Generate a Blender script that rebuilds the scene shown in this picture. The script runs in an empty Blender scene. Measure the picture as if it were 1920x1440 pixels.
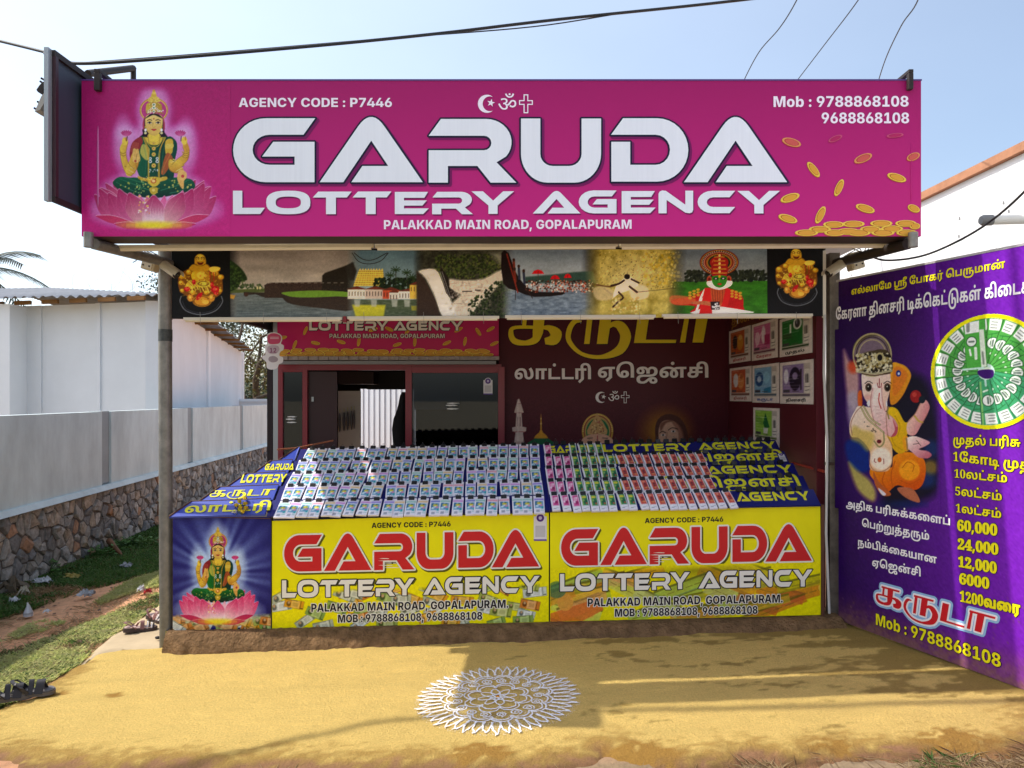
import bpy,bmesh,math,random
import numpy as np
from mathutils import Vector,Matrix
from mathutils.geometry import delaunay_2d_cdt

# ---------------------------------------------------------------- camera, sky, sun, exposure
SC = bpy.context.scene
COL = SC.collection
F,CX,CY,H = 1370.0,960.0,745.0,1.55          # focal length in photo pixels, principal column, horizon row, eye height
cam_d = bpy.data.cameras.new('camera')
cam = bpy.data.objects.new('camera',cam_d)
COL.objects.link(cam)
cam.location = (0,0,H)
cam.rotation_euler = (math.radians(90),0,0)
cam_d.sensor_width = 36
cam_d.lens = 36*F/1920
cam_d.shift_y = (CY-720)/1920
cam_d.clip_start = 0.05
cam_d.clip_end = 1500
SC.camera = cam

SUN_TO = Vector((-0.833,0.085,1.0)).normalized()   # direction towards the sun
ELEV = math.asin(SUN_TO.z)
VEIL = (0.50,2.25);VEIL_COL = (0.93,1.0,1.04)
world = bpy.data.worlds.new('World')
SC.world = world
world.use_nodes = True
wn = world.node_tree
bg = wn.nodes['Background']
sky = wn.nodes.new('ShaderNodeTexSky')
sky.sky_type = 'NISHITA'
sky.sun_disc = False
sky.sun_elevation = ELEV
sky.sun_rotation = math.atan2(SUN_TO.x,SUN_TO.y)
sky.air_density = 1.0
sky.dust_density = 2.2
sky.ozone_density = 1.2
sky.altitude = 50
# humid air: a pale veil over the blue, thickest low down and towards the sun
tcs = wn.nodes.new('ShaderNodeTexCoord')
dotn = wn.nodes.new('ShaderNodeVectorMath');dotn.operation = 'DOT_PRODUCT';dotn.inputs[1].default_value = tuple(SUN_TO)
wn.links.new(tcs.outputs['Generated'],dotn.inputs[0])
mrs = wn.nodes.new('ShaderNodeMapRange');mrs.inputs['From Min'].default_value = -0.45;mrs.inputs['From Max'].default_value = 0.75;mrs.inputs['To Min'].default_value = VEIL[0];mrs.inputs['To Max'].default_value = VEIL[1]
mrs.interpolation_type = 'SMOOTHSTEP'
wn.links.new(dotn.outputs['Value'],mrs.inputs['Value'])
cln = wn.nodes.new('ShaderNodeTexNoise');cln.inputs['Scale'].default_value = 2.2;cln.inputs['Detail'].default_value = 5;cln.inputs['Roughness'].default_value = 0.5
clm = wn.nodes.new('ShaderNodeMapping');clm.inputs['Scale'].default_value = (1,1,2.5);wn.links.new(tcs.outputs['Generated'],clm.inputs['Vector']);wn.links.new(clm.outputs[0],cln.inputs['Vector'])
clr = wn.nodes.new('ShaderNodeMapRange');clr.inputs['From Min'].default_value = 0.35;clr.inputs['From Max'].default_value = 0.75;clr.inputs['To Min'].default_value = 0.92;clr.inputs['To Max'].default_value = 1.12
wn.links.new(cln.outputs['Fac'],clr.inputs['Value'])
ml = wn.nodes.new('ShaderNodeMath');ml.operation = 'MULTIPLY';wn.links.new(mrs.outputs[0],ml.inputs[0]);wn.links.new(clr.outputs[0],ml.inputs[1])
sc_ = wn.nodes.new('ShaderNodeVectorMath');sc_.operation = 'SCALE';sc_.inputs[0].default_value = VEIL_COL
wn.links.new(ml.outputs[0],sc_.inputs['Scale'])
ad = wn.nodes.new('ShaderNodeVectorMath');ad.operation = 'ADD'
wn.links.new(sky.outputs[0],ad.inputs[0]);wn.links.new(sc_.outputs[0],ad.inputs[1]);wn.links.new(ad.outputs[0],bg.inputs[0])
bg.inputs[1].default_value = 0.112
sun_d = bpy.data.lights.new('sun','SUN')
sun_d.energy = 2.5
sun_d.angle = math.radians(0.53)
sun_d.color = (1.0,0.95,0.86)
sun = bpy.data.objects.new('sun',sun_d)
COL.objects.link(sun)
sun.rotation_euler = SUN_TO.to_track_quat('Z','Y').to_euler()
SC.view_settings.view_transform = 'Standard'
SC.view_settings.look = 'None'
SC.view_settings.exposure = 0.8
SC.view_settings.gamma = 1
SC.view_settings.use_curve_mapping = False
SC.cycles.max_bounces = 8
SC.cycles.transparent_max_bounces = 12
RNG = np.random.default_rng(7)
random.seed(7)

# ---------------------------------------------------------------- small helpers
def lin(c,k=1.0):
    a = np.asarray(c,float)/255.0
    a = np.where(a <= 0.04045,a/12.92,((a+0.055)/1.055) ** 2.4)*k
    return tuple(float(min(x,0.95)) for x in a)

def W(px,py,D):
    return Vector(((px-CX)*D/F,D,H+(CY-py)*D/F))

def gz(x,y=0.0):
    return 0.038*max(-6.0,min(6.0,x))

def slab_z(x):
    return 0.087+0.0225*x

def ground_at(px,py,lift=0.0):
    D = 4.0
    for _ in range(12):
        X = (px-CX)*D/F
        D = (H-gz(X)-lift)*F/(py-CY)
    return Vector(((px-CX)*D/F,D,gz((px-CX)*D/F)+lift))

_mats = {}
def mat(name,color,rough=0.6,metal=0.0,var=None,bump=None,spec=0.5,coords='Object',color2=None,stretch=None,emit=None):
    """principled material; var=(scale, amount) mottles the colour, bump=(scale, strength, distance) gives relief"""
    if name in _mats: return _mats[name]
    m = bpy.data.materials.new(name)
    m.use_nodes = True
    nt = m.node_tree;N = nt.nodes;L = nt.links
    b = N['Principled BSDF']
    b.inputs['Base Color'].default_value = (*color,1)
    b.inputs['Roughness'].default_value = rough
    b.inputs['Metallic'].default_value = metal
    b.inputs['Specular IOR Level'].default_value = spec
    if var or bump:
        tc = N.new('ShaderNodeNewGeometry')
        mp = N.new('ShaderNodeMapping')
        L.new(tc.outputs['Position'],mp.inputs['Vector'])
        if stretch: mp.inputs['Scale'].default_value = stretch
    if var:
        nz = N.new('ShaderNodeTexNoise');nz.inputs['Scale'].default_value = var[0];nz.inputs['Detail'].default_value = 6;nz.inputs['Roughness'].default_value = 0.65
        L.new(mp.outputs[0],nz.inputs['Vector'])
        rp = N.new('ShaderNodeValToRGB')
        rp.color_ramp.elements[0].position = 0.3;rp.color_ramp.elements[1].position = 0.7
        c2 = color2 if color2 else tuple(x*(1-var[1]) for x in color)
        c1 = color if color2 else tuple(min(0.95,x*(1+var[1])) for x in color)
        rp.color_ramp.elements[0].color = (*c2,1);rp.color_ramp.elements[1].color = (*c1,1)
        L.new(nz.outputs['Fac'],rp.inputs['Fac']);L.new(rp.outputs['Color'],b.inputs['Base Color'])
    if bump:
        nb = N.new('ShaderNodeTexNoise');nb.inputs['Scale'].default_value = bump[0];nb.inputs['Detail'].default_value = 8;nb.inputs['Roughness'].default_value = 0.6
        L.new(mp.outputs[0],nb.inputs['Vector'])
        bp = N.new('ShaderNodeBump');bp.inputs['Strength'].default_value = bump[1];bp.inputs['Distance'].default_value = bump[2]
        L.new(nb.outputs['Fac'],bp.inputs['Height']);L.new(bp.outputs[0],b.inputs['Normal'])
    if emit:
        b.inputs['Emission Color'].default_value = (*emit[0],1);b.inputs['Emission Strength'].default_value = emit[1]
    _mats[name] = m
    return m

def ink(r,g,b,rough=0.38,k=1.0):
    return mat('ink_%d_%d_%d_%d' % (r,g,b,int(k*100)),lin((r,g,b),k),rough,spec=0.18)

def print_material(name,rough=0.38,k=1.0,gam=1.0):
    if name in _mats: return _mats[name]
    m = bpy.data.materials.new(name);m.use_nodes = True
    N = m.node_tree.nodes;L = m.node_tree.links;b = N['Principled BSDF']
    a = N.new('ShaderNodeVertexColor');a.layer_name = 'Col'
    mul = N.new('ShaderNodeVectorMath');mul.operation = 'MULTIPLY';mul.inputs[1].default_value = (k,k,k)
    gm_ = N.new('ShaderNodeGamma');gm_.inputs[1].default_value = gam
    L.new(a.outputs['Color'],gm_.inputs[0]);L.new(gm_.outputs[0],mul.inputs[0]);L.new(mul.outputs[0],b.inputs['Base Color'])
    b.inputs['Roughness'].default_value = rough
    b.inputs['Specular IOR Level'].default_value = 0.18
    _mats[name] = m
    return m

def origin_of(o):
    p = Vector((0,0,0))
    while o is not None:
        p += Vector(o.location);o = o.parent
    return p

def tag(o,label=None,cat=None,group=None,kind=None):
    if label: o['label'] = label
    if cat: o['category'] = cat
    if group: o['group'] = group
    if kind: o['kind'] = kind
    return o

def thing(name,label,cat,loc=(0,0,0),group=None):
    o = bpy.data.objects.new(name,None);COL.objects.link(o)
    o.location = loc;o.empty_display_size = 0.1
    return tag(o,label,cat,group)

class MB:
    """collects shapes and links them as one mesh object"""
    def __init__(s): s.v = [];s.f = [];s.m = [];s.sm = []
    def add(s,vs,fs,mi=0,smooth=False):
        k = len(s.v);s.v += [tuple(v) for v in vs]
        for f in fs: s.f.append(tuple(i+k for i in f));s.m.append(mi);s.sm.append(smooth)
        return s
    def box(s,c,d,mi=0,rot=None):
        x,y,z = d[0]/2,d[1]/2,d[2]/2
        P = [Vector((a*x,b*y,e*z)) for a in (-1,1) for b in (-1,1) for e in (-1,1)]
        if rot is not None: P = [rot @ p for p in P]
        c = Vector(c)
        return s.add([p+c for p in P],[(0,1,3,2),(4,6,7,5),(0,4,5,1),(2,3,7,6),(0,2,6,4),(1,5,7,3)],mi)
    def span(s,a,b,mi=0):
        a = Vector(a);b = Vector(b)
        return s.box((a+b)/2,[abs(b[i]-a[i]) for i in range(3)],mi)
    def slab(s,pts,off,mi=0):
        """prism: polygon pts (3D) extruded by vector off"""
        n = len(pts);off = Vector(off);A = [Vector(p) for p in pts]
        s.add(A+[p+off for p in A],[tuple(range(n))[::-1],tuple(range(n,2*n))]+[(i,(i+1) % n,n+(i+1) % n,n+i) for i in range(n)],mi)
        return s
    def tube(s,path,r,n=10,mi=0,cap=True,smooth=True):
        P = [Vector(p) for p in path];k = len(P)
        R = r if isinstance(r,(list,tuple)) else [r]*k
        vs = [];up = Vector((0,0,1));prev = None
        for i in range(k):
            t = (P[min(i+1,k-1)]-P[max(i-1,0)]).normalized()
            a = prev if prev is not None else (up if abs(t.z) < 0.9 else Vector((1,0,0)))
            u = (a-t*a.dot(t))
            if u.length < 1e-6: u = t.orthogonal()
            u.normalize();w = t.cross(u);prev = u
            for j in range(n):
                q = 2*math.pi*j/n
                vs.append(P[i]+(u*math.cos(q)+w*math.sin(q))*R[i])
        fs = [(i*n+j,i*n+(j+1) % n,(i+1)*n+(j+1) % n,(i+1)*n+j) for i in range(k-1) for j in range(n)]
        s.add(vs,fs,mi,smooth)
        if cap:
            s.add(vs[:n],[tuple(range(n))[::-1]],mi);s.add(vs[-n:],[tuple(range(n))],mi)
        return s
    def ball(s,c,r,n=10,mi=0,sc=(1,1,1)):
        c = Vector(c);vs = [c+Vector((0,0,r*sc[2]))];m = n // 2
        for i in range(1,m):
            a = math.pi*i/m
            for j in range(n):
                b = 2*math.pi*j/n
                vs.append(c+Vector((r*sc[0]*math.sin(a)*math.cos(b),r*sc[1]*math.sin(a)*math.sin(b),r*sc[2]*math.cos(a))))
        vs.append(c-Vector((0,0,r*sc[2])))
        fs = [(0,1+j,1+(j+1) % n) for j in range(n)]
        for i in range(m-2):
            for j in range(n):
                a = 1+i*n;fs.append((a+j,a+n+j,a+n+(j+1) % n,a+(j+1) % n))
        e = len(vs)-1;a = 1+(m-2)*n
        fs += [(a+j,e,a+(j+1) % n) for j in range(n)]
        return s.add(vs,fs,mi,True)
    def mesh(s,name,mats,org=Vector((0,0,0))):
        me = bpy.data.meshes.new(name)
        me.from_pydata([(a-org[0],b-org[1],c-org[2]) for a,b,c in s.v],[],s.f)
        for m in (mats if isinstance(mats,(list,tuple)) else [mats]): me.materials.append(m)
        me.polygons.foreach_set('material_index',s.m)
        me.polygons.foreach_set('use_smooth',s.sm)
        me.update()
        return me
    def build(s,name,mats,parent=None,local=False,bevel=0):
        """world coordinates unless local; returns the object"""
        org = Vector((0,0,0)) if local or parent is None else origin_of(parent)
        o = bpy.data.objects.new(name,s.mesh(name,mats,org));COL.objects.link(o)
        if parent is not None: o.parent = parent
        if bevel:
            md = o.modifiers.new('b','BEVEL');md.width = bevel;md.segments = 2;md.limit_method = 'ANGLE'
        return o

def copy_tree(o,parent=None,loc=None):
    c = o.copy();COL.objects.link(c)
    if parent is not None: c.parent = parent
    if loc is not None: c.location = loc
    for ch in list(o.children): copy_tree(ch,c)
    return c

class Frame:
    """a flat surface: P = o + a*ua + b*va (+ h along the outward normal)"""
    def __init__(s,o,ua,va,toward=None):
        s.o = Vector(o);s.ua = Vector(ua);s.va = Vector(va)
        n = s.ua.cross(s.va).normalized()
        t = (Vector((0,0,H)) if toward is None else Vector(toward))-s.o
        s.n = n if n.dot(t) > 0 else -n
    def p(s,a,b,h=0.0): return s.o+s.ua*a+s.va*b+s.n*h
    def loc(s,px,py):
        d = Vector(((px-CX)/F,1,-(py-CY)/F));c = Vector((0,0,H))
        t = (s.o-c).dot(s.n)/d.dot(s.n);q = c+d*t-s.o
        A = Matrix(((s.ua.dot(s.ua),s.ua.dot(s.va)),(s.ua.dot(s.va),s.va.dot(s.va))))
        r = A.inverted() @ Vector((q.dot(s.ua),q.dot(s.va)))
        return (r[0],r[1])
def flat_frame(D,dx=0.0,dz=0.0):
    """a frontal plane at distance D whose units are photo pixels"""
    return Frame(Vector((-CX*D/F,D,H+CY*D/F)),(D/F,0,0),(0,0,-D/F),toward=(0,-100,H))

# ---------------------------------------------------------------- lettering
GL = {
1012:[897,51,279,-12,-68,7,-58,22,-47,35,-35,48,-22,62,-7,74,8,84,25,70,39,58,53,46,87,42,111,22,186,7,2,-116,-136,-1,-98,-16,-47,-24,-34,-31,-27,-40,-17,-50,-6,-62,10,-70,12,-25,38,-27,26,-4,36,9,13,10,15,31,-3,52,-14,22,-23,14,-30,5,-37,-6,-34,-17,-59,-53,-26,97,89,61,52,20,60,6,51,-5,44,-15,37,-25,27,-35,17,-43,6,-52,-6,-54,-18,-46,-30,-37,-42,-27,-54,-17,8,577,0,0,449,-49,0,6,116,346,0,0,-116,-139,0,0,-449],
1092:[1140,85,278,-12,-67,7,-58,22,-47,35,-35,50,-22,64,-7,77,7,77,22,67,35,57,46,48,56,37,64,26,70,16,145,2,110,-32,71,-56,40,-70,23,-106,10,-120,20,-54,38,-27,60,-1,43,28,14,28,9,38,0,98,-9,48,-36,96,-59,90,136,79,60,-84,42,-86,24,-89,9,-93,-7,-74,-21,-66,-36,-55,-51,-42,-94,-31,-59,-4,-92,11,-72,34,-34,34,-26,43,-18,54,-16,135,-23,85,-35,45,-27,17,-78,14,-61,-7,-52,-22,-43,-34,-32,-46,-20,-55,-4,-107,19,-58,38,-28,26,-4,36,9,13,10,15,31,-3,52,-14,22,-23,14,-30,5,-37,-6,-34,-17,-59,-53,-26,97,89,61,52,20,60,6,50,-5,44,-15,37,-25,28,-34,17,-44,6,-52,-6,-54,-18,-46,-30,-37,-42,-27,-54,-17,16,571,660,-35,6,-28,18,-19,28,-6,35,6,35,19,28,28,18,35,6,35,-6,28,-18,18,-28,6,-35,-6,-35,-18,-28,-28,-18],
1033:[1140,85,278,-12,-67,7,-58,22,-47,35,-35,50,-22,64,-7,77,7,77,22,67,35,57,46,48,56,37,64,26,70,16,145,2,110,-32,71,-56,40,-70,23,-106,10,-120,20,-54,38,-27,60,-1,43,28,14,28,9,38,0,98,-9,48,-36,96,-59,90,136,79,60,-84,42,-86,24,-89,9,-93,-7,-74,-21,-66,-36,-55,-51,-42,-94,-31,-59,-4,-92,11,-72,34,-34,34,-26,43,-18,54,-16,135,-23,85,-35,45,-27,17,-78,14,-61,-7,-52,-22,-43,-34,-32,-46,-20,-55,-4,-107,19,-58,38,-28,26,-4,36,9,13,10,15,31,-3,52,-14,22,-23,14,-30,5,-37,-6,-34,-17,-59,-53,-26,97,89,61,52,20,60,6,50,-5,44,-15,37,-25,28,-34,17,-44,6,-52,-6,-54,-18,-46,-30,-37,-42,-27,-54,-17],
1041:[706,10,75,0,0,565,614,0,0,-116,-139,0,0,-449,-164,0,0,449,-147,0,0,-449],
1047:[799,96,489,-12,-94,7,-86,21,-75,35,-65,48,-53,61,-39,74,-24,86,-8,99,9,97,25,85,41,74,54,62,68,50,79,35,89,22,97,7,79,-6,66,-17,53,-28,39,-39,24,-50,9,-61,-6,-48,-18,-44,-30,-38,-41,-29,-53,-19,-65,-6,-63,6,-52,18,-40,28,-29,36,-17,42,-3,87,10,33,30,51,139,-1,-32,-44,-11,-33,2,-71,15,-24,22,-13,53,1,20,17,11,24,4,29,-10,41,-31,34,-28,10,-61,2,-88,-14,-87,-43,-38,-35,-32,-45,-25,-53,-16,-62,0,-144,16,-62,25,-53,71,-77,89,-41,86,-11,47,3,27,10,32,34,11,45,-4,29,-12,25,-20,18,-55,1,-21,-15,-14,-25,-5,-34,14,-70,32,-48,-140,3,-30,52,-9,32,3,88,17,43,28,36,40,29,51,18,64,6,68,-7,54,-19,41,-30,29,-39,17,-44,6,-47,-8,-59,-24,-51,-38,-40,-54,-30,-69,-19],
1029:[947,23,629,577,113,-18,44,-23,66,-66,22,-43,21,-73,7,-82,-4,-72,-15,-58,-25,-46,-34,-37,-61,-35,-134,-23,-554,-1,0,565,164,0,0,-450,172,0,0,239,15,103,18,37,56,52,38,17,13,642,461,-46,-17,-16,-33,-5,-296,75,4,34,11,26,20,17,29,9,41,1,104,-20,84,-18,29,-25,18],
1003:[260],
1163:[1693,54,1441,365,62,-7,52,-21,42,-34,31,-46,19,-57,6,-68,-7,-82,-22,-72,-36,-62,-46,-52,-57,-45,-65,-37,-95,-38,-217,-46,-359,-19,-280,3,-138,11,-106,25,-47,23,-36,29,-23,37,-7,46,5,37,17,31,28,26,41,19,54,11,127,2,158,-24,-21,-106,-182,22,-57,-6,-13,-8,0,-24,15,-11,65,-15,214,-11,340,3,252,29,146,44,61,31,54,42,42,50,26,61,9,73,-6,50,-18,38,-30,25,-40,8,-30,-4,-75,-44,-9,114,69,35,32,75,0,0,565,164,0,0,-450,315,0,0,212,8,89,25,66,18,25,50,43,34,15,35,9,74,0,57,-21,21,-16,0,28,594,0,0,-116,-141,0,0,-449,-164,0,0,449,-139,0,0,-449,-164,0,-1,368,-13,58,-13,19,-43,16,-44,-14,-27,-61,-3,-386,43,1461,851,67,-4,54,-14,40,-22,28,-29,16,-34,6,-39,-5,-38,-14,-32,-23,-26,-33,-20,-42,-11,-103,0,-42,12,-30,20,-34,57,0,70,37,69,28,28,88,-28,-48,-70,-2,-41,11,-22,39,-12,35,13,11,30,-6,21,-15,14,-53,9,-92,-15,-61,-44,-17,-33,-5,-64,18,-60,-127,-22,-19,54,-6,62,4,38,34,77,30,34,41,29,52,23,63,15],
1028:[840,8,75,0,0,565,164,0,0,-450,361,0,0,450,164,0,0,-565],
1018:[934,59,301,-12,-75,5,-65,15,-52,26,-39,35,-24,44,-8,53,8,52,25,44,43,37,63,28,54,13,138,10,278,-1,85,-10,64,-21,57,-41,38,-70,5,-44,-6,-51,-18,-43,-29,-35,-41,-25,-50,-16,-88,-4,-89,11,26,112,42,-7,51,4,25,12,16,20,5,29,-13,38,-15,13,-43,15,-321,6,-93,-8,-37,-19,-17,-27,5,-48,22,-21,35,-12,80,-1,30,8,42,42,15,83,0,210,-145,0,0,-147,-147,-16,0,279,640,0,0,-116,-188,0,-4,-267,-11,-50,-44,-73,-42,-33,-53,-22],
1090:[706,12,326,-213,-103,95,163,153,0,414,-147,0,0,-449,-164,0,0,565,614,0,0,-116,-139,0,0,-449,16,353,660,-35,6,-28,18,-19,28,-6,35,6,35,19,28,28,18,35,6,35,-6,28,-18,18,-28,7,-35,-7,-35,-18,-28,-28,-18],
1046:[1002,76,416,-12,-83,7,-73,21,-63,34,-52,46,-41,57,-30,68,-18,77,-6,86,10,102,27,91,44,80,58,67,72,55,83,39,93,25,102,8,141,-17,63,-23,56,-33,40,-35,32,-41,24,-50,28,-133,3,-519,-164,0,-1,434,-9,109,-12,49,-17,43,-58,64,-37,19,-97,15,-61,-5,-59,-16,-55,-26,-49,-38,-41,-49,-32,-61,-20,-73,-7,-87,10,-112,26,-82,40,-54,48,-29,145,4,27,21,15,29,1,62,-11,27,-21,18,-58,2,-23,-15,-15,-25,-5,-36,14,-69,30,-47,-132,4,-36,85,2,88,17,43,28,36,40,28,52,17,64,6,67,-6,53,-20,41,-30,28,-39,17,-45,6,-48,-8,-61,-24,-51,-38,-39,-51,-29,-64,-17],
1140:[1196,55,940,339,62,-7,53,-20,43,-35,33,-47,20,-61,7,-74,-4,-71,-14,-64,-53,-106,-83,-79,-79,-43,-90,-30,-101,-17,-107,-6,-111,4,-86,13,-80,22,-73,32,-64,41,-55,51,-45,61,-33,71,-21,82,-7,110,5,78,36,145,29,68,67,119,129,-72,-47,-80,-35,-84,-22,-83,-7,-103,6,-76,17,-68,29,-61,42,-52,55,-42,71,-31,85,-20,196,-2,121,29,49,25,41,33,33,41,38,101,2,102,-9,32,-32,44,-52,15,-49,-12,-50,-35,-8,116,65,32,10,373,0,0,565,607,0,0,-116,-140,0,0,-449,-163,0,0,449,-140,0,0,-449],
1086:[1382,107,279,-12,-68,7,-58,22,-47,35,-35,50,-22,63,-7,76,6,65,17,59,29,53,39,46,50,39,59,32,68,23,76,14,83,5,116,-8,51,-11,94,-37,71,-44,66,-58,52,-66,25,-50,16,-54,5,-59,-6,-60,-18,-50,-30,-40,-40,-29,-51,-17,-60,-6,-67,7,-53,19,-41,32,-29,41,-16,50,-6,55,18,106,22,49,65,85,72,60,40,23,85,32,53,10,141,8,321,0,0,-116,-139,0,0,-449,-164,0,0,449,-124,-3,-59,-10,-45,-18,-69,-49,-43,-60,-21,-73,-2,-38,4,-46,12,-30,18,-18,22,-5,20,3,26,25,12,70,-8,59,-23,56,-38,49,-100,67,-108,29,-64,3,-77,-6,-66,-19,-53,-29,-40,-38,-28,-43,-16,-48,-4,-49,10,-73,12,-25,38,-27,26,-4,36,9,13,10,15,31,-3,52,-14,22,-23,14,-30,5,-37,-6,-33,-17,-60,-53,-26,97,89,61,52,20,60,6,51,-5,44,-15,37,-25,27,-35,17,-43,6,-52,-6,-54,-18,-46,-30,-37,-42,-27,-54,-17,16,690,660,-34,6,-29,18,-18,28,-7,35,7,35,18,28,29,18,34,6,35,-6,28,-18,19,-28,6,-35,-6,-35,-19,-28,-28,-18],
1031:[706,12,326,-213,-103,95,163,153,0,414,-147,0,0,-449,-164,0,0,565,614,0,0,-116,-139,0,0,-449],
1034:[1200,57,279,-12,-68,7,-58,22,-47,36,-35,49,-22,64,-7,78,7,77,22,66,33,58,44,47,52,37,60,26,65,16,68,6,100,-11,44,-14,126,-74,-68,-121,-84,73,-54,23,-65,7,-57,-7,-49,-21,-41,-33,-31,-46,-19,-56,-7,-66,10,-75,12,-26,38,-28,26,-3,36,8,22,24,8,39,-5,31,-15,23,-22,13,-30,5,-37,-6,-34,-17,-59,-53,-26,97,89,61,52,20,60,6,50,-5,44,-15,37,-25,28,-34,17,-44,6,-52,-6,-54,-18,-46,-30,-37,-42,-27,-54,-17,12,576,0,0,462,21,13,1,90,585,0,0,-116,-139,0,0,-449,-164,0,0,449,-140,0,0,-449],
1025:[933,73,301,-12,-75,5,-65,15,-52,26,-39,35,-24,44,-8,53,8,52,25,44,43,37,63,28,118,20,251,3,98,-6,85,-18,90,-46,33,-34,25,-41,15,-50,5,-58,-7,-67,-23,-54,-35,-45,-48,-38,-83,-37,-111,-22,-281,-8,-55,-10,-19,-10,-24,-29,-9,-48,3,-42,-160,-8,-6,64,4,66,36,68,50,38,85,23,270,6,110,11,41,11,60,36,18,21,21,53,-2,70,-12,30,-20,23,-55,29,-68,12,-229,2,-93,-8,-37,-19,-17,-27,5,-48,22,-21,35,-12,80,-1,54,25,18,25,15,82,0,211,-145,0,0,-147,-147,-16,0,279,641,0,0,-116,-189,0,-4,-267,-11,-50,-44,-73,-42,-33,-52,-22],
1042:[314,30,-82,851,75,-6,65,-17,53,-26,66,-62,38,-75,21,-116,3,-81,0,-468,-164,0,-4,552,-17,89,-15,34,-23,27,-41,26,-54,10,-37,-4,-51,-29,-14,-21,-10,-50,8,-57,25,-62,-162,0,-12,26,-14,62,4,85,18,45,27,38,75,52,45,16],
1027:[1382,107,279,-12,-68,7,-58,22,-47,35,-35,50,-22,63,-7,76,6,65,17,59,29,53,39,46,50,39,59,32,68,23,76,14,83,5,116,-8,51,-11,94,-37,71,-44,66,-58,52,-66,25,-50,16,-54,5,-59,-6,-60,-18,-50,-30,-40,-40,-29,-51,-17,-60,-6,-67,7,-53,19,-41,32,-29,41,-16,50,-6,55,18,106,22,49,65,85,72,60,40,23,85,32,53,10,141,8,321,0,0,-116,-139,0,0,-449,-164,0,0,449,-124,-3,-59,-10,-45,-18,-69,-49,-43,-60,-21,-73,-2,-38,4,-46,12,-30,18,-18,22,-5,20,3,26,25,12,70,-8,59,-23,56,-38,49,-100,67,-108,29,-64,3,-77,-6,-66,-19,-53,-29,-40,-38,-28,-43,-16,-48,-4,-49,10,-73,12,-25,38,-27,26,-4,36,9,13,10,15,31,-3,52,-14,22,-23,14,-30,5,-37,-6,-33,-17,-60,-53,-26,97,89,61,52,20,60,6,51,-5,44,-15,37,-25,27,-35,17,-43,6,-52,-6,-54,-18,-46,-30,-37,-42,-27,-54,-17],
1020:[828,40,301,-12,-75,5,-65,15,-52,26,-39,35,-24,44,-8,53,8,52,25,44,43,37,63,28,118,20,484,3,0,-108,-467,-1,-79,-16,-26,-22,-9,-32,8,-31,22,-21,35,-12,45,-4,65,12,24,16,18,25,15,83,0,210,-145,0,0,-147,-147,-16,0,279,641,0,0,-116,-191,0,-3,-267,-11,-50,-18,-40,-26,-33,-42,-33,-52,-22],
1114:[881,6,75,0,0,565,164,0,0,-450,625,0,0,-115,27,551,484,99,-17,35,-20,46,-52,20,-64,-8,-131,-136,-484,-150,40,129,460,9,77,-12,54,-16,16,-48,0,-20,-16,-16,-58,3,-37,25,-68,74,-101,-111,-66,-99,130,-22,45,-18,102,6,48,17,45,30,39,42,31,54,20],
1077:[934,59,301,-12,-75,5,-65,15,-52,26,-39,35,-24,44,-8,53,8,52,25,44,43,37,63,28,54,13,138,10,278,-1,85,-10,64,-21,57,-41,38,-70,5,-44,-6,-51,-18,-43,-29,-35,-41,-25,-50,-16,-88,-4,-89,11,26,112,42,-7,51,4,25,12,16,20,5,29,-13,38,-15,13,-43,15,-321,6,-93,-8,-37,-19,-17,-27,5,-48,22,-21,35,-12,80,-1,30,8,42,42,15,83,0,210,-145,0,0,-147,-147,-16,0,279,640,0,0,-116,-188,0,-4,-267,-11,-50,-44,-73,-42,-33,-53,-22,16,490,660,-34,6,-29,18,-18,28,-7,35,7,35,18,28,29,18,34,6,35,-6,28,-18,19,-28,6,-35,-6,-35,-19,-28,-28,-18],
1082:[749,6,75,0,0,565,164,0,0,-450,493,0,0,-115,16,404,660,-35,6,-28,18,-19,28,-6,35,6,35,19,28,28,18,35,6,35,-6,28,-18,19,-28,6,-35,-6,-35,-19,-28,-28,-18],
1116:[1159,77,482,-314,-74,4,-67,14,-58,22,-50,30,-80,82,-43,77,-30,89,-17,99,0,227,17,98,29,91,40,82,51,72,62,61,74,49,84,37,96,23,108,8,162,-19,68,-24,59,-33,74,-64,53,-87,32,-120,12,-166,0,-338,-164,0,-2,388,-17,128,-17,56,-26,50,-71,69,-102,37,-135,-1,-64,-16,-112,-63,-46,-48,-40,-57,-31,-68,-24,-78,-14,-89,-3,-177,20,-128,26,-70,33,-53,41,-37,45,-23,49,-13,108,1,47,15,37,24,28,31,20,38,21,91,2,50,-11,97,-14,32,-42,34,-28,4,-52,-13,-48,-34,-8,116,103,43,102,-5,56,-23,45,-39,33,-55,15,-45,13,-114,-7,-89,-20,-75,-32,-64,-44,-51,-55,-40,-64,-28,-73,-17,4,375,0,0,565,164,0,0,-565],
1093:[1200,57,279,-12,-68,7,-58,22,-47,36,-35,49,-22,64,-7,78,7,77,22,66,33,58,44,47,52,37,60,26,65,16,68,6,100,-11,44,-14,126,-74,-68,-121,-84,73,-54,23,-65,7,-57,-7,-49,-21,-41,-33,-31,-46,-19,-56,-7,-66,10,-75,12,-26,38,-28,26,-3,36,8,22,24,8,39,-5,31,-15,23,-22,13,-30,5,-37,-6,-34,-17,-59,-53,-26,97,89,61,52,20,60,6,50,-5,44,-15,37,-25,28,-34,17,-44,6,-52,-6,-54,-18,-46,-30,-37,-42,-27,-54,-17,12,576,0,0,462,21,13,1,90,585,0,0,-116,-139,0,0,-449,-164,0,0,449,-140,0,0,-449,16,600,660,-35,6,-28,18,-19,28,-6,35,6,35,19,28,28,18,35,6,35,-6,28,-18,19,-28,6,-35,-6,-35,-19,-28,-28,-18],
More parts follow.
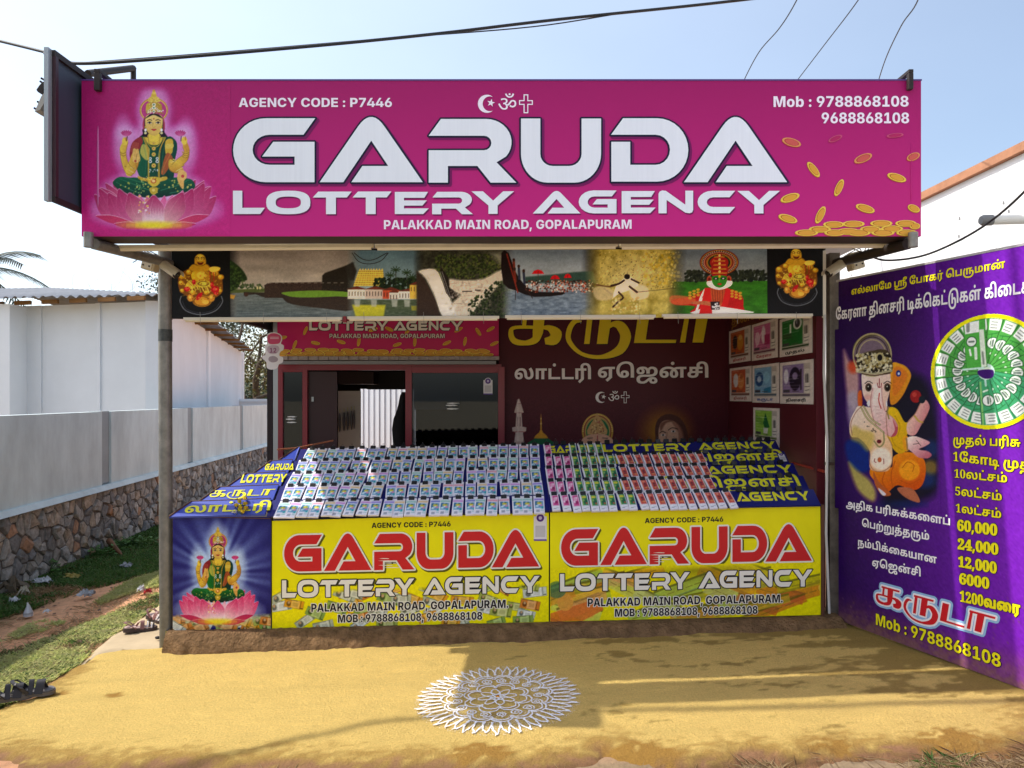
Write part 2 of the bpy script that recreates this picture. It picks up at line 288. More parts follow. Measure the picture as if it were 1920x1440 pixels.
1048:[1309,116,279,-12,-68,7,-58,22,-47,35,-35,50,-22,63,-7,76,6,65,17,59,29,53,39,46,50,39,59,32,68,23,76,14,83,5,116,-8,99,-26,47,-22,71,-43,67,-58,52,-67,24,-49,15,-55,5,-59,-6,-60,-18,-50,-30,-40,-40,-29,-50,-17,-61,-6,-66,7,-53,19,-41,32,-29,42,-17,50,-6,57,16,101,18,47,55,86,58,58,57,40,62,28,65,16,68,6,131,-18,93,-52,59,-78,24,-70,8,-77,-3,-59,-25,-109,-60,-126,-136,68,42,90,13,57,0,123,-16,47,-25,37,-32,27,-41,17,-47,6,-75,-12,-31,-16,-58,-48,-43,-62,-23,-80,1,-91,12,-30,18,-17,22,-5,36,13,17,36,5,49,-8,59,-23,56,-38,49,-52,40,-47,27,-52,18,-121,14,-77,-6,-66,-19,-53,-29,-40,-38,-28,-43,-16,-48,-1,-89,19,-58,38,-27,46,-2,29,17,9,14,8,38,-5,31,-14,22,-23,14,-30,5,-37,-6,-33,-17,-60,-53,-26,97,89,61,52,20,60,6,51,-5,44,-15,37,-25,27,-35,17,-43,6,-52,-6,-54,-18,-46,-30,-37,-41,-27,-54,-17],
1023:[749,6,75,0,0,565,164,0,0,-450,493,0,0,-115],
1102:[1200,92,569,-12,-74,5,-64,15,-53,26,-38,35,-25,44,-8,53,9,52,24,44,43,37,63,28,53,13,139,10,245,-6,79,-18,65,-29,51,-38,39,-45,26,-51,15,-54,5,-57,-7,-78,-22,-67,-34,-58,-45,-48,-55,-40,-62,-31,-69,-23,-74,-16,-155,-12,-184,12,-68,15,-87,32,-73,43,-58,50,-45,57,-33,61,-36,131,1,163,14,76,50,139,66,118,128,-74,-32,-52,-48,-111,-25,-112,3,-147,16,-67,29,-60,43,-52,56,-44,70,-32,86,-21,101,-6,91,3,74,12,64,19,54,27,43,35,32,43,19,52,7,60,-8,63,-23,49,-36,37,-46,24,-53,15,-60,5,-191,-1,-79,-16,-26,-22,-9,-32,7,-31,23,-21,34,-12,81,-1,54,25,18,25,15,83,0,210,-145,0,0,-163,-147,-16,0,295,640,0,0,-116,-190,0,-4,-267,-11,-50,-43,-73,-42,-33,-53,-22],
1088:[947,23,629,577,113,-18,44,-23,66,-66,22,-43,21,-73,7,-82,-4,-72,-15,-58,-25,-46,-34,-37,-61,-35,-134,-23,-554,-1,0,565,164,0,0,-450,172,0,0,239,15,103,18,37,56,52,38,17,13,642,461,-46,-17,-16,-33,-5,-296,75,4,34,11,26,20,17,29,9,41,1,104,-20,84,-18,29,-25,18,16,474,660,-35,6,-28,18,-19,28,-6,35,6,35,19,28,28,18,35,6,35,-6,28,-18,18,-28,6,-35,-6,-35,-18,-28,-28,-18],
1134:[1249,39,474,-303,-134,15,-56,19,-73,40,-58,54,-45,66,-31,75,-19,83,-6,89,5,95,38,154,62,134,34,55,131,-72,-50,-88,-36,-93,-22,-93,-7,-90,3,-75,29,-113,27,-46,37,-38,46,-29,58,-18,70,-6,73,7,58,21,44,33,31,44,21,54,12,61,160,-8,-12,-70,-22,-62,-30,-53,-38,-45,-46,-36,-54,-28,-60,-20,23,931,577,112,-18,45,-23,66,-66,22,-43,21,-73,7,-82,-5,-72,-14,-58,-25,-46,-34,-37,-61,-35,-133,-23,-555,-1,0,565,164,0,0,-450,172,0,0,239,15,103,42,67,32,22,37,17,13,943,461,-45,-17,-16,-33,-5,-296,75,4,34,11,25,20,17,29,10,41,1,104,-20,84,-18,29,-25,18],
1108:[977,40,301,-12,-75,5,-65,15,-52,26,-39,35,-24,44,-8,53,8,52,25,44,43,37,63,28,118,20,657,3,0,-108,-604,0,-93,-8,-48,-31,-9,-32,8,-31,22,-21,35,-12,45,-4,65,12,24,16,18,25,15,83,0,210,-145,0,0,-147,-147,-16,0,279,641,0,0,-116,-191,0,-3,-267,-11,-50,-18,-40,-26,-33,-42,-33,-52,-22,4,684,0,0,275,160,-8,0,-267],
1006:[1240,82,361,-145,-100,7,-84,20,-66,31,-48,42,-29,51,-10,58,3,31,26,51,40,30,44,13,60,5,818,1,-2,-114,-782,0,-26,-3,-20,-17,-3,-14,12,-31,35,-24,86,-19,167,3,78,17,64,26,50,35,37,42,26,46,8,83,-4,69,-11,50,-20,43,-29,37,-40,26,-52,16,-99,-3,-38,-22,-11,-18,0,-50,12,-20,19,-12,26,-5,43,16,13,21,0,70,-13,32,-42,58,108,25,19,-19,32,-48,21,-63,0,-70,-19,-58,-45,-45,-34,-16,-94,-13,-50,4,-47,14,-41,23,-31,32,-21,42,-7,52,9,58,24,46,39,36,51,24,61,15,67,5,86,-7,74,-21,62,-32,50,-42,39,-50,28,-57,16,-60,6,-64,-8,-117,-26,-55,-35,-49,-42,-43,-51,-37,-124,-56,-151,-28,4,1001,-154,0,719,164,0,0,-719],
1087:[840,8,75,0,0,565,164,0,0,-450,361,0,0,450,164,0,0,-565,16,420,660,-35,6,-28,18,-19,28,-6,35,6,35,19,28,28,18,35,6,35,-6,28,-18,18,-28,6,-35,-6,-35,-18,-28,-28,-18],
1091:[992,68,661,577,109,-18,46,-23,70,-69,25,-47,29,-114,0,-144,-28,-124,-39,-70,-50,-54,-44,-30,-104,-38,-132,-17,-239,-3,-55,-10,-19,-10,-24,-29,-8,-48,3,-42,-161,-8,-6,64,5,66,14,37,49,56,46,23,62,13,318,7,69,9,57,17,46,27,35,38,25,51,15,67,1,154,-13,57,-20,43,-26,30,-32,17,-36,6,-42,-7,-32,-22,-15,-23,-14,-61,-1,-348,-164,0,-3,387,-6,28,-20,31,-25,14,-33,0,-37,-24,-17,-50,-4,-386,-163,0,2,373,6,42,24,66,39,47,64,37,79,12,50,-4,41,-11,34,-19,30,-26,52,-76,-57,8,57,68,71,44,16,496,660,-35,6,-28,18,-19,28,-6,35,6,35,19,28,28,18,35,6,35,-6,28,-18,18,-28,7,-35,-7,-35,-18,-28,-28,-18],
1143:[1306,79,661,577,109,-18,46,-23,70,-70,43,-100,15,-129,-6,-104,-17,-88,-28,-79,-37,-72,-1,-27,-54,-60,-65,-48,-75,-35,-86,-25,-96,-15,-225,-1,-77,14,-63,22,-47,32,-29,42,-10,51,10,44,11,17,35,24,57,12,977,1,0,-115,-344,0,-58,13,-525,0,-15,-7,-1,-8,10,-16,29,-13,52,-9,171,0,127,20,51,19,44,27,38,34,8,39,42,88,14,52,17,111,-2,129,-13,58,-20,44,-26,30,-32,17,-36,6,-59,-15,-30,-37,-14,-61,-1,-348,-164,0,-1,350,-8,65,-20,31,-25,14,-48,-5,-22,-19,-17,-50,-4,-386,-163,0,2,373,6,42,24,66,39,47,64,37,79,12,50,-4,41,-11,34,-19,30,-26,52,-76,-57,8,57,68,71,44,4,1066,-173,0,738,164,0,0,-738],
1084:[933,73,301,-12,-75,5,-65,15,-52,26,-39,35,-24,44,-8,53,8,52,25,44,43,37,63,28,118,20,251,3,98,-6,85,-18,90,-46,33,-34,25,-41,15,-50,5,-58,-7,-67,-23,-54,-35,-45,-48,-38,-83,-37,-111,-22,-281,-8,-55,-10,-19,-10,-24,-29,-9,-48,3,-42,-160,-8,-6,64,4,66,36,68,50,38,85,23,270,6,110,11,41,11,60,36,18,21,21,53,-2,70,-12,30,-20,23,-55,29,-68,12,-229,2,-93,-8,-37,-19,-17,-27,5,-48,22,-21,35,-12,80,-1,54,25,18,25,15,82,0,211,-145,0,0,-147,-147,-16,0,279,641,0,0,-116,-189,0,-4,-267,-11,-50,-44,-73,-42,-33,-52,-22,16,492,660,-35,6,-28,18,-18,28,-7,35,7,35,18,28,28,18,35,6,35,-6,28,-18,19,-28,6,-35,-6,-35,-19,-28,-28,-18],
1026:[907,37,654,365,63,-7,52,-21,43,-35,31,-46,19,-58,3,-125,-27,-91,-35,-51,-44,-40,-37,-21,-88,-29,-110,-12,-218,-3,-55,-10,-42,-39,-9,-48,3,-42,-161,-8,-6,87,5,43,36,68,49,38,86,23,336,10,71,17,48,33,30,50,8,35,0,79,-9,31,-13,25,-42,28,-53,1,-62,-29,-6,112,60,25,10,75,0,0,565,607,0,0,-116,-139,0,0,-449,-164,0,0,449,-140,0,0,-449],
1030:[1049,8,372,0,0,565,164,0,0,-450,274,0,0,450,164,0,0,-565,17,256,-12,-40,3,-64,23,-40,39,-23,45,-15,112,0,355,164,0,1,-381,9,-48,10,-16,34,-16,42,3,23,13,37,43,0,-118,-58,-41],
1013:[897,10,517,-213,-103,95,163,153,0,414,-58,0,13,116,348,0,0,-116,-139,0,0,-449,51,279,-12,-68,7,-58,22,-47,35,-35,48,-22,62,-7,74,8,84,25,70,39,58,53,46,87,42,111,22,188,7,0,-116,-136,-1,-98,-16,-47,-24,-34,-31,-27,-40,-17,-50,-6,-62,10,-70,12,-25,38,-27,26,-4,36,9,13,10,15,31,-3,52,-14,22,-23,14,-30,5,-37,-6,-34,-17,-59,-53,-26,97,89,61,52,20,60,6,51,-5,44,-15,37,-25,27,-35,17,-43,6,-52,-6,-54,-18,-46,-30,-37,-42,-27,-54,-17],
1021:[1134,138,347,577,77,-5,61,-13,48,-20,39,-26,58,-61,-49,-14,55,76,77,47,47,12,111,0,95,-31,53,-40,37,-50,22,-59,8,-64,-8,-76,-22,-61,-35,-49,-45,-38,-88,-39,-168,-23,-343,-2,-105,-21,-39,-28,-24,-48,0,-64,30,-53,56,-29,38,-4,68,10,63,34,128,109,94,59,99,24,111,-1,86,-28,33,-24,44,-60,14,-72,-5,-45,-16,-40,-28,-33,-39,-26,-52,-16,-64,-6,-98,14,-61,38,-19,24,-19,52,3,65,39,73,28,27,125,-11,-53,-56,-17,-52,5,-26,13,-21,21,-12,29,-4,38,8,27,38,1,31,-12,25,-41,26,-68,4,-39,-7,-49,-23,-169,-148,-100,-49,-60,-12,-133,-1,-100,28,-53,37,-37,48,-21,56,-7,60,6,57,17,48,26,39,34,32,77,42,97,21,430,9,79,14,33,12,51,39,27,59,-1,82,-12,35,-19,26,-54,30,-56,2,-52,-28,-24,-47,-8,-175,-163,0,-2,116,-19,68,-17,27,-56,37,-88,13,-101,-23,-44,-34,-13,-20,-9,-45,15,-50,20,-15,31,-6,29,5,21,13,12,20,1,49,-24,42,-24,15,-79,14,135,51,65,-26,48,-51,14,-35,4,-40,-6,-47,-17,-40,-29,-33,-40,-25,-50,-15,-62,-5,-64,7,-51,18,-39,29,-27,37,-17,44,-5,48,18,86,23,36,48,44,62,33,73,20],
1036:[1161,71,279,-12,-68,7,-58,22,-47,35,-35,50,-22,63,-7,77,6,69,16,62,27,53,36,46,44,37,52,29,89,29,100,10,86,-6,73,-18,60,-28,47,-36,36,-44,24,-50,14,-54,3,-101,-31,-125,197,0,0,450,164,0,0,-565,-528,0,-6,87,31,79,8,47,-2,109,-17,48,-28,39,-38,28,-48,17,-57,6,-62,-7,-53,-23,-41,-35,-31,-46,-18,-56,-4,-104,19,-58,38,-28,26,-4,36,9,22,24,8,38,-5,31,-14,23,-53,18,-37,-6,-34,-17,-59,-53,-26,97,89,61,52,20,60,6,51,-5,44,-15,37,-25,27,-35,17,-43,6,-52,-6,-54,-18,-46,-30,-37,-42,-27,-54,-17],
2048:[559,30,280,-10,-57,5,-48,15,-40,26,-33,35,-44,94,-18,90,-6,104,6,104,18,89,19,51,25,42,33,34,40,25,49,15,111,0,47,-15,40,-25,32,-34,26,-43,20,-50,19,-90,6,-104,-6,-104,-19,-90,-20,-50,-26,-43,-33,-35,-40,-26,-47,-15,18,280,55,33,9,24,27,16,44,15,135,-6,250,-9,60,-16,44,-24,26,-32,9,-33,-9,-25,-26,-16,-44,-16,-134,0,-176,16,-135,16,-44,24,-27],
2049:[559,20,97,0,0,53,105,3,15,11,9,20,3,532,-69,-75,-30,-22,-30,-7,-22,5,-19,15,-13,23,-4,31,108,45,116,84,112,0,2,-628,23,-33,107,-4,0,-53],
2050:[559,38,35,0,0,103,203,210,40,52,46,92,13,96,-5,49,-16,34,-25,20,-32,7,-31,-5,-23,-14,-17,-24,-19,-77,-2,-53,-52,6,-41,16,-19,19,-16,58,6,35,19,32,30,28,43,22,55,13,136,0,57,-15,45,-24,32,-34,20,-40,3,-82,-26,-68,-104,-128,-225,-218,262,4,42,36,20,60,59,0,-5,-210],
2051:[559,68,243,-10,-68,4,-55,13,-41,20,-29,25,-16,28,-6,30,6,34,20,24,27,15,32,5,15,-71,19,-25,39,-24,82,-5,54,28,20,27,13,38,4,51,-10,52,-30,42,-31,21,-38,12,-108,4,0,62,106,5,32,13,24,22,23,47,8,60,-5,48,-16,37,-26,23,-36,8,-32,-6,-38,-42,-10,-33,-6,-74,-55,5,-41,17,-26,27,-8,40,6,34,19,30,31,26,43,21,122,16,66,-5,57,-14,46,-23,34,-33,21,-40,7,-48,-5,-42,-15,-38,-24,-33,-49,-39,-60,-28,81,-27,38,-23,31,-31,21,-42,7,-52,-6,-56,-17,-46,-26,-38,-34,-29,-87,-36],
2052:[559,20,180,0,0,53,60,3,26,10,18,21,6,99,-277,0,0,61,284,467,139,0,0,-462,104,0,0,-66,-104,0,0,-61,6,-38,18,-21,26,-10,45,-3,0,-53,3,83,252,207,0,7,367],
2053:[559,46,245,-10,-67,4,-53,14,-39,20,-26,24,-15,29,-5,30,6,31,16,21,26,13,32,4,10,-56,35,-46,28,-14,37,-4,61,14,25,20,20,30,13,42,0,100,-31,66,-27,20,-74,16,-111,-18,-46,18,32,346,378,0,5,-182,-57,0,-13,50,-21,20,-228,2,-16,-185,110,15,72,-6,62,-18,52,-30,39,-41,23,-54,8,-65,-6,-60,-18,-49,-27,-40,-35,-31,-40,-22,-44,-16],
2054:[559,41,293,-10,-69,9,-61,27,-64,66,-23,46,-28,119,-3,73,17,154,22,68,31,58,40,47,49,37,58,22,68,8,58,-4,79,-29,23,-23,17,-54,-7,-29,-42,-39,-71,-10,-13,87,-29,37,-24,5,-37,-8,-31,-22,-26,-39,-20,-52,-21,-143,91,34,104,-3,48,-18,41,-30,30,-42,18,-50,6,-61,-6,-67,-20,-58,-32,-49,-46,-37,-57,-23,16,296,56,34,10,26,30,13,31,10,94,-11,89,-14,30,-29,28,-38,9,-28,-4,-56,-27,-17,-17,15,-157,17,-52,23,-35,26,-22],
2055:[559,11,165,0,266,605,-263,0,-30,-6,-19,-17,-15,-78,-60,0,5,210,477,0,0,-49,-276,-665],
2056:[559,38,273,-10,-76,6,-61,20,-47,30,-33,40,-20,45,-6,51,18,76,22,30,47,38,60,35,-53,37,-39,42,-24,48,-8,54,5,46,17,42,29,38,44,30,38,14,99,12,65,-5,53,-17,41,-28,30,-35,18,-42,2,-85,-32,-58,-99,-67,77,-44,51,-46,29,-51,9,-57,-7,-58,-23,-49,-37,-40,-51,-29,-63,-17,15,302,421,32,23,22,28,12,35,4,44,-10,55,-32,43,-23,13,-28,4,-36,-8,-27,-24,-16,-36,-6,-44,7,-46,21,-34,15,278,47,46,9,36,26,22,40,8,50,-9,45,-25,37,-112,67,-31,-25,-25,-31,-17,-39,-6,-48,8,-53,23,-41,36,-28],
2057:[559,41,227,-10,-54,4,-42,12,-31,19,-33,51,-1,47,9,17,37,20,42,-76,34,-23,44,-8,73,32,47,97,21,161,-57,-49,-39,-14,-46,-5,-54,6,-47,18,-40,29,-31,41,-18,51,-6,62,7,68,20,58,34,49,46,37,56,22,66,8,69,-9,60,-26,35,-28,54,-81,18,-54,14,-138,-16,-154,-21,-68,-29,-60,-40,-48,-50,-37,-60,-23,13,274,347,60,19,39,48,-13,139,-16,47,-45,51,-29,6,-49,-19,-31,-56,-7,-43,-3,-51,10,-78,32,-47],
2044:[268,6,41,-129,50,245,94,0,7,-11,-16,-56,-70,-178],
3065:[766,10,23,0,244,728,224,0,251,-728,-188,0,-104,324,-92,350,38,0,-64,-271,-122,-403,4,186,157,0,129,393,0,0,-129],
3066:[664,21,58,0,0,728,351,-3,84,-21,61,-39,22,-26,24,-61,-1,-75,-34,-64,-27,-24,-70,-30,0,-7,81,-23,60,-61,20,-58,2,-33,-3,-38,-26,-66,-22,-29,-63,-44,-86,-23,9,226,136,151,3,51,20,16,17,13,45,-14,51,-17,19,-49,23,-151,3,9,226,426,132,3,45,20,26,38,3,24,-3,23,-24,37,-44,19,-135,3],
3067:[743,47,384,-10,-63,5,-112,39,-48,33,-41,43,-34,51,-25,59,-15,68,0,151,15,68,26,60,34,51,41,42,48,34,54,24,58,14,124,1,57,-13,52,-22,72,-54,43,-59,27,-72,7,-41,-170,0,-17,49,-31,37,-43,23,-55,8,-34,-2,-59,-24,-45,-46,-16,-31,-19,-77,7,-134,29,-67,20,-25,52,-34,65,-11,77,18,21,13,31,37,17,49,171,0,-29,-96,-27,-45,-66,-64,-108,-50],
3068:[722,31,324,0,-193,0,0,144,226,2,67,20,27,17,40,53,12,36,10,92,-10,92,-30,65,-49,41,-32,12,-77,10,-187,0,0,144,267,-5,63,-15,57,-24,49,-33,41,-42,33,-50,24,-58,19,-137,-5,-72,-14,-65,-24,-58,-33,-50,-41,-42,-49,-33,-57,-25,4,226,728,0,-728,-168,0,0,728],
3069:[610,12,58,0,0,728,502,0,0,-138,-334,0,0,-155,308,0,0,-135,-308,0,0,-162,334,0,0,-138],
3071:[752,50,389,-10,-66,5,-61,15,-55,25,-48,35,-41,43,-33,51,-24,59,-15,67,0,148,16,67,25,60,35,52,41,42,49,34,54,25,58,14,123,1,107,-35,45,-30,38,-36,52,-89,11,-52,-170,0,-32,58,-36,26,-46,13,-60,-1,-60,-24,-45,-46,-16,-30,-20,-77,7,-132,28,-67,21,-26,52,-35,32,-9,67,-1,53,15,53,48,18,72,32,-4,-180,0,0,124,310,0,-4,-156,-14,-56,-54,-92,-82,-64,-105,-33],
3073:[488,12,33,0,0,138,127,0,0,452,-127,0,0,138,422,0,0,-138,-127,0,0,-452,127,0,0,-138],
3075:[735,8,184,150,0,148,21,41,67,108,226,281,203,0,-306,-363,-15,5,4,58,0,0,728,168,0,0,-728,4,513,0,-200,314,106,125,292,-439],
3076:[565,6,58,0,0,728,168,0,0,-590,306,0,0,-138],
3077:[941,21,58,0,0,728,262,0,105,-322,62,-296,-32,0,33,168,37,157,96,293,262,0,0,-728,-169,0,7,636,10,0,-65,-257,-125,-379,-140,0,-109,319,-85,317,13,0,7,-636],
3078:[765,17,58,0,0,728,186,0,227,-369,56,-111,37,-96,-16,0,-9,136,-5,440,173,0,0,-728,-186,0,-214,347,-110,220,20,0,10,-149,4,-418],
3079:[772,33,386,-10,-63,5,-58,15,-54,24,-49,33,-41,43,-34,51,-25,59,-16,68,0,151,16,68,25,60,34,51,41,42,49,34,54,24,58,14,63,5,122,-19,54,-24,48,-34,41,-42,34,-51,26,-60,15,-68,0,-151,-15,-68,-26,-60,-34,-51,-41,-42,-48,-33,-54,-24,-59,-15,21,386,138,65,12,52,34,36,56,11,36,10,87,-10,88,-11,36,-36,57,-24,20,-59,23,-68,0,-30,-9,-28,-15,-44,-45,-28,-67,-7,-134,7,-41,28,-67,44,-45,58,-23],
3080:[651,24,58,0,0,728,348,-4,89,-28,67,-53,42,-75,10,-43,4,-48,-14,-91,-18,-39,-56,-63,-37,-24,-91,-27,-237,-4,0,133,192,4,55,28,28,51,4,32,-14,60,-42,40,-69,14,-93,0,0,-591],
3082:[661,23,58,0,0,728,348,-4,89,-26,67,-50,42,-72,10,-42,4,-47,-14,-90,-43,-70,-31,-26,-80,-37,-48,-9,-243,-3,0,133,198,3,55,22,28,45,0,64,-28,46,-55,23,-131,3,0,-591,4,459,0,-177,332,180,0,182,-332],
3085:[728,23,364,-10,-112,15,-49,19,-78,56,-50,79,-17,99,0,470,168,0,5,-493,13,-33,48,-47,33,-13,39,-4,38,4,62,33,33,60,5,493,168,0,0,-470,-17,-99,-22,-42,-64,-68,-91,-44],
3089:[748,12,293,0,0,266,-270,462,197,0,132,-257,42,-110,-31,0,26,78,140,289,196,0,-264,-462,0,-266],
3111:[618,22,309,-10,-102,15,-44,20,-69,60,-43,83,-15,103,15,103,18,45,56,72,82,46,48,12,108,0,49,-12,81,-46,56,-72,18,-45,15,-103,-4,-54,-11,-49,-43,-83,-31,-33,-81,-47,15,309,117,21,2,36,18,35,54,9,38,0,86,-9,37,-35,54,-36,17,-61,-6,-37,-34,-24,-68,0,-86,24,-69,37,-34],
3098:[636,25,381,-8,-39,3,-61,27,-23,20,-31,46,-6,0,0,-88,-164,0,0,728,166,0,0,-275,56,68,62,28,41,4,74,-14,34,-17,31,-23,49,-69,17,-45,13,-113,-3,-58,-26,-96,-22,-39,-57,-56,-72,-28,15,325,122,41,8,37,33,24,67,0,85,-9,36,-36,53,-57,18,-31,-4,-26,-14,-21,-22,-24,-67,0,-85,24,-67,47,-36],
3048:[646,28,323,-10,-60,5,-53,15,-46,25,-39,33,-32,43,-42,111,-14,141,14,142,18,60,56,94,39,34,46,25,53,14,120,0,53,-15,46,-24,39,-34,56,-94,18,-60,14,-142,-4,-74,-10,-67,-42,-111,-32,-43,-39,-33,-46,-25,-53,-15,18,323,128,48,11,19,14,29,46,17,70,6,94,-6,96,-17,70,-29,46,-42,22,-25,3,-48,-11,-35,-34,-30,-96,-5,-146,22,-114,29,-46,19,-14],
3049:[646,4,79,0,0,135,505,0,0,-135,7,437,728,0,-728,-168,0,0,581,-169,-114,0,149,162,112],
3050:[646,32,62,0,0,121,315,287,33,47,11,51,-3,29,-26,44,-47,23,-29,3,-29,-3,-46,-25,-16,-21,-13,-57,-160,0,15,89,19,37,56,61,36,22,89,26,102,0,47,-9,42,-15,68,-47,44,-65,11,-38,4,-41,-17,-82,-33,-57,-58,-68,-182,-176,299,0,0,-136],
3052:[646,7,23,123,0,132,267,473,162,0,-262,-472,433,0,0,-133,4,373,0,6,454,152,0,0,-454],
3054:[646,24,326,-10,-48,3,-89,26,-72,50,-49,73,-13,45,2,109,17,57,40,80,197,295,168,0,-224,-328,-51,0,59,46,66,20,81,-1,75,-24,59,-46,37,-67,10,-40,-1,-94,-31,-84,-57,-65,-80,-41,13,324,120,59,15,40,42,11,29,0,64,-29,52,-50,30,-61,0,-28,-12,-40,-41,-14,-61,14,-61,40,-42],
3055:[646,7,112,0,296,591,-346,0,0,137,521,0,0,-139,-297,-589],
3056:[646,37,322,-10,-54,3,-95,24,-75,45,-48,61,-17,73,5,44,16,39,58,63,39,21,44,12,-70,35,-49,58,-17,73,4,37,31,64,25,27,31,24,78,33,94,11,94,-11,79,-33,31,-24,45,-58,15,-70,-4,-38,-34,-67,-28,-26,-69,-35,43,-12,38,-21,59,-63,16,-39,1,-82,-33,-67,-62,-54,-87,-35,13,322,111,60,12,40,36,14,51,-4,28,-28,44,-51,25,-61,1,-51,-25,-17,-21,-15,-52,14,-51,40,-36,13,322,431,51,12,35,32,10,22,0,50,-24,40,-44,22,-55,0,-24,-8,-35,-32,-12,-47,12,-47,35,-32],
3057:[646,25,320,737,93,-12,43,-16,72,-50,49,-74,13,-45,-2,-108,-17,-58,-40,-80,-197,-294,-167,0,223,328,51,0,-33,-33,-26,-14,-65,-19,-81,0,-76,24,-58,47,-38,67,-13,85,4,49,31,84,58,64,80,41,13,321,607,-58,-15,-40,-42,-15,-60,4,-32,28,-53,50,-29,62,0,50,29,17,24,15,60,-15,61,-40,42],
3058:[269,13,135,-10,-46,11,-19,15,-23,39,0,49,23,40,40,23,49,0,41,-23,23,-40,0,-49,-9,-21,-33,-33,13,135,341,-25,3,-40,23,-23,40,0,48,23,40,40,23,49,0,41,-23,23,-40,0,-48,-23,-40,-41,-23],
3044:[269,4,19,-199,43,312,162,0,-94,-312],
3046:[269,13,135,-10,-46,11,-19,15,-23,39,0,49,23,40,40,23,49,0,41,-23,23,-40,0,-49,-9,-21,-33,-33],
3032:[269],
4000:[902,10,502,816,14,36,17,10,19,4,35,-14,15,-36,-15,-36,-16,-10,-19,-4,-36,14,20,759,833,-19,-61,-25,-47,-33,-35,-38,-23,-91,-18,-46,5,-42,15,-38,25,-34,35,-54,104,69,23,28,-61,32,-44,39,-26,48,-9,35,4,52,34,25,44,19,60,83,470,218,-5,-43,-15,-34,-26,-27,-50,-26,-62,-8,-55,7,-51,21,-47,36,-44,52,-44,71,-42,89,71,26,45,-95,48,-73,35,-34,37,-20,40,-7,35,4,27,13,18,23,6,34,-5,35,-16,31,-52,54,-58,-6,-5,70,58,7,39,17,21,26,7,33,-6,31,-18,21,-54,16,-67,-10,-64,-27,-25,69,64,26,88,12,48,-4,40,-13,32,-22,23,-28,13,-33,0,-75,-14,-34,-55,-53,45,-24,35,1,17,9,99,135,35,32,40,18,49,6,37,-5,68,-37,26,-35,16,-45,6,-57,-5,-50,-16,-43,-27,-36,-35,-27,-42,-16,-50,-5,-43,4,-37,13,-66,46,49,53,71,-42,62,4,31,19,21,34,7,47,-5,46,-17,33,-24,21,-30,7,-48,-17,-95,-135,-27,-27,-33,-17,-42,-6],
}
SH = {
'எல்லாமே ஸ்ரீ போகர் பெருமான்':[1012,1092,1033,1041,1047,1029,1003,1163,1003,1047,1028,1041,1018,1090,1003,1046,1028,1140,1029,1041,1086],
'கேரளா தினசரி டிக்கெட்டுகள் கிடைக்கும்':[1047,1018,1031,1034,1041,1003,1025,1042,1027,1020,1031,1042,1003,1114,1077,1046,1018,1082,1116,1018,1093,1003,1018,1042,1048,1023,1077,1102,1088],
'முதல் பரிசு':[1134,1025,1092,1003,1028,1031,1042,1108],
'1கோடி முதல்':[2049,1047,1018,1041,1114,1003,1134,1025,1092],
'10லட்சம்':[2049,2048,1033,1082,1020,1088],
'அதிக பரிசுக்களைப்':[1006,1025,1042,1018,1003,1028,1031,1042,1108,1077,1018,1048,1034,1087],
'பெற்றுத்தரும்':[1046,1028,1091,1143,1084,1025,1140,1088],
'நம்பிக்கையான':[1026,1088,1028,1042,1077,1048,1018,1030,1041,1027],
'ஏஜென்சி':[1013,1046,1021,1086,1020,1042],
'லாட்டரி':[1033,1041,1082,1023,1031,1042],
'வரை':[1036,1048,1031],
'கேரளா':[1047,1018,1031,1034,1041],
'முதல்':[1134,1025,1092],
'லட்சம்':[1033,1082,1020,1088],
'பரிசு':[1028,1031,1042,1108],
'5லட்சம்':[2053,1033,1082,1020,1088],
'1லட்சம்':[2049,1033,1082,1020,1088],
'தினசரி':[1025,1042,1027,1020,1031,1042],
'கருடா':[1018,1140,1023,1041],
}
_gc = {}
def glyph(k):
    """advance and outline contours of a letter, decoded from its list of steps"""
    if k not in _gc:
        v = GL[k];cs = [];i = 1
        while i < len(v):
            n = v[i];i += 1;x = y = 0;c = []
            for _ in range(n): x += v[i];y += v[i+1];i += 2;c.append((x,y))
            cs.append(c)
        _gc[k] = (v[0],cs)
    return _gc[k]
def text(s,font='I'):
    """contours in 1/1000 em"""
    ids = SH[s] if s in SH else [(2000 if font == 'S' else 3000)+ord(c) for c in s]
    x = 0;out = []
    for i in ids:
        a,cs = glyph(i)
        out += [[(px+x,py) for px,py in c] for c in cs];x += a
    return out

def inside(P,cs,evenodd=False):
    r = np.zeros(len(P),int);X = P[:,0];Y = P[:,1]
    for c in cs:
        C = np.asarray(c,float);C2 = np.roll(C,-1,0)
        for (x1,y1),(x2,y2) in zip(C,C2):
            if y1 == y2: continue
            lo,hi = (y1,y2) if y1 < y2 else (y2,y1)
            m = (Y > lo) & (Y <= hi)
            if not m.any(): continue
            m2 = m & (X < x1+(Y-y1)/(y2-y1)*(x2-x1))
            r += m2*(1 if (evenodd or y2 > y1) else -1)
    return (r % 2 == 1) if evenodd else (r != 0)

def triangulate(cs,evenodd=False):
    vs = [];ed = []
    for c in cs:
        q = [c[0]]
        for p in c[1:]:
            if abs(p[0]-q[-1][0])+abs(p[1]-q[-1][1]) > 1e-6: q.append(p)
        if len(q) < 3: continue
        k = len(vs);vs += [Vector(p) for p in q];ed += [(k+i,k+(i+1) % len(q)) for i in range(len(q))]
    V,_,T,*_r = delaunay_2d_cdt(vs,ed,[],0,1e-5)
    V = np.array([(v[0],v[1]) for v in V]);T = np.array([t for t in T if len(t) == 3])
    cen = V[T].mean(1)
    T = T[inside(cen,cs,evenodd)]
    return V,T

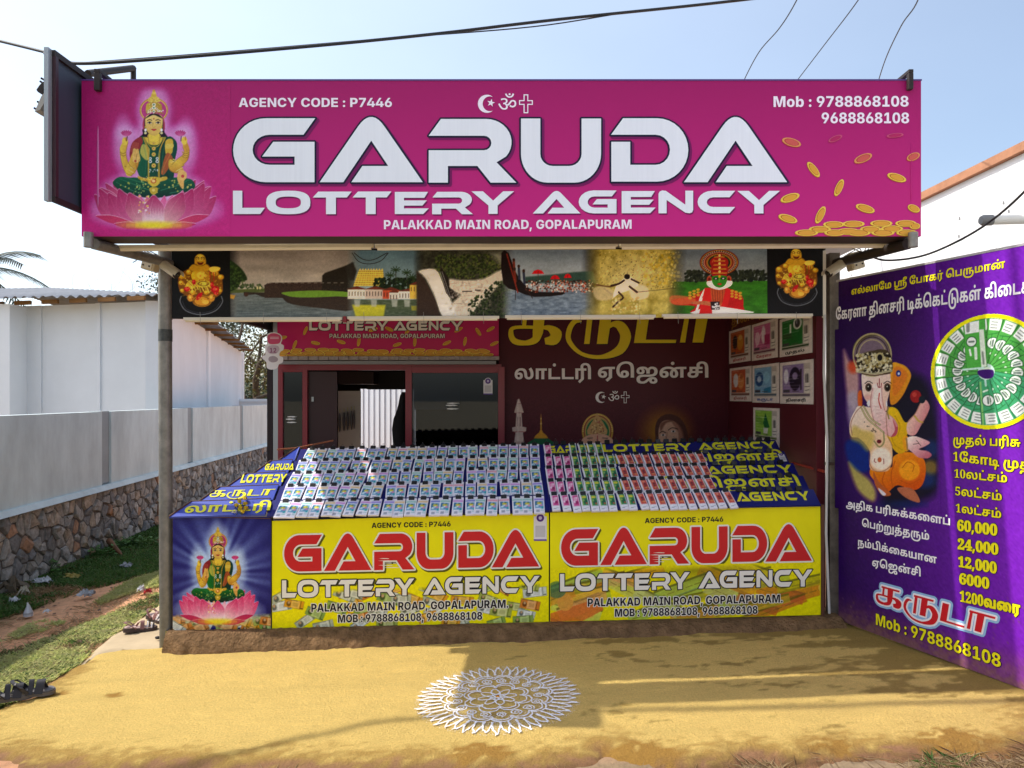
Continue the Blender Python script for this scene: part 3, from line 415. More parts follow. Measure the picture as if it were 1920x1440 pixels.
def clusters(cs):
    """group contours whose boxes overlap so that each letter is triangulated alone"""
    bx = [(min(p[0] for p in c),max(p[0] for p in c)) for c in cs]
    o = sorted(range(len(cs)),key=lambda i: bx[i][0]);out = [];cur = [];mx = -1e9
    for i in o:
        if cur and bx[i][0] > mx: out.append(cur);cur = []
        cur.append(cs[i]);mx = max(mx,bx[i][1])
    out.append(cur)
    return out

def offset(cs,r,cell,evenodd=False):
    """outline of everything within r of the shape (rounded), by marching squares on a distance grid"""
    out = []
    A = np.array([p for c in cs for p in c]);x0,y0 = A.min(0)-r-3*cell;x1,y1 = A.max(0)+r+3*cell
    nx = int((x1-x0)/cell)+2;ny = int((y1-y0)/cell)+2
    gx = x0+np.arange(nx)*cell;gy = y0+np.arange(ny)*cell
    GX,GY = np.meshgrid(gx,gy);D = np.full(GX.shape,1e9)
    for c in cs:
        C = np.asarray(c,float)
        for a,b in zip(C,np.roll(C,-1,0)):
            i0 = max(0,int((min(a[0],b[0])-r-2*cell-x0)/cell));i1 = min(nx,int((max(a[0],b[0])+r+2*cell-x0)/cell)+2)
            j0 = max(0,int((min(a[1],b[1])-r-2*cell-y0)/cell));j1 = min(ny,int((max(a[1],b[1])+r+2*cell-y0)/cell)+2)
            X = GX[j0:j1,i0:i1];Y = GY[j0:j1,i0:i1];d = b-a;l2 = d @ d
            if l2 == 0: continue
            t = np.clip(((X-a[0])*d[0]+(Y-a[1])*d[1])/l2,0,1)
            q = np.hypot(X-a[0]-t*d[0],Y-a[1]-t*d[1])
            D[j0:j1,i0:i1] = np.minimum(D[j0:j1,i0:i1],q)
    ins = inside(np.stack([GX.ravel(),GY.ravel()],1),cs,evenodd).reshape(GX.shape)
    D = np.where(ins,-D,D)-r
    # marching squares
    nxt = {}
    def cut(a,b):  # a,b grid indices (j,i)
        va,vb = D[a],D[b];t = va/(va-vb)
        return (gx[a[1]]+t*(gx[b[1]]-gx[a[1]]),gy[a[0]]+t*(gy[b[0]]-gy[a[0]]))
    S = D < 0
    code = S[:-1,:-1]*1+S[:-1,1:]*2+S[1:,1:]*4+S[1:,:-1]*8
    for j,i in zip(*np.nonzero((code > 0) & (code < 15))):
        c = code[j,i];A_,B_,C_,D_ = (j,i),(j,i+1),(j+1,i+1),(j+1,i)
        E = [(A_,B_),(B_,C_),(D_,C_),(A_,D_)]  # bottom right top left
        seg = {1: [(3,0)],2: [(0,1)],3: [(3,1)],4: [(1,2)],5: [(3,2),(1,0)],6: [(0,2)],7: [(3,2)],8: [(2,3)],9: [(2,0)],10: [(0,3),(2,1)],11: [(2,1)],12: [(1,3)],13: [(1,0)],14: [(0,3)]}[int(c)]
        for a,b in seg: nxt[E[a]] = E[b]
    while nxt:
        s = next(iter(nxt));loop = [];k = s
        while k in nxt:
            loop.append(cut(*k));k = nxt.pop(k)
        if len(loop) > 5:
            L_ = np.array(loop);keep = []
            m = len(L_);i = 0   # greedy simplification
            tol = cell*0.22;idx = [0]
            a = 0
            while a < m-1:
                b = min(a+2,m-1);best = min(a+1,m-1)
                while b < m and b-a < 40:
                    d = L_[b]-L_[a];n_ = np.hypot(*d)+1e-9
                    dist = np.abs((L_[a:b+1]-L_[a]) @ np.array([-d[1],d[0]])/n_).max()
                    if dist > tol: break
                    best = b;b += 1
                idx.append(best);a = best
            P_ = [tuple(L_[i]) for i in idx]
            if len(P_) > 3: out.append(P_[:-1] if idx[-1] == m-1 and np.hypot(*(L_[-1]-L_[0])) < cell*0.3 else P_)
    return out

class Sheet:
    """flat print: letters and shapes laid on a Frame, one mesh"""
    def __init__(s,frame): s.fr = frame;s.mb = MB();s.mats = []
    def mi(s,m):
        if m not in s.mats: s.mats.append(m)
        return s.mats.index(m)
    def shape(s,cs,m,h=0.002,evenodd=False):
        for g in clusters(cs):
            V,T = triangulate(g,evenodd)
            if len(T) == 0: continue
            vs = [s.fr.p(a,b,h) for a,b in V]
            t = T[0];n = (vs[t[1]]-vs[t[0]]).cross(vs[t[2]]-vs[t[0]])
            tr = [tuple(int(i) for i in x) for x in T]
            if n.dot(s.fr.n) < 0: tr = [x[::-1] for x in tr]
            s.mb.add(vs,tr,s.mi(m))
        return s
    def quad(s,a0,b0,a1,b1,m,h=0.002): return s.poly([(a0,b0),(a1,b0),(a1,b1),(a0,b1)],m,h)
    def poly(s,pts,m,h=0.002):
        vs = [s.fr.p(a,b,h) for a,b in pts]
        n = (vs[1]-vs[0]).cross(vs[2]-vs[1]);f = tuple(range(len(vs)))
        s.mb.add(vs,[f if n.dot(s.fr.n) > 0 else f[::-1]],s.mi(m));return s
    def build(s,name,parent): return s.mb.build(name,s.mats,parent)

def place(cs,A,B_,T,ref,x0=None,x1=None):
    """affine: contour x-range -> A..B_, y 0..ref -> A..T ; all in a frame's own units"""
    if x0 is None: x0 = min(p[0] for c in cs for p in c)
    if x1 is None: x1 = max(p[0] for c in cs for p in c)
    A = np.array(A,float);U = (np.array(B_,float)-A)/(x1-x0);V = (np.array(T,float)-A)/ref
    return [[tuple(A+U*(x-x0)+V*y) for x,y in c] for c in cs]
def fit(cs,x0,x1,yb,yt,ref,slope=0.0):
    """photo-pixel box: baseline yb, cap top yt"""
    return place(cs,(x0,yb),(x1,yb+slope*(x1-x0)),(x0,yt),ref)
CAP = 727.0

# wide display alphabet drawn from the sign (units: cap height 433 for the big word, 150 for the small one)
def arc(cx,cy,rx,ry,a0,a1,n=10):
    return [(cx+rx*math.cos(math.radians(a0+(a1-a0)*i/n)),cy-ry*math.sin(math.radians(a0+(a1-a0)*i/n))) for i in range(n+1)]
def quad_arc(a,b,c,n=9):
    return [tuple((1-t) ** 2*a[i]+2*t*(1-t)*b[i]+t*t*c[i] for i in (0,1)) for t in [j/n for j in range(n+1)]]
def big_word():
    # traced in a picture space with y down; flipped at the end (baseline 732)
    G = [(585,298),(505,410),(275,410)]+arc(275,512,115,102,90,270,12)[1:]+[(445,614),(445,558),(225,558),(300,458),(580,458),(580,732),(250,732)]+arc(250,515,222,217,270,90,18)[1:]
    def A(x):
        return [(x,732)]+quad_arc((x+262,352),(x+350,226),(x+438,352))+[(x+700,732),(x+215,732),(x+290,622),(x+465,622),(x+350,450),(x+160,732)]
    R = [(1355,417),(1438,303),(1745,303)]+arc(1745,460,172,157,90,-38,12)[1:]+[(1815,597),(1949,735),(1775,735),(1685,622),(1485,622),(1485,735),(1355,735),(1355,515),(1730,515)]+arc(1730,466,50,49,-90,90,8)[1:]
    ux = 1884
    U = [(ux+97,300),(ux+228,300),(ux+228,540)]+arc(ux+313,540,85,82,180,270,6)[1:]+arc(ux+423,540,85,82,270,360,6)+[(ux+508,300),(ux+640,300),(ux+640,540)]+arc(ux+460,540,180,195,0,-90,10)[1:]+arc(ux+277,540,180,195,270,180,10)
    D = [(ux+708,410),(ux+790,298),(ux+1020,298)]+arc(ux+1020,513,212,215,90,-90,16)[1:]+[(ux+710,728),(ux+710,458),(ux+838,458),(ux+838,614),(ux+1010,614)]+arc(ux+1010,512,98,102,-90,90,10)[1:]
    L_ = [G,A(615),R,U,D,A(ux+1203)]
    return [[(x,732-y) for x,y in c] for c in L_]
def small_word():
    base = 950
    def T(x): return [(x+37,797),(x+264,797),(x+232,837),(x+157,837),(x+157,950),(x+90,950),(x+90,837),(x,837)]
    def E(x): return [(x,800),(x+225,800),(x+200,840),(x+62,840),(x+62,858),(x+217,858),(x+187,893),(x+62,893),(x+62,912),(x+230,912),(x+193,950),(x,950)]
    def Y(x): return [(x,797),(x+78,797),(x+147,860),(x+215,797),(x+289,797),(x+177,893),(x+177,950),(x+115,950),(x+115,893)]
    Lt = [(27,790),(90,790),(90,906),(243,906),(212,948),(27,948)]
    def sup(cx,cy,rx,ry,n=28,rev=False):
        o = []
        for i in range(n):
            a = 2*math.pi*i/n;c = math.cos(a);s_ = math.sin(a)
            o.append((cx+rx*math.copysign(abs(c) ** 0.75,c),cy-ry*math.copysign(abs(s_) ** 0.75,s_)))
        return o[::-1] if rev else o
    O = [sup(402,870,150,80),sup(402,870,86,40,rev=True)]
    R = [(1380,838),(1412,800),(1575,800)]+arc(1575,853,73,53,90,-60,8)[1:]+[(1600,906),(1655,952),(1580,952),(1540,914),(1440,914),(1440,952),(1378,952),(1378,880),(1560,880)]+arc(1560,859,22,21,-90,90,5)[1:]
    u = 1884
    A = [(u+177,948)]+quad_arc((u+304,814),(u+338,777),(u+372,814))+[(u+500,948),(u+277,948),(u+310,909),(u+390,909),(u+338,850),(u+247,948)]
    G = [(u+745,790),(u+713,830),(u+595,830)]+arc(u+595,868,46,38,90,270,7)[1:]+[(u+685,906),(u+685,884),(u+582,884),(u+612,848),(u+745,848),(u+745,945),(u+590,945)]+arc(u+590,867,102,78,270,90,10)[1:]
    N_ = [(u+1030,938),(u+1030,806),(u+1038,790),(u+1055,783),(u+1080,786),(u+1212,880),(u+1212,785),(u+1265,785),(u+1265,915),(u+1258,932),(u+1240,938),(u+1212,934),(u+1085,848),(u+1085,938)]
    C = [(u+1550,782),(u+1512,826),(u+1400,826)]+arc(u+1400,859,43,33,90,270,6)[1:]+[(u+1550,892),(u+1512,934),(u+1395,934)]+arc(u+1395,858,100,76,270,90,10)[1:]
    y2 = [(x,y-20) for x,y in Y(u+1565)]
    up = lambda c,d: [(x,y+d) for x,y in c]
    L_ = [Lt]+O+[T(568),T(838),E(1125),R,Y(1645),A,up(G,3),up(E(u+780),-3),up(N_,10),up(C,14),up(y2,20)]
    return [[(x,base-y) for x,y in c] for c in L_]
BIG = big_word();SMALL = small_word()

def smooth_closed(pts,k=6):
    P = [np.array(p,float) for p in pts];n = len(P);out = []
    for i in range(n):
        p0,p1,p2,p3 = P[i-1],P[i],P[(i+1) % n],P[(i+2) % n]
        for j in range(k):
            t = j/k
            out.append(tuple(0.5*(2*p1+(p2-p0)*t+(2*p0-5*p1+4*p2-p3)*t*t+(3*p1-p0-3*p2+p3)*t ** 3)))
    return out
def smooth_open(pts,k=5):
    P = [np.array(p,float) for p in pts];n = len(P);out = []
    for i in range(n-1):
        p0 = P[i-1] if i else 2*P[0]-P[1];p1,p2 = P[i],P[i+1];p3 = P[i+2] if i+2 < n else 2*P[-1]-P[-2]
        for j in range(k):
            t = j/k
            out.append(tuple(0.5*(2*p1+(p2-p0)*t+(2*p0-5*p1+4*p2-p3)*t*t+(3*p1-p0-3*p2+p3)*t ** 3)))
    return out+[tuple(P[-1])]
def brush(path,widths,k=5):
    """contour of a pen stroke of changing width"""
    P = np.array(smooth_open(path,k));w = np.interp(np.linspace(0,1,len(P)),np.linspace(0,1,len(widths)),widths)/2
    t = np.gradient(P,axis=0);t /= np.linalg.norm(t,axis=1)[:,None]+1e-9;n = np.stack([-t[:,1],t[:,0]],1)
    c = [tuple(p) for p in P+n*w[:,None]]+[tuple(p) for p in (P-n*w[:,None])[::-1]]
    a = sum(c[i][0]*c[(i+1) % len(c)][1]-c[(i+1) % len(c)][0]*c[i][1] for i in range(len(c)))
    return c if a > 0 else c[::-1]
def tamil_word():
    """the shop's name in its thick-and-thin Tamil lettering; y up, foot line 0, head line 260 (all strokes wind the same way)"""
    o = []
    def P(c):
        a = sum(c[i][0]*c[(i+1) % len(c)][1]-c[(i+1) % len(c)][0]*c[i][1] for i in range(len(c)))
        o.append(c if a > 0 else c[::-1])
    f = lambda L_: [(x,240-y) for x,y in L_]
    # ka
    P(f([(205,-45),(510,-45),(500,-15),(200,-15)]))
    P(f([(228,-45),(262,-45),(245,100),(212,100)]))
    P(f([(310,-45),(405,-45),(385,150),(300,150)]))
    o.append(brush(f([(385,105),(160,105),(122,150),(150,215),(240,232),(320,205),(344,140)]),[26,28,42,50,40,60,84]))
    o.append(brush(f([(385,105),(440,112),(488,155),(470,205),(400,218)]),[26,50,100,90,50]))
    # ru with its great loop
    P(f([(740,-45),(1040,-45),(1032,-15),(735,-15)]))
    P(f([(755,-45),(798,-45),(765,240),(720,240)]))
    P(f([(860,-45),(955,-45),(912,240),(824,240)]))
    o.append(brush(f([(915,110),(960,78),(1020,95),(1060,180),(1010,290),(860,346),(700,320),(600,220),(598,130),(640,60),(700,55)]),[20,44,80,90,76,32,30,40,44,40,12]))
    # ta
    P(f([(1170,-45),(1262,-45),(1225,205),(1475,205),(1470,232),(1128,232)]))
    # aa
    P(f([(1545,-45),(1880,-45),(1872,-15),(1540,-15)]))
    P(f([(1555,-45),(1590,-45),(1548,228),(1504,228)]))
    P(f([(1650,-45),(1745,-45),(1695,228),(1607,228)]))
    return o
TAMIL = tamil_word()

# ---------------------------------------------------------------- painted prints (pictures on vinyl, stored as colours on a fine mesh)
class Canvas:
    def __init__(s,w,h,X,Y,base=(255,255,255)):
        s.w,s.h = w,h;s.X = X;s.Y = Y
        s.im = np.ones((h,w,3))*np.array(base,float)/255
        s.px = float(np.median(np.abs(np.diff(X,axis=1)))) or 1.0
    def _win(s,x0,y0,x1,y1):
        m = (s.X >= x0) & (s.X <= x1) & (s.Y >= y0) & (s.Y <= y1)
        if not m.any(): return None
        r = np.nonzero(m.any(1))[0];c = np.nonzero(m.any(0))[0]
        return slice(r[0],r[-1]+1),slice(c[0],c[-1]+1)
    def put(s,win,a,col):
        a = np.clip(a,0,1)[...,None]
        c = np.asarray(col,float)/255
        s.im[win] = s.im[win]*(1-a)+c*a
    def all(s): return (slice(0,s.h),slice(0,s.w))
    def poly(s,pts,col,soft=1.0,al=1.0,sm=0,grad=None):
        if sm: pts = smooth_closed(pts,sm)
        P = np.array(pts,float);pad = s.px*(soft+1)
        win = s._win(P[:,0].min()-pad,P[:,1].min()-pad,P[:,0].max()+pad,P[:,1].max()+pad)
        if win is None: return s
        X = s.X[win];Y = s.Y[win];d = np.full(X.shape,1e18);r = np.zeros(X.shape,int)
        for (ax,ay),(bx,by) in zip(P,np.roll(P,-1,0)):
            dx,dy = bx-ax,by-ay;l2 = dx*dx+dy*dy
            if l2 == 0: continue
            t = np.clip(((X-ax)*dx+(Y-ay)*dy)/l2,0,1)
            d = np.minimum(d,(X-ax-t*dx) ** 2+(Y-ay-t*dy) ** 2)
            if dy != 0:
                lo,hi = min(ay,by),max(ay,by)
                r += ((Y > lo) & (Y <= hi) & (X < ax+(Y-ay)/dy*dx))
        d = np.sqrt(d)*np.where(r % 2 == 1,-1,1)
        a = np.clip(0.5-d/(soft*s.px),0,1)*al
        if grad:   # (x0,y0,x1,y1,col2)
            gx0,gy0,gx1,gy1,c2 = grad;L2 = (gx1-gx0) ** 2+(gy1-gy0) ** 2
            t = np.clip(((X-gx0)*(gx1-gx0)+(Y-gy0)*(gy1-gy0))/L2,0,1)[...,None]
            col = np.array(col,float)*(1-t)+np.array(c2,float)*t
        s.put(win,a,col);return s
    def ell(s,cx,cy,rx,ry,col,rot=0,soft=1.0,al=1.0):
        R = max(rx,ry)+s.px*(soft+1)
        win = s._win(cx-R,cy-R,cx+R,cy+R)
        if win is None: return s
        X = s.X[win]-cx;Y = s.Y[win]-cy;c,q = math.cos(rot),math.sin(rot)
        u = X*c+Y*q;v = -X*q+Y*c
        d = (np.hypot(u/rx,v/ry)-1)*min(rx,ry)
        s.put(win,np.clip(0.5-d/(soft*s.px),0,1)*al,col);return s
    def ring(s,cx,cy,rx,ry,w,col,al=1.0,soft=1.0):
        R = max(rx,ry)+w+s.px*2
        win = s._win(cx-R,cy-R,cx+R,cy+R)
        if win is None: return s
        d = np.abs((np.hypot((s.X[win]-cx)/rx,(s.Y[win]-cy)/ry)-1)*min(rx,ry))-w/2
        s.put(win,np.clip(0.5-d/(soft*s.px),0,1)*al,col);return s
    def line(s,pts,w,col,al=1.0,sm=0,soft=1.0):
        if sm: pts = smooth_open(pts,sm)
        P = np.array(pts,float);ws = np.linspace(w[0],w[1],len(P)) if isinstance(w,tuple) else np.full(len(P),w)
        pad = ws.max()+s.px*(soft+1)
        win = s._win(P[:,0].min()-pad,P[:,1].min()-pad,P[:,0].max()+pad,P[:,1].max()+pad)
        if win is None: return s
        X = s.X[win];Y = s.Y[win];d = np.full(X.shape,1e9)
        for i in range(len(P)-1):
            (ax,ay),(bx,by) = P[i],P[i+1];dx,dy = bx-ax,by-ay;l2 = dx*dx+dy*dy+1e-12
            t = np.clip(((X-ax)*dx+(Y-ay)*dy)/l2,0,1)
            d = np.minimum(d,np.hypot(X-ax-t*dx,Y-ay-t*dy)-(ws[i]+(ws[i+1]-ws[i])*t)/2)
        s.put(win,np.clip(0.5-d/(soft*s.px),0,1)*al,col);return s
    def glow(s,cx,cy,rx,ry,col,al=1.0,p=1.0):
        d = np.hypot((s.X-cx)/rx,(s.Y-cy)/ry)
        s.put(s.all(),al*np.clip(1-d,0,1) ** p,col);return s
    def noise(s,sx,sy,seed=0,octaves=3):
        g = np.random.default_rng(seed);out = np.zeros(s.X.shape);amp = 1.0;tot = 0
        for o in range(octaves):
            gr = g.random((64,64));u = s.X/sx*2 ** o+13.7*o;v = s.Y/sy*2 ** o+5.1*o
            i = np.floor(u).astype(int);j = np.floor(v).astype(int);fu = u-i;fv = v-j
            fu = fu*fu*(3-2*fu);fv = fv*fv*(3-2*fv)
            A = gr[j % 64,i % 64];B2 = gr[j % 64,(i+1) % 64];C = gr[(j+1) % 64,i % 64];D = gr[(j+1) % 64,(i+1) % 64]
            out += amp*((A*(1-fu)+B2*fu)*(1-fv)+(C*(1-fu)+D*fu)*fv);tot += amp;amp *= 0.5
        return out/tot
    def sprinkle(s,n,x0,y0,x1,y1,r,cols,seed=0,al=0.9,test=None,asp=1.0):
        g = np.random.default_rng(seed)
        for _ in range(n):
            x,y = g.uniform(x0,x1),g.uniform(y0,y1)
            if test and not test(x,y): continue
            q = r*g.uniform(0.6,1.4);s.ell(x,y,q,q*asp,cols[g.integers(len(cols))],al=al,rot=g.uniform(0,3))
        return s

def raster(name,cv,pts,m,parent,local=False):
    """the canvas as a fine coloured mesh; pts (h,w,3)"""
    h,w = cv.h,cv.w
    P = np.asarray(pts,float).reshape(-1,3)
    if parent is not None and not local: P = P-np.array(origin_of(parent))
    me = bpy.data.meshes.new(name);me.vertices.add(h*w);me.vertices.foreach_set('co',P.astype(np.float32).ravel())
    i = np.arange(h*w).reshape(h,w)
    q = np.stack([i[1:,:-1],i[1:,1:],i[:-1,1:],i[:-1,:-1]],-1).reshape(-1,4)
    n = len(q);me.loops.add(n*4);me.loops.foreach_set('vertex_index',q.astype(np.int32).ravel())
    me.polygons.add(n);me.polygons.foreach_set('loop_start',np.arange(0,4*n,4,dtype=np.int32))
    me.update(calc_edges=True)
    ca = me.color_attributes.new('Col','BYTE_COLOR','POINT')
    gn_ = np.random.default_rng(h*w);fine_ = cv.noise(cv.px*3.5,cv.px*3.5,77,2)[...,None]
    cv.im = np.clip(cv.im*(0.95+0.10*fine_)+0.014*gn_.normal(0,1,cv.im.shape[:2])[...,None],0,1)
    c = np.ones((h*w,4),np.float32);c[:,:3] = cv.im.reshape(-1,3)
    ca.data.foreach_set('color_srgb',c.ravel())
    me.materials.append(m);me.validate()
    o = bpy.data.objects.new(name,me);COL.objects.link(o)
    if parent is not None: o.parent = parent
    return o
def flat_canvas(x0,y0,x1,y1,res,base=(255,255,255)):
    """canvas in photo-pixel units; res = samples per photo pixel"""
    w = int((x1-x0)*res)+1;h = int((y1-y0)*res)+1
    X,Y = np.meshgrid(np.linspace(x0,x1,w),np.linspace(y0,y1,h))
    return Canvas(w,h,X,Y,base)
def on_plane(cv,D):
    return np.stack([(cv.X-CX)*D/F,np.full(cv.X.shape,float(D)),H+(CY-cv.Y)*D/F],-1)
def grid_in(fr,a0,b0,a1,b1,w,h,off=0.0):
    a,b = np.meshgrid(np.linspace(a0,a1,w),np.linspace(b0,b1,h))
    o = np.array(fr.o);return o+a[...,None]*np.array(fr.ua)+b[...,None]*np.array(fr.va)+off*np.array(fr.n),a,b

# ---------------------------------------------------------------- ground
def vnoise(x,y,seed=0,octv=4):
    g = np.random.default_rng(seed).random((128,128));out = np.zeros_like(x,dtype=float);a = 1.0;t = 0
    for o in range(octv):
        u = x*2 ** o+31.7*o;v = y*2 ** o+17.3*o
        i = np.floor(u).astype(int);j = np.floor(v).astype(int);fu = u-i;fv = v-j
        fu = fu*fu*(3-2*fu);fv = fv*fv*(3-2*fv)
        out += a*((g[j % 128,i % 128]*(1-fu)+g[j % 128,(i+1) % 128]*fu)*(1-fv)+(g[(j+1) % 128,i % 128]*(1-fu)+g[(j+1) % 128,(i+1) % 128]*fu)*fv)
        t += a;a *= 0.5
    return out/t
def gzn(x,y=0): return 0.038*np.clip(x,-6,6)

def grid_mesh(name,xs,ys,zf,m,keep=None,kind='structure',cols=None):
    X,Y = np.meshgrid(xs,ys);Z = zf(X,Y);h,w = X.shape
    i = np.arange(h*w).reshape(h,w)
    q = np.stack([i[:-1,:-1],i[:-1,1:],i[1:,1:],i[1:,:-1]],-1)
    if keep is not None:
        K = keep(X,Y);kk = K[:-1,:-1] & K[:-1,1:] & K[1:,1:] & K[1:,:-1];q = q[kk]
    q = q.reshape(-1,4)
    me = bpy.data.meshes.new(name);me.vertices.add(h*w)
    me.vertices.foreach_set('co',np.stack([X,Y,Z],-1).astype(np.float32).ravel())
    n = len(q);me.loops.add(4*n);me.loops.foreach_set('vertex_index',q.astype(np.int32).ravel())
    me.polygons.add(n);me.polygons.foreach_set('loop_start',np.arange(0,4*n,4,dtype=np.int32))
    me.polygons.foreach_set('use_smooth',np.ones(n,bool))
    me.update(calc_edges=True)
    if cols is not None:
        ca = me.color_attributes.new('Col','FLOAT_COLOR','POINT');c = np.ones((h,w,4),np.float32);c[...,:3] = cols(X,Y)
        ca.data.foreach_set('color',c.ravel())
    me.materials.append(m);me.validate()
    o = bpy.data.objects.new(name,me);COL.objects.link(o)
    if kind: o['kind'] = kind
    return o

def project(x,y,z):
    return CX+x/y*F,CY-(z-H)/y*F

def soil_material():
    m = bpy.data.materials.new('soil');m.use_nodes = True;N = m.node_tree.nodes;L = m.node_tree.links;b = N['Principled BSDF']
    b.inputs['Roughness'].default_value = 0.95;b.inputs['Specular IOR Level'].default_value = 0.15
    a = N.new('ShaderNodeVertexColor');a.layer_name = 'Col'
    g = N.new('ShaderNodeNewGeometry')
    n1 = N.new('ShaderNodeTexNoise');n1.inputs['Scale'].default_value = 14;n1.inputs['Detail'].default_value = 8;n1.inputs['Roughness'].default_value = 0.7
    L.new(g.outputs['Position'],n1.inputs['Vector'])
    mr = N.new('ShaderNodeMapRange');mr.inputs['From Min'].default_value = 0.3;mr.inputs['From Max'].default_value = 0.7;mr.inputs['To Min'].default_value = 0.72;mr.inputs['To Max'].default_value = 1.22
    L.new(n1.outputs['Fac'],mr.inputs['Value'])
    mx = N.new('ShaderNodeVectorMath');mx.operation = 'SCALE';L.new(a.outputs['Color'],mx.inputs[0]);L.new(mr.outputs[0],mx.inputs['Scale'])
    L.new(mx.outputs[0],b.inputs['Base Color'])
    n2 = N.new('ShaderNodeTexNoise');n2.inputs['Scale'].default_value = 55;n2.inputs['Detail'].default_value = 9;n2.inputs['Roughness'].default_value = 0.75
    L.new(g.outputs['Position'],n2.inputs['Vector'])
    bp = N.new('ShaderNodeBump');bp.inputs['Strength'].default_value = 0.8;bp.inputs['Distance'].default_value = 0.02
    L.new(n2.outputs['Fac'],bp.inputs['Height']);L.new(bp.outputs[0],b.inputs['Normal'])
    return m
SOIL = soil_material()

def soil_cols(X,Y):
    Ys = np.maximum(Y,0.3);px,py = project(X,Ys,gzn(X))
    red = np.array(lin((226,170,130),.95));dark = np.array(lin((152,126,94),.95));litter = np.array(lin((140,116,88),.75));road = np.array(lin((206,190,160),.85))
    n = vnoise(X*1.7,Y*1.7,3)[...,None];n2 = vnoise(X*6,Y*6,4)[...,None]
    c = red*(0.75+0.5*n)
    # the strip close to the compound wall is leaf litter and dark earth
    wall = -3.922-0.09*Y
    d = X-wall
    t = np.clip((0.75-d+0.4*(n[...,0]-.5))/0.5,0,1)[...,None]
    c = c*(1-t)+(dark*(0.6+0.7*n2))*t
    t = np.clip((3.3-Y+0.5*(n[...,0]-.5))/0.3,0,1)[...,None]
    c = c*(1-t)+(litter*(0.6+0.8*n2))*t
    t = (np.clip((3.25-Y)/0.2,0,1)*np.clip((X+2.6)/.3,0,1))[...,None]
    c = c*(1-t)+np.array(lin((176,154,122),.8))*(0.65+0.6*n2)*t
    t = np.clip((1.2-Y)/0.8,0,1)[...,None]
    c = c*(1-t)+road*t
    return c
xs = np.concatenate([np.linspace(-400,-8,12),np.arange(-7.8,4.6,0.06),np.linspace(5,400,12)])
ys = np.concatenate([np.linspace(-300,-2,10),np.arange(-1.6,9.0,0.06),np.arange(9.2,22,0.5),np.linspace(24,600,14)])
def soil_z(X,Y):
    near = np.clip((9-np.abs(Y))/3,0,1)
    return gzn(X)-0.018+near*(0.022*(vnoise(X*1.3,Y*1.3,1)-0.5)+0.012*(vnoise(X*7,Y*7,2)-0.5))-0.012*(np.abs(X) < 2.2)*((Y > 3) & (Y < 7))
grid_mesh('ground',xs,ys,soil_z,SOIL,cols=soil_cols)

# yellow-washed forecourt: outline in metres, edges ragged
FC_EDGE_L = [(-60,1400),(-60,1345),(0,1326),(82,1300),(86,1282),(150,1245),(168,1228),(232,1216),(300,1212),(330,1205),(340,1150)]
def pxw(px,py): g = ground_at(px,py);return (g.x,g.y)
FC = [pxw(*p) for p in FC_EDGE_L]+[(-1.9,4.9),(2.12,4.9),(2.3,4.55),(2.75,3.55)]+[pxw(1935,1352),pxw(1990,1372),pxw(1900,1392),pxw(1700,1402),pxw(1560,1398),pxw(1490,1418),pxw(1400,1410),pxw(1330,1432),pxw(1200,1415),pxw(1130,1402),pxw(1090,1418),pxw(960,1436),pxw(800,1424),pxw(640,1432),pxw(520,1428),pxw(400,1436),pxw(280,1424),pxw(160,1432),pxw(40,1418)]
def dist_in(poly,X,Y):
    P = np.array(poly);d = np.full(X.shape,1e9)
    for a,b in zip(P,np.roll(P,-1,0)):
        e = b-a;t = np.clip(((X-a[0])*e[0]+(Y-a[1])*e[1])/(e @ e+1e-12),0,1)
        d = np.minimum(d,np.hypot(X-a[0]-t*e[0],Y-a[1]-t*e[1]))
    ins = inside(np.stack([X.ravel(),Y.ravel()],1),[poly],True).reshape(X.shape)
    return np.where(ins,d,-d)
_fc = {}
def fc_d(X,Y):
    k = X.shape
    if k not in _fc: _fc[k] = dist_in(FC,X,Y)+0.10*(vnoise(X*4,Y*4,9)-0.5)+0.05*(vnoise(X*17,Y*17,10)-0.5)
    return _fc[k]
def fc_z(X,Y):
    d = fc_d(X,Y);up = np.clip((d+0.05)/0.10,0,1) ** 0.7
    rough = 0.010*(vnoise(X*5,Y*5,11)-0.5)+0.008*(vnoise(X*16,Y*34,12)-0.5)
    hole = 0
    for hx,hy,r in ((pxw(218,1302)+(0.055,)),(pxw(118,1300)+(0.05,))):
        hole = hole-0.010*np.exp(-(((X-hx)/(r*1.3)) ** 2+((Y-hy)/r) ** 2)*(1+1.5*(vnoise(X*30,Y*30,5)-.4)))
    return gzn(X)-0.034+0.040*up+rough*up+hole
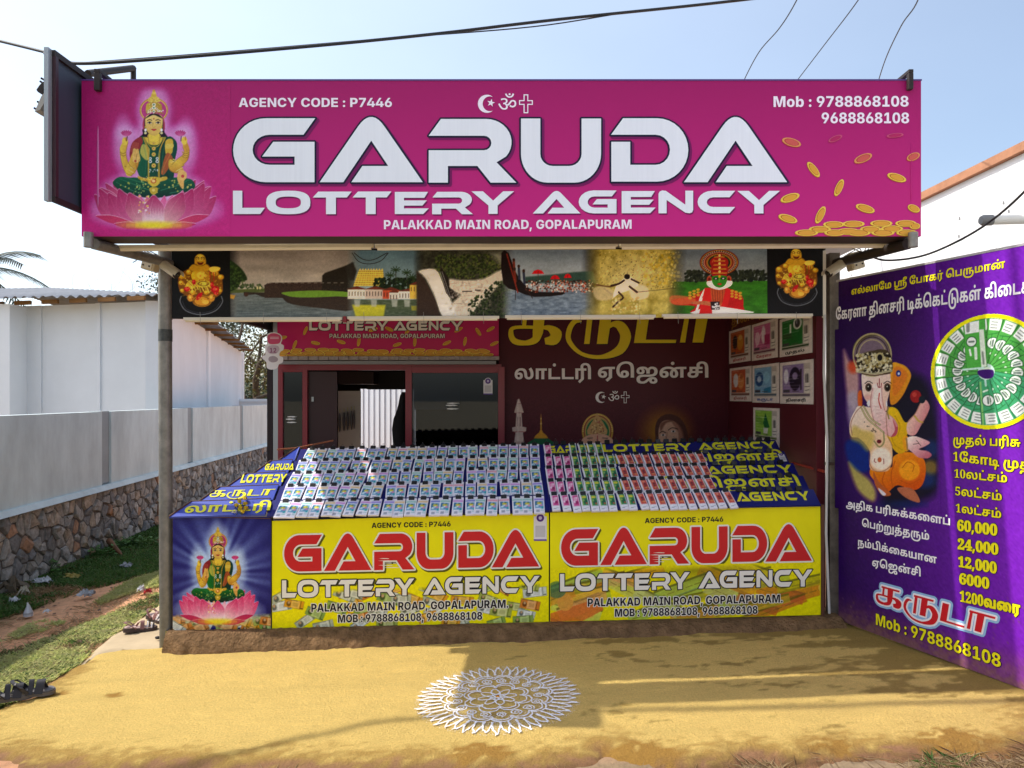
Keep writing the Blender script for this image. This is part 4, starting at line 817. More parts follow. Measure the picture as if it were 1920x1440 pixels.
def fc_cols(X,Y):
    px,py = project(X,Y,gzn(X));d = fc_d(X,Y)
    base = np.array(lin((232,198,116),.90));n = vnoise(X*3,Y*9,21)[...,None];n2 = vnoise(X*12,Y*26,22)[...,None]
    c = base*(0.93+0.14*n)*(0.93+0.14*n2)
    wet = np.array(lin((150,122,62),.85));ochre = np.array(lin((186,142,70),.8))
    # worn rim: soil shows through
    n3 = vnoise(X*24,Y*40,24)[...,None]
    t = np.clip((0.16-d+0.30*(n3[...,0]-.5))/0.12,0,1)[...,None]*(py > 1240)[...,None]*0.7
    c = c*(1-t)+ochre*(0.45+0.7*n3)*t
    t = np.clip((0.03-d+0.12*(n3[...,0]-.5))/0.05,0,1)[...,None]*(py > 1240)[...,None]
    c = c*(1-t)+np.array(lin((176,132,96),.8))*(0.6+0.6*n3)*t
    # damp patches towards the right of the forecourt and against the step
    w = vnoise(X*3.4+4,Y*9,31,5);w2 = vnoise(X*14,Y*26,32,4)
    zone = np.clip((X-0.2)/1.8,0,1)*np.clip((Y-3.35)/0.5,0,1)
    near_board = np.exp(-np.maximum(0,(2.10+0.364*(4.77-Y))-X)*5.0)*(Y > 2.5)
    near_step = np.exp(-np.maximum(0,4.60-Y)*10)*(X > -0.4)*np.clip((X+.4),0,1)
    v = w*0.75+w2*0.35+0.14*zone+0.42*near_board+0.30*near_step-0.10*(X < -0.2)
    t = np.clip((v-0.74)/0.07,0,1)[...,None]*0.75
    c = c*(1-t)+wet*(0.8+0.4*n)*t
    # bare ochre spots where the wash has flaked
    for hx,hy,r in ((pxw(218,1302)+(0.05,)),(pxw(112,1302)+(0.06,)),(pxw(1200,1412)+(0.16,)),(pxw(900,1415)+(0.12,)),(pxw(1560,1400)+(0.10,)),(pxw(1800,1388)+(0.16,))):
        q = np.exp(-(((X-hx)/(r*1.5)) ** 2+((Y-hy)/r) ** 2));t = np.clip((q*(0.2+1.5*n3[...,0])-0.5)*4,0,1)[...,None]
        c = c*(1-t)+ochre*t
    # thin film of soil brushed over the near edge
    t = (np.clip((3.16-Y)/0.12,0,1)*np.clip(w2*2.2-0.75,0,1))[...,None]*0.8
    c = c*(1-t)+np.array(lin((128,100,66),.8))*(0.6+0.6*n2)*t
    return c
FCM = SOIL.copy();FCM.name = 'yellow_wash'
for nd in FCM.node_tree.nodes:
    if nd.type == 'MAP_RANGE': nd.inputs['To Min'].default_value = 0.78;nd.inputs['To Max'].default_value = 1.18
    if nd.type == 'BUMP': nd.inputs['Strength'].default_value = 0.9;nd.inputs['Distance'].default_value = 0.022
    if nd.type == 'TEX_NOISE': nd.inputs['Scale'].default_value = 60 if nd.inputs['Scale'].default_value > 40 else 120
grid_mesh('forecourt',np.arange(-3.0,3.3,0.018),np.arange(2.6,4.95,0.018),fc_z,FCM,keep=lambda X,Y: fc_d(X,Y) > -0.07,cols=fc_cols)

# grey cement apron beside the forecourt
AP = [pxw(150,1245),pxw(168,1226),pxw(200,1196),pxw(236,1178),pxw(262,1160),pxw(300,1132),pxw(330,1120),(-2.15,5.8),(-1.9,5.8),(-1.9,4.72),pxw(300,1216),pxw(215,1222),pxw(165,1240)]
_ap = {}
def ap_d(X,Y):
    if X.shape not in _ap: _ap[X.shape] = dist_in(AP,X,Y)+0.03*(vnoise(X*12,Y*12,40)-0.5)
    return _ap[X.shape]
CEM = mat('cement_apron',lin((206,184,150),.85),0.9,var=(3,0.12),bump=(60,0.5,0.006),spec=0.2)
grid_mesh('cement_apron',np.arange(-3.1,-1.8,0.02),np.arange(3.9,5.9,0.02),lambda X,Y: gzn(X)-0.02+0.034*np.clip(ap_d(X,Y)/0.05,0,1) ** .5+0.006*(vnoise(X*9,Y*9,41)-.5),CEM,keep=lambda X,Y: ap_d(X,Y) > 0)

# shop floor slab with its rough mud-plastered front edge
def build_step():
    nx = 260;rows = []
    for i in range(nx+1):
        x = -2.235+(2.12+2.235)*i/nx;zt = slab_z(x);zb = gz(x)-0.03
        n1 = float(vnoise(np.array([x*6.0]),np.array([3.3]),51)[0])-.5;n2 = float(vnoise(np.array([x*25.0]),np.array([7.7]),52)[0])-.5
        yf = 4.60+0.06*n1+0.022*n2;edge = 0.06*max(0,1-(x+2.235)/0.12)
        row = [(x,7.0,zt),(x,4.80,zt)]
        for k in range(1,10):
            t = k/9;a = t*math.pi/2
            b1 = float(vnoise(np.array([x*30.0]),np.array([k*2.1]),53)[0])-.5
            row.append((x,4.80+(yf+edge-4.80)*min(1,math.sin(a)*1.0)+0.030*b1,zt-0.012*t-(zt-zb)*max(0,(t-0.35)/0.65) ** 1.2+0.016*b1*(k < 8)))
        rows.append(row)
    m = MB();w = len(rows[0])
    m.add([p for r in rows for p in r],[(i*w+j,(i+1)*w+j,(i+1)*w+j+1,i*w+j+1) for i in range(nx) for j in range(w-1)],0,True)
    for r,fl in ((rows[0],1),(rows[-1],0)):
        pts = list(r)+[(r[0][0],7.0,r[-1][2])];f = tuple(range(len(pts)))
        m.add(pts,[f if fl else f[::-1]])
    o = m.build('step',mat('mud_step',lin((172,136,98),.62),0.95,var=(14,0.42),bump=(45,1.0,0.05),spec=0.1))
    o['kind'] = 'structure'
build_step()

# ---------------------------------------------------------------- compound wall on the left
WX = lambda y: -3.922-0.09*y
wdir = Vector((-0.09,1,0)).normalized();wnrm = Vector((1,0.09,0)).normalized()
wall = thing('compound_wall','long grey cement plastered compound wall on a rubble stone base, left of the shop','wall',(WX(8),8,gz(-4.6)))
PLM = mat('wall_plaster',lin((208,220,219),.97),0.92,stretch=(1.2,1.2,.45),var=(2.6,0.17),bump=(25,0.25,0.01),spec=0.15)
PIL = mat('wall_pillar_cement',lin((172,180,181),.86),0.92,var=(2.5,0.12),bump=(25,0.25,0.01),spec=0.15)
ZP,ZT = 0.545,1.386
pil_y = [5.55,8.44,11.2,14.0,16.8]
bounds = [2.0]+pil_y+[21.0]
def wp(y,off,z): return Vector((WX(y),y,z))+wnrm*off
for a,b in zip(bounds[:-1],bounds[1:]):
    MB().slab([wp(a+0.115,0.0,ZP),wp(b-0.115,0.0,ZP),wp(b-0.115,0.0,ZT),wp(a+0.115,0.0,ZT)],wnrm*-0.12).build('panel',PLM,wall)
for y in pil_y:
    MB().slab([wp(y-0.112,0.035-0.06,ZP+0.01),wp(y+0.112,0.035-0.06,ZP+0.01),wp(y+0.112,0.035-0.06,ZT+0.004),wp(y-0.112,0.035-0.06,ZT+0.004)],wnrm*-0.12).build('pillar',PIL,wall)
MB().slab([wp(2.0,0.07,ZP-0.05),wp(21,0.07,ZP-0.05),wp(21,0.03,ZP),wp(2.0,0.03,ZP)],wnrm*-0.2).build('ledge',PLM,wall)
MB().slab([wp(2.0,0.01,-0.5),wp(21,0.01,-0.5),wp(21,0.01,ZP-0.05),wp(2.0,0.01,ZP-0.05)],wnrm*-0.22).build('mortar_bed',mat('mortar',lin((132,126,120),.62),0.95,var=(12,0.3),bump=(30,0.8,0.02),spec=0.1),wall)

def voronoi_cells(pts,x0,y0,x1,y1):
    P = np.array(pts);out = []
    for i,p in enumerate(P):
        d = np.hypot(*(P-p).T);nb = np.argsort(d)[1:14]
        poly = [(x0,y0),(x1,y0),(x1,y1),(x0,y1)]
        for j in nb:
            q = P[j];m = (p+q)/2;n = q-p;new = []
            for k in range(len(poly)):
                a,b = np.array(poly[k]),np.array(poly[(k+1) % len(poly)]);da,db = (a-m) @ n,(b-m) @ n
                if da <= 0: new.append(tuple(a))
                if da*db < 0: new.append(tuple(a+(b-a)*da/(da-db)))
            poly = new
            if len(poly) < 3: break
        out.append(poly)
    return out
def stones():
    L0,L1 = 4.0,20.5;z0,z1 = -0.30,ZP-0.055
    pts = [];y = L0
    g = np.random.default_rng(5)
    while y < L1:
        st = 0.128+0.03*g.random();nz_ = 7
        for k in range(nz_):
            pts.append((y+(0.5*(k % 2))*st+g.uniform(-.07,.07),z0+(k+.5)*(z1-z0)/nz_+g.uniform(-.06,.06)))
        y += st
    cells = voronoi_cells(pts,L0,z0,L1,z1)
    tones = [mat('stone_%s' % n,lin(c,.8),0.9,var=(18,0.35),bump=(24,0.9,0.02),spec=0.2) for n,c in
             (('grey',(178,172,164)),('slate',(146,144,142)),('buff',(192,176,158)),('rust',(190,150,122)),('pale',(208,202,194)))]
    rest = MB();n_obj = 0
    order = sorted(range(len(cells)),key=lambda i: pts[i][0] if pts[i][0] > 6.1 else 100-pts[i][0])
    for i in order:
        c = cells[i]
        if len(c) < 3: continue
        cen = np.mean(c,0);s = 0.92+0.07*g.random();hgt = g.uniform(0.012,0.05)
        ring0 = [];ring1 = []
        for p in c:
            v = np.array(p)-cen;L_ = np.hypot(*v)
            q = cen+v*s*(1-0.10*g.random());r = cen+v*s*(0.70+0.18*g.random())
            ring0.append(wp(q[0],0.004,q[1]));ring1.append(wp(r[0],hgt*g.uniform(.4,1.3),r[1]))
        n = len(c);top = wp(cen[0],hgt*1.15,cen[1]);mid = [(a*.35+b*.65)+wnrm*hgt*0.25 for a,b in zip(ring0,ring1)]
        vs = ring0+mid+ring1+[top]
        fs = [(k,(k+1) % n,n+(k+1) % n,n+k) for k in range(n)]+[(n+k,n+(k+1) % n,2*n+(k+1) % n,2*n+k) for k in range(n)]+[(2*n+k,2*n+(k+1) % n,3*n) for k in range(n)]
        ti = int(g.choice(5,p=[.46,.30,.10,.05,.09]))
        if n_obj < 290:
            MB().add(vs,fs).build('stone',tones[ti],wall);n_obj += 1
        else: rest.add(vs,fs,ti)
    r = rest.build('rubble',tones,wall);r['kind'] = 'stuff'
stones()

# ---------------------------------------------------------------- white shed beyond the wall
shed = thing('shed','long low white shed with a grey corrugated roof behind the compound wall','shed',(-8,13,0))
WHT = mat('shed_whitewash',lin((232,236,240),.95),0.85,var=(0.8,0.06),spec=0.2,bump=(12,0.1,0.01))
WHT2 = mat('shed_whitewash_bright',lin((244,246,248),.98),0.85,var=(0.8,0.04),spec=0.2)
Cn = Vector((-5.3,11.0,0));Cb = Vector((-8.73,23.7,0));Cl = Vector((-7.78,11.65,0))
def wall_box(a,b,z0,z1,th,name,m,par):
    d = (b-a).normalized();n = Vector((d.y,-d.x,0));
    if n.y > 0 and abs(n.y) > abs(n.x): n = -n
    MB().slab([a+Vector((0,0,z0)),b+Vector((0,0,z0)),b+Vector((0,0,z1)),a+Vector((0,0,z1))],-n*th).build(name,m,par)
EV = 3.0
wall_box(Cn,Cl,-0.3,EV,0.2,'front_wall',WHT,shed)
d_s = (Cb-Cn).normalized();n_s = Vector((d_s.y,-d_s.x,0))
MB().slab([Cn+Vector((0,0,-0.3)),Cb+Vector((0,0,-0.3)),Cb+Vector((0,0,EV)),Cn+Vector((0,0,EV))],-n_s*0.2).build('side_wall',WHT,shed)
for t in (0.38,0.985):
    q = Cn.lerp(Cb,t)-d_s*0.15;MB().slab([q,q+d_s*0.3,q+d_s*0.3+Vector((0,0,EV)),q+Vector((0,0,EV))],n_s*0.05).build('pilaster',WHT2,shed)
d_f = (Cl-Cn).normalized()
for t,w in ((0.42,.09),(0.86,0.42)):
    q = Cn.lerp(Cl,t);MB().slab([q,q+d_f*w,q+d_f*w+Vector((0,0,EV)),q+Vector((0,0,EV))],Vector((0,-0.03,0))).build('pilaster',WHT,shed)
# nearer end block, far left; light on it painted as a paler whitewash
MB().span((-12.5,11.2,-0.3),(-7.70,11.6,2.98)).build('end_block',WHT2,shed)
ROOF = mat('corrugated_roof',lin((150,150,152),.8),0.55,metal=0.35,var=(2,0.18))
def corrugated(a,b,up,pitch,amp,m,par,name='roof_sheet',nsub=6,k0=0.0,full=1.0):
    """sheet spanning a->b (eave) and rising by vector up; ridges run along up, cut short where the distance k0 from the hip is small"""
    a,b,up = Vector(a),Vector(b),Vector(up);L_ = (b-a).length;d = (b-a)/L_;n = d.cross(up).normalized()
    if n.z < 0: n = -n
    k = int(L_/pitch*nsub);mb = MB();vs = []
    for i in range(k+1):
        q = a+d*(L_*i/k)+n*amp*math.sin(2*math.pi*i/nsub);vs += [q,q+up*(min(1.0,(k0+L_*i/k)/full))]
    mb.add(vs,[(2*i,2*i+2,2*i+3,2*i+1) for i in range(k)],0,True)
    return mb.build(name,m,par)
ov = 0.45
e0 = Cn+n_s*ov+Vector((0,-ov,EV+0.05));
for i in range(7):   # front sheets, side by side
    a = Vector((e0.x-i*1.05,e0.y+i*0.12,e0.z));b = Vector((e0.x-(i+1)*1.05+0.02,e0.y+(i+1)*0.12,e0.z))
    corrugated(a,b,(-0.9,3.4,0.66),0.15,0.02,ROOF,shed,k0=i*1.05,full=3.4)
for i in range(12):  # side sheets
    a = e0+d_s*(i*1.08);b = e0+d_s*((i+1)*1.08-0.02)
    corrugated(a,b,(-3.3,-0.5,0.42),0.15,0.02,ROOF,shed,k0=i*1.08,full=3.4)
WD = mat('rafter_wood',lin((150,108,62),.7),0.8,var=(6,0.25),spec=0.2)
for i in range(9):
    q = Cn+d_s*(0.5+i*1.4)+Vector((0,0,EV-0.03));MB().slab([q,q+d_s*0.07,q+d_s*0.07+Vector((0,0,0.05)),q+Vector((0,0,0.05))],n_s*(ov-0.03)).build('rafter',WD,shed)
for i in range(7):
    q = Cn.lerp(Cl,0.02)+d_f*(i*0.52)+Vector((0,-ov+.06,EV-0.03));MB().slab([q,q+d_f*0.30,q+d_f*0.30+Vector((0,0,0.06)),q+Vector((0,0,0.06))],Vector((0,0.05,0))).build('rafter',WD,shed)
low = thing('low_boundary_wall','low white boundary wall behind the far end of the grey wall','wall',(-8.2,24,0))
MB().span((-9.6,22.6,-0.3),(-4.6,22.8,1.42)).build('panel',WHT2,low)
MB().span((-9.7,22.5,1.42),(-4.5,22.9,1.50)).build('coping',WHT2,low)

# ---------------------------------------------------------------- white building on the right
rb = thing('white_building','bright white plastered building with a brown coping, right of the shop','building',(3.4,4,0))
MB().span((3.3,-1.5,-0.3),(3.6,9.5,3.125)).build('wall',mat('sunlit_white_plaster',lin((246,246,244),.92),0.8,var=(5,0.02),spec=0.2,bump=(8,0.15,0.01)),rb)
CP = mat('brown_coping',lin((190,136,104),.85),0.8,var=(10,0.15),bump=(40,0.3,0.01),spec=0.2)
yy = -1.5
while yy < 9.4:
    e = min(9.5,yy+1.9);MB().span((3.26,yy+0.004,3.127),(3.62,e-0.004,3.185)).build('coping',CP,rb);yy = e
pock = MB();g = np.random.default_rng(3)
for _ in range(22):
    y,z = g.uniform(3.8,7.5),g.uniform(2.3,3.05);r = g.uniform(.004,.012)
    if g.random() < .1: r *= 1.8
    pock.slab([(3.2975,y-r,z-r*1.3),(3.2975,y+r,z-r),(3.2975,y+r*.8,z+r*1.2),(3.2975,y-r*.6,z+r)],(0.004,0,0))
pock.build('plaster_chip',mat('chip_grey',lin((150,150,150),.8),0.9),rb)
pp = thing('drain_pipe','white plastic drain pipe with a grey end sticking out of the white building','pipe',(2.9,4.0,2.52))
MB().tube([(2.62,4.0,2.52),(3.32,4.0,2.535)],0.026,14).build('pipe',mat('white_pvc',lin((235,232,224),.85),0.4),pp)
MB().tube([(2.565,4.0,2.519),(2.58,4.0,2.519),(2.625,4.0,2.52)],[0.022,0.03,0.03],14).build('end_cap',mat('grey_pvc',lin((130,130,130),.8),0.5),pp)

# ---------------------------------------------------------------- pictures printed on the boards
def goddess(cv,ox,oy,sx,sy,pale=False):
    """seated woman on a pink lotus; drawing space 1301 x 1440 mapped to the canvas"""
    M_ = lambda pts: [(ox+x*sx,oy+y*sy) for x,y in pts]
    s = (sx+sy)/2
    def P(pts,col,sm=5,al=1,soft=1.0,grad=None): cv.poly(M_(pts),col,soft,al,sm,grad)
    def Ln(pts,w,col,al=1,sm=4):
        w = tuple(a*s for a in w) if isinstance(w,tuple) else w*s
        cv.line(M_(pts),w,col,al,sm)
    def El(x,y,rx,ry,col,rot=0,al=1,soft=1.0): cv.ell(ox+x*sx,oy+y*sy,rx*sx,ry*sy,col,rot,soft,al)
    SK = (240,210,78);SKD = (202,140,52);GR = (18,98,66) if not pale else (22,136,48);GRD = (8,52,44);GO = (214,178,62);RED = (150,44,52);HAIR = (30,18,34)
    T1,T2 = ((178,38,98),(226,120,190)) if not pale else ((222,60,120),(252,236,236))
    dx0 = ox+600*sx
    # halo of light round the figure
    for k,(al,gw) in enumerate(((.35,60),(.55,38),(.75,20))):
        col = (214,130,214) if not pale else (190,214,246)
        for (x,y,rx,ry) in ((597,270,110,190),(600,640,190,260),(330,560,50,180),(875,580,60,180),(600,1000,430,190),(600,1130,520,140),(357,460,50,30),(830,460,50,30)):
            El(x,y,rx+gw,ry+gw,col if k < 2 else (236,200,240) if not pale else (226,240,252),al=al*.6,soft=14)
    def petal(x0,y0,x1,y1,w,c1,c2,edge=True,bend=0.0,base=None):
        # from base (x0,y0) to tip (x1,y1)
        d = np.array([x1-x0,y1-y0],float);n = np.array([-d[1],d[0]]);n /= np.hypot(*n)
        p = lambda t,k: (x0+d[0]*t+n[0]*(k*w+bend*math.sin(math.pi*t)),y0+d[1]*t+n[1]*(k*w+bend*math.sin(math.pi*t)))
        pts = [p(0,.12),p(.3,.42),p(.6,.5),p(.85,.25),p(1,0),p(.85,-.25),p(.6,-.5),p(.3,-.42),p(0,-.12)]
        g = (ox+x1*sx,oy+y1*sy,ox+x0*sx,oy+y0*sy,c2)
        if edge: cv.poly(M_([(a,b-4) for a,b in pts]),(246,190,226),1,1,4)
        cv.poly(M_(pts),c1,1,1,4,g)
        if edge: cv.line(M_([p(.1,-.1),p(.5,-.16),p(.9,-.03)]),3*s,c2,.4,4)
    back = [(240,880,60),(175,900,60),(960,870,60),(1035,880,60),(300,900,60),(900,870,50),(130,940,70),(1085,930,70)]
    for x,y,w in back: petal(600+(x-600)*.55,1150,x,y,w+30,T1,(232,150,170) if not pale else T2)
    # back arms raised with lotus buds
    P([(372,540),(330,540),(300,600),(312,700),(345,800),(400,830),(440,790),(380,730),(355,640)],SK,grad=(ox+300*sx,0,ox+420*sx,0,SKD))
    P([(850,520),(885,540),(908,610),(895,690),(850,740),(790,790),(750,740),(800,690),(860,640),(850,590)],SK,grad=(ox+780*sx,0,ox+905*sx,0,SKD))
    for x,y in ((345,535),(862,530)): El(x,y,26,34,SK);El(x-8,y-18,8,20,SK);El(x+10,y-20,7,18,SKD)
    for (x0,y0,x1) in ((304,625,352),(308,645,356),(845,625,902),(848,642,903),(846,660,898),(345,745,400),(800,740,860)): Ln([(x0,y0),((x0+x1)/2,y0+12),(x1,y0)],8,GO);Ln([(x0,y0+6),((x0+x1)/2,y0+18),(x1,y0+6)],3,(120,70,40))
    for x in (357,828):
        Ln([(x+8,490),(x+4,530)],7,(60,40,50))
        for k in range(7):
            a = -1.25+k*2.5/6;petal(x,488,x+52*math.sin(a),480-46*math.cos(a*.8),22,(176,40,110) if not pale else (206,50,110),(220,110,170),False)
    # hair falling on the shoulders
    P([(510,420),(500,470),(470,500),(520,505),(600,520),(680,505),(735,520),(690,455),(680,400)],HAIR)
    # legs and skirt
    P([(240,905),(262,862),(310,842),(380,850),(450,850),(600,880),(760,850),(860,852),(930,870),(958,925),(925,960),(840,985),(760,1005),(590,1030),(420,1005),(300,960)],GR,grad=(0,oy+840*sy,0,oy+1020*sy,GRD))
    for pts in ([(300,860),(400,900),(560,960)],[(270,890),(380,950),(480,990)],[(900,870),(800,920),(660,960)],[(930,900),(840,960),(740,985)],[(340,850),(450,880),(580,920)]): Ln(pts,(5,9),(70,150,110),.55)
    cv.sprinkle(34,*M_([(260,870)])[0],*M_([(930,990)])[0],6*s,[(190,190,80),(220,210,110)],4,.9)
    cv.sprinkle(40,*M_([(430,860)])[0],*M_([(520,990)])[0],4*s,[(120,190,110),(200,210,120)],5,.8)
    # torso: green drape
    P([(495,490),(440,560),(450,640),(440,720),(455,800),(500,850),(700,860),(760,830),(775,720),(800,590),(770,530),(690,490),(600,560)],GR,grad=(ox+450*sx,0,ox+760*sx,0,GRD))
    P([(730,490),(790,530),(800,600),(780,700),(770,850),(735,860),(700,700),(700,560)],(10,70,56))
    # blouse sleeve and sash
    P([(480,495),(410,545),(385,640),(400,700),(440,690),(470,610),(500,540)],RED)
    for k in range(6): Ln([(420+k*9,540+k*2),(395+k*10,620+k*5)],3,(220,130,90),.8)
    P([(700,530),(760,520),(760,620),(735,650),(700,640)],GO);P([(700,560),(762,555),(762,590),(702,596)],(226,200,90))
    P([(735,640),(700,650),(660,800),(690,820),(760,700)],(170,90,50));Ln([(745,640),(690,740),(665,815)],8,(206,120,60),.8)
    P([(500,560),(560,600),(540,700),(480,640)],(220,200,90),al=.85)
    # front arms
    P([(455,600),(470,690),(450,770),(400,835),(360,830),(350,780),(385,700),(410,640)],SK,grad=(ox+350*sx,0,ox+470*sx,0,SKD))
    P([(735,690),(790,720),(850,770),(845,800),(790,812),(740,790),(722,740)],SK,grad=(0,oy+690*sy,0,oy+810*sy,SKD))
    P([(410,690),(415,610),(430,595),(445,610),(460,600),(470,640),(478,700),(450,720),(420,715)],(236,196,110));El(436,706,10,10,(190,70,60))
    for x in (424,436,448,460): Ln([(x,610),(x+3,670)],2.5,SKD,.8)
    P([(815,790),(800,850),(815,900),(845,948),(858,935),(860,880),(882,850),(880,810),(850,785)],(238,190,110));El(848,838,14,14,(200,70,70))
    for k in range(4): Ln([(820+k*11,880),(830+k*8,935)],2.5,SKD,.8)
    for a in ([(765,690),(790,705),(745,715)],[(395,760),(440,785)],[(790,795),(845,765)],[(380,785),(430,812)]): Ln(a,9,GO);Ln(a,3,(250,240,190))
    # necklaces, garland and girdle
    P([(548,470),(560,520),(640,520),(650,470)],SK);P([(520,500),(560,560),(640,560),(672,500),(640,505),(560,505)],SK)
    for k,(w,y) in enumerate(((4,545),(4,560),(5,585))): Ln([(530-k*8,500),(560,y-12),(597,y),(636,y-12),(668+k*8,500)],w,GO)
    for x0,x1 in ((505,545),(515,552),(690,648),(700,640)): Ln([(x0,500),(x1,640),(x1+(2 if x1 < 600 else -2),900)],6,GO);Ln([(x0+3,500),(x1+3,640),(x1+5,900)],2,(150,90,40),.7)
    for y,r in ((550,13),(597,17),(648,18),(745,20)): El(596,y,r,r,GO);El(596,y,r*.6,r*.6,(236,220,120));El(596,y,r*.35,r*.35,(190,70,50))
    for x in (566,626): 
        El(x,684,12,12,(240,245,246));El(x,710,14,13,(240,245,246));El(x,684,5,5,GRD);El(x,710,6,6,GRD)
    cv.sprinkle(10,*M_([(560,775)])[0],*M_([(630,800)])[0],4*s,[(240,245,246)],6)
    P([(455,835),(500,850),(596,862),(700,840),(705,870),(600,890),(480,870)],GO);P([(545,850),(645,850),(640,905),(600,930),(556,905)],(226,196,70));El(594,880,26,22,(206,110,50));El(594,880,14,12,(250,220,140));
    P([(560,940),(630,940),(620,985),(594,1000),(570,985)],(206,176,60));El(594,960,14,12,(240,220,120))
    cv.sprinkle(26,*M_([(470,840)])[0],*M_([(700,880)])[0],4*s,[(250,230,130),(150,90,40)],8,.9)
    for a in ([(372,540),(355,640),(380,730),(440,790)],[(300,600),(312,700),(345,800),(400,832)],[(850,590),(860,640),(800,690),(752,740)],[(908,610),(895,690),(850,740)],[(735,690),(722,740),(742,790),(790,812)],[(470,690),(450,770),(402,835)],[(450,640),(440,720),(456,800)],[(548,470),(560,560),(640,560),(650,470)]): Ln(a,4.5,(130,80,40),.6)
    for a in ([(505,560),(530,680),(520,820)],[(690,560),(672,690),(684,830)],[(560,620),(556,760)],[(640,620),(642,760)]): Ln(a,5,(60,140,104),.5)
    # head, halo and crown
    El(597,262,124,108,(196,150,60));El(597,264,112,96,(190,60,130));cv.ring(ox+597*sx,oy+264*sy,112*sx,97*sy,5*s,(230,200,110))
    P([(512,330),(498,380),(505,430),(530,440),(530,330)],(176,60,90));P([(680,330),(694,380),(690,430),(664,440),(664,330)],(176,60,90))
    P([(520,330),(515,400),(520,460),(545,480),(545,350)],HAIR);P([(672,330),(680,400),(672,460),(650,480),(650,350)],HAIR)
    P([(524,330),(524,400),(545,455),(597,486),(650,455),(670,400),(672,330),(640,300),(555,300)],(238,208,128),grad=(0,oy+300*sy,0,oy+480*sy,(224,186,92)))
    P([(524,335),(560,300),(597,292),(640,300),(672,335),(640,322),(597,305),(560,318)],HAIR)
    for sg in (-1,1):
        x = 597+sg*37;Ln([(x-20,352-sg*1),(x,345),(x+20,353+sg*1)],6,(40,24,30));El(x,372,18,10,(246,240,226));El(x,372,10,10,(40,24,24));Ln([(x-20,374),(x,362),(x+20,374)],4,(40,24,30));El(x,384,18,6,(206,160,90),al=.5)
    Ln([(592,370),(586,405),(597,414),(608,405)],4,(190,140,70),.8);P([(572,430),(590,424),(597,428),(606,424),(622,430),(598,444)],(186,56,60));El(597,338,5,7,(170,30,30));El(560,415,16,12,(236,170,110),al=.35);El(636,415,16,12,(236,170,110),al=.35)
    for x in (524,664): El(x,436,10,14,(250,250,246));El(x,462,12,10,(230,220,160));El(x,410,7,10,GO)
    P([(535,290),(528,240),(540,205),(597,190),(655,205),(668,240),(660,290),(597,272)],(214,184,66),grad=(ox+530*sx,0,ox+668*sx,0,(180,140,50)))
    P([(545,178),(560,150),(597,140),(635,150),(652,178),(640,192),(555,192)],(226,196,84));P([(574,142),(584,110),(610,110),(620,142)],GO);El(597,112,17,13,(230,200,90));El(597,94,12,12,GO)
    for x,y,r in ((597,215,16),(597,242,15),(597,275,13),(560,268,10),(634,268,10),(540,272,8),(656,272,8),(575,250,9),(620,250,9)): El(x,y,r,r,(248,244,226));El(x,y,r*.5,r*.5,(70,130,90) if r > 12 else (180,90,90))
    cv.sprinkle(30,*M_([(515,262)])[0],*M_([(680,296)])[0],4.5*s,[(250,250,240),(160,110,50)],9,.9)
    cv.sprinkle(40,*M_([(545,150)])[0],*M_([(650,240)])[0],3.5*s,[(250,240,180),(150,100,40)],10,.6)
    # lotus: inner ring, outer ring, then the fallen petals
    for x,y,w in ((380,985,66),(470,1000,60),(540,1010,56),(690,1010,60),(760,1005,66),(850,965,70)): petal(600+(x-600)*.7,1190,x,y,w*1.2,(226,90,150) if not pale else (240,170,196),(240,150,200) if not pale else (255,250,250))
    for x,y,bx,w in ((78,1000,360,130),(1140,1015,850,130),(120,945,380,120),(1095,930,830,120),(200,985,420,150),(1035,900,790,150),(290,950,470,150),(935,950,740,150)): petal(bx,1245,x,y,w,T1,(224,120,170) if not pale else T2,bend=(-26 if x < 600 else 26))
    for x,y,bx,w in ((380,985,520,170),(850,980,690,170)): petal(bx,1265,x,y,w,T1,(236,190,190) if not pale else (255,248,240),bend=(-10 if x < 600 else 10))
    petal(596,1275,596,1004,185,T1,(246,214,220) if not pale else (255,252,246))
    for k in range(24):
        x = 500+8*k;cv.poly(M_([(x-8,1240),(x,1140+26*math.sin(k*2.1)),(x+8,1240)]),(255,236,240),2,.45)
    for x,y,bx,by,w in ((90,1185,420,1255,66),(1075,1180,790,1250,66),(250,1255,540,1285,60),(965,1255,660,1290,60)): petal(bx,by,x,y,w,(200,44,100),(214,70,110))
    for k,(x,rx) in enumerate(((596,190),(430,110),(770,110),(596,110))): El(x,1262,rx,22+8*(k == 3),(250,226,70),al=.55,soft=10)
    El(596,1268,120,22,(252,232,40),al=.9,soft=8)
    cv.sprinkle(26,*M_([(455,1010)])[0],*M_([(560,1170)])[0],6*s,[(250,226,120),(255,240,240),(240,150,90)],11,.95,asp=1.3)

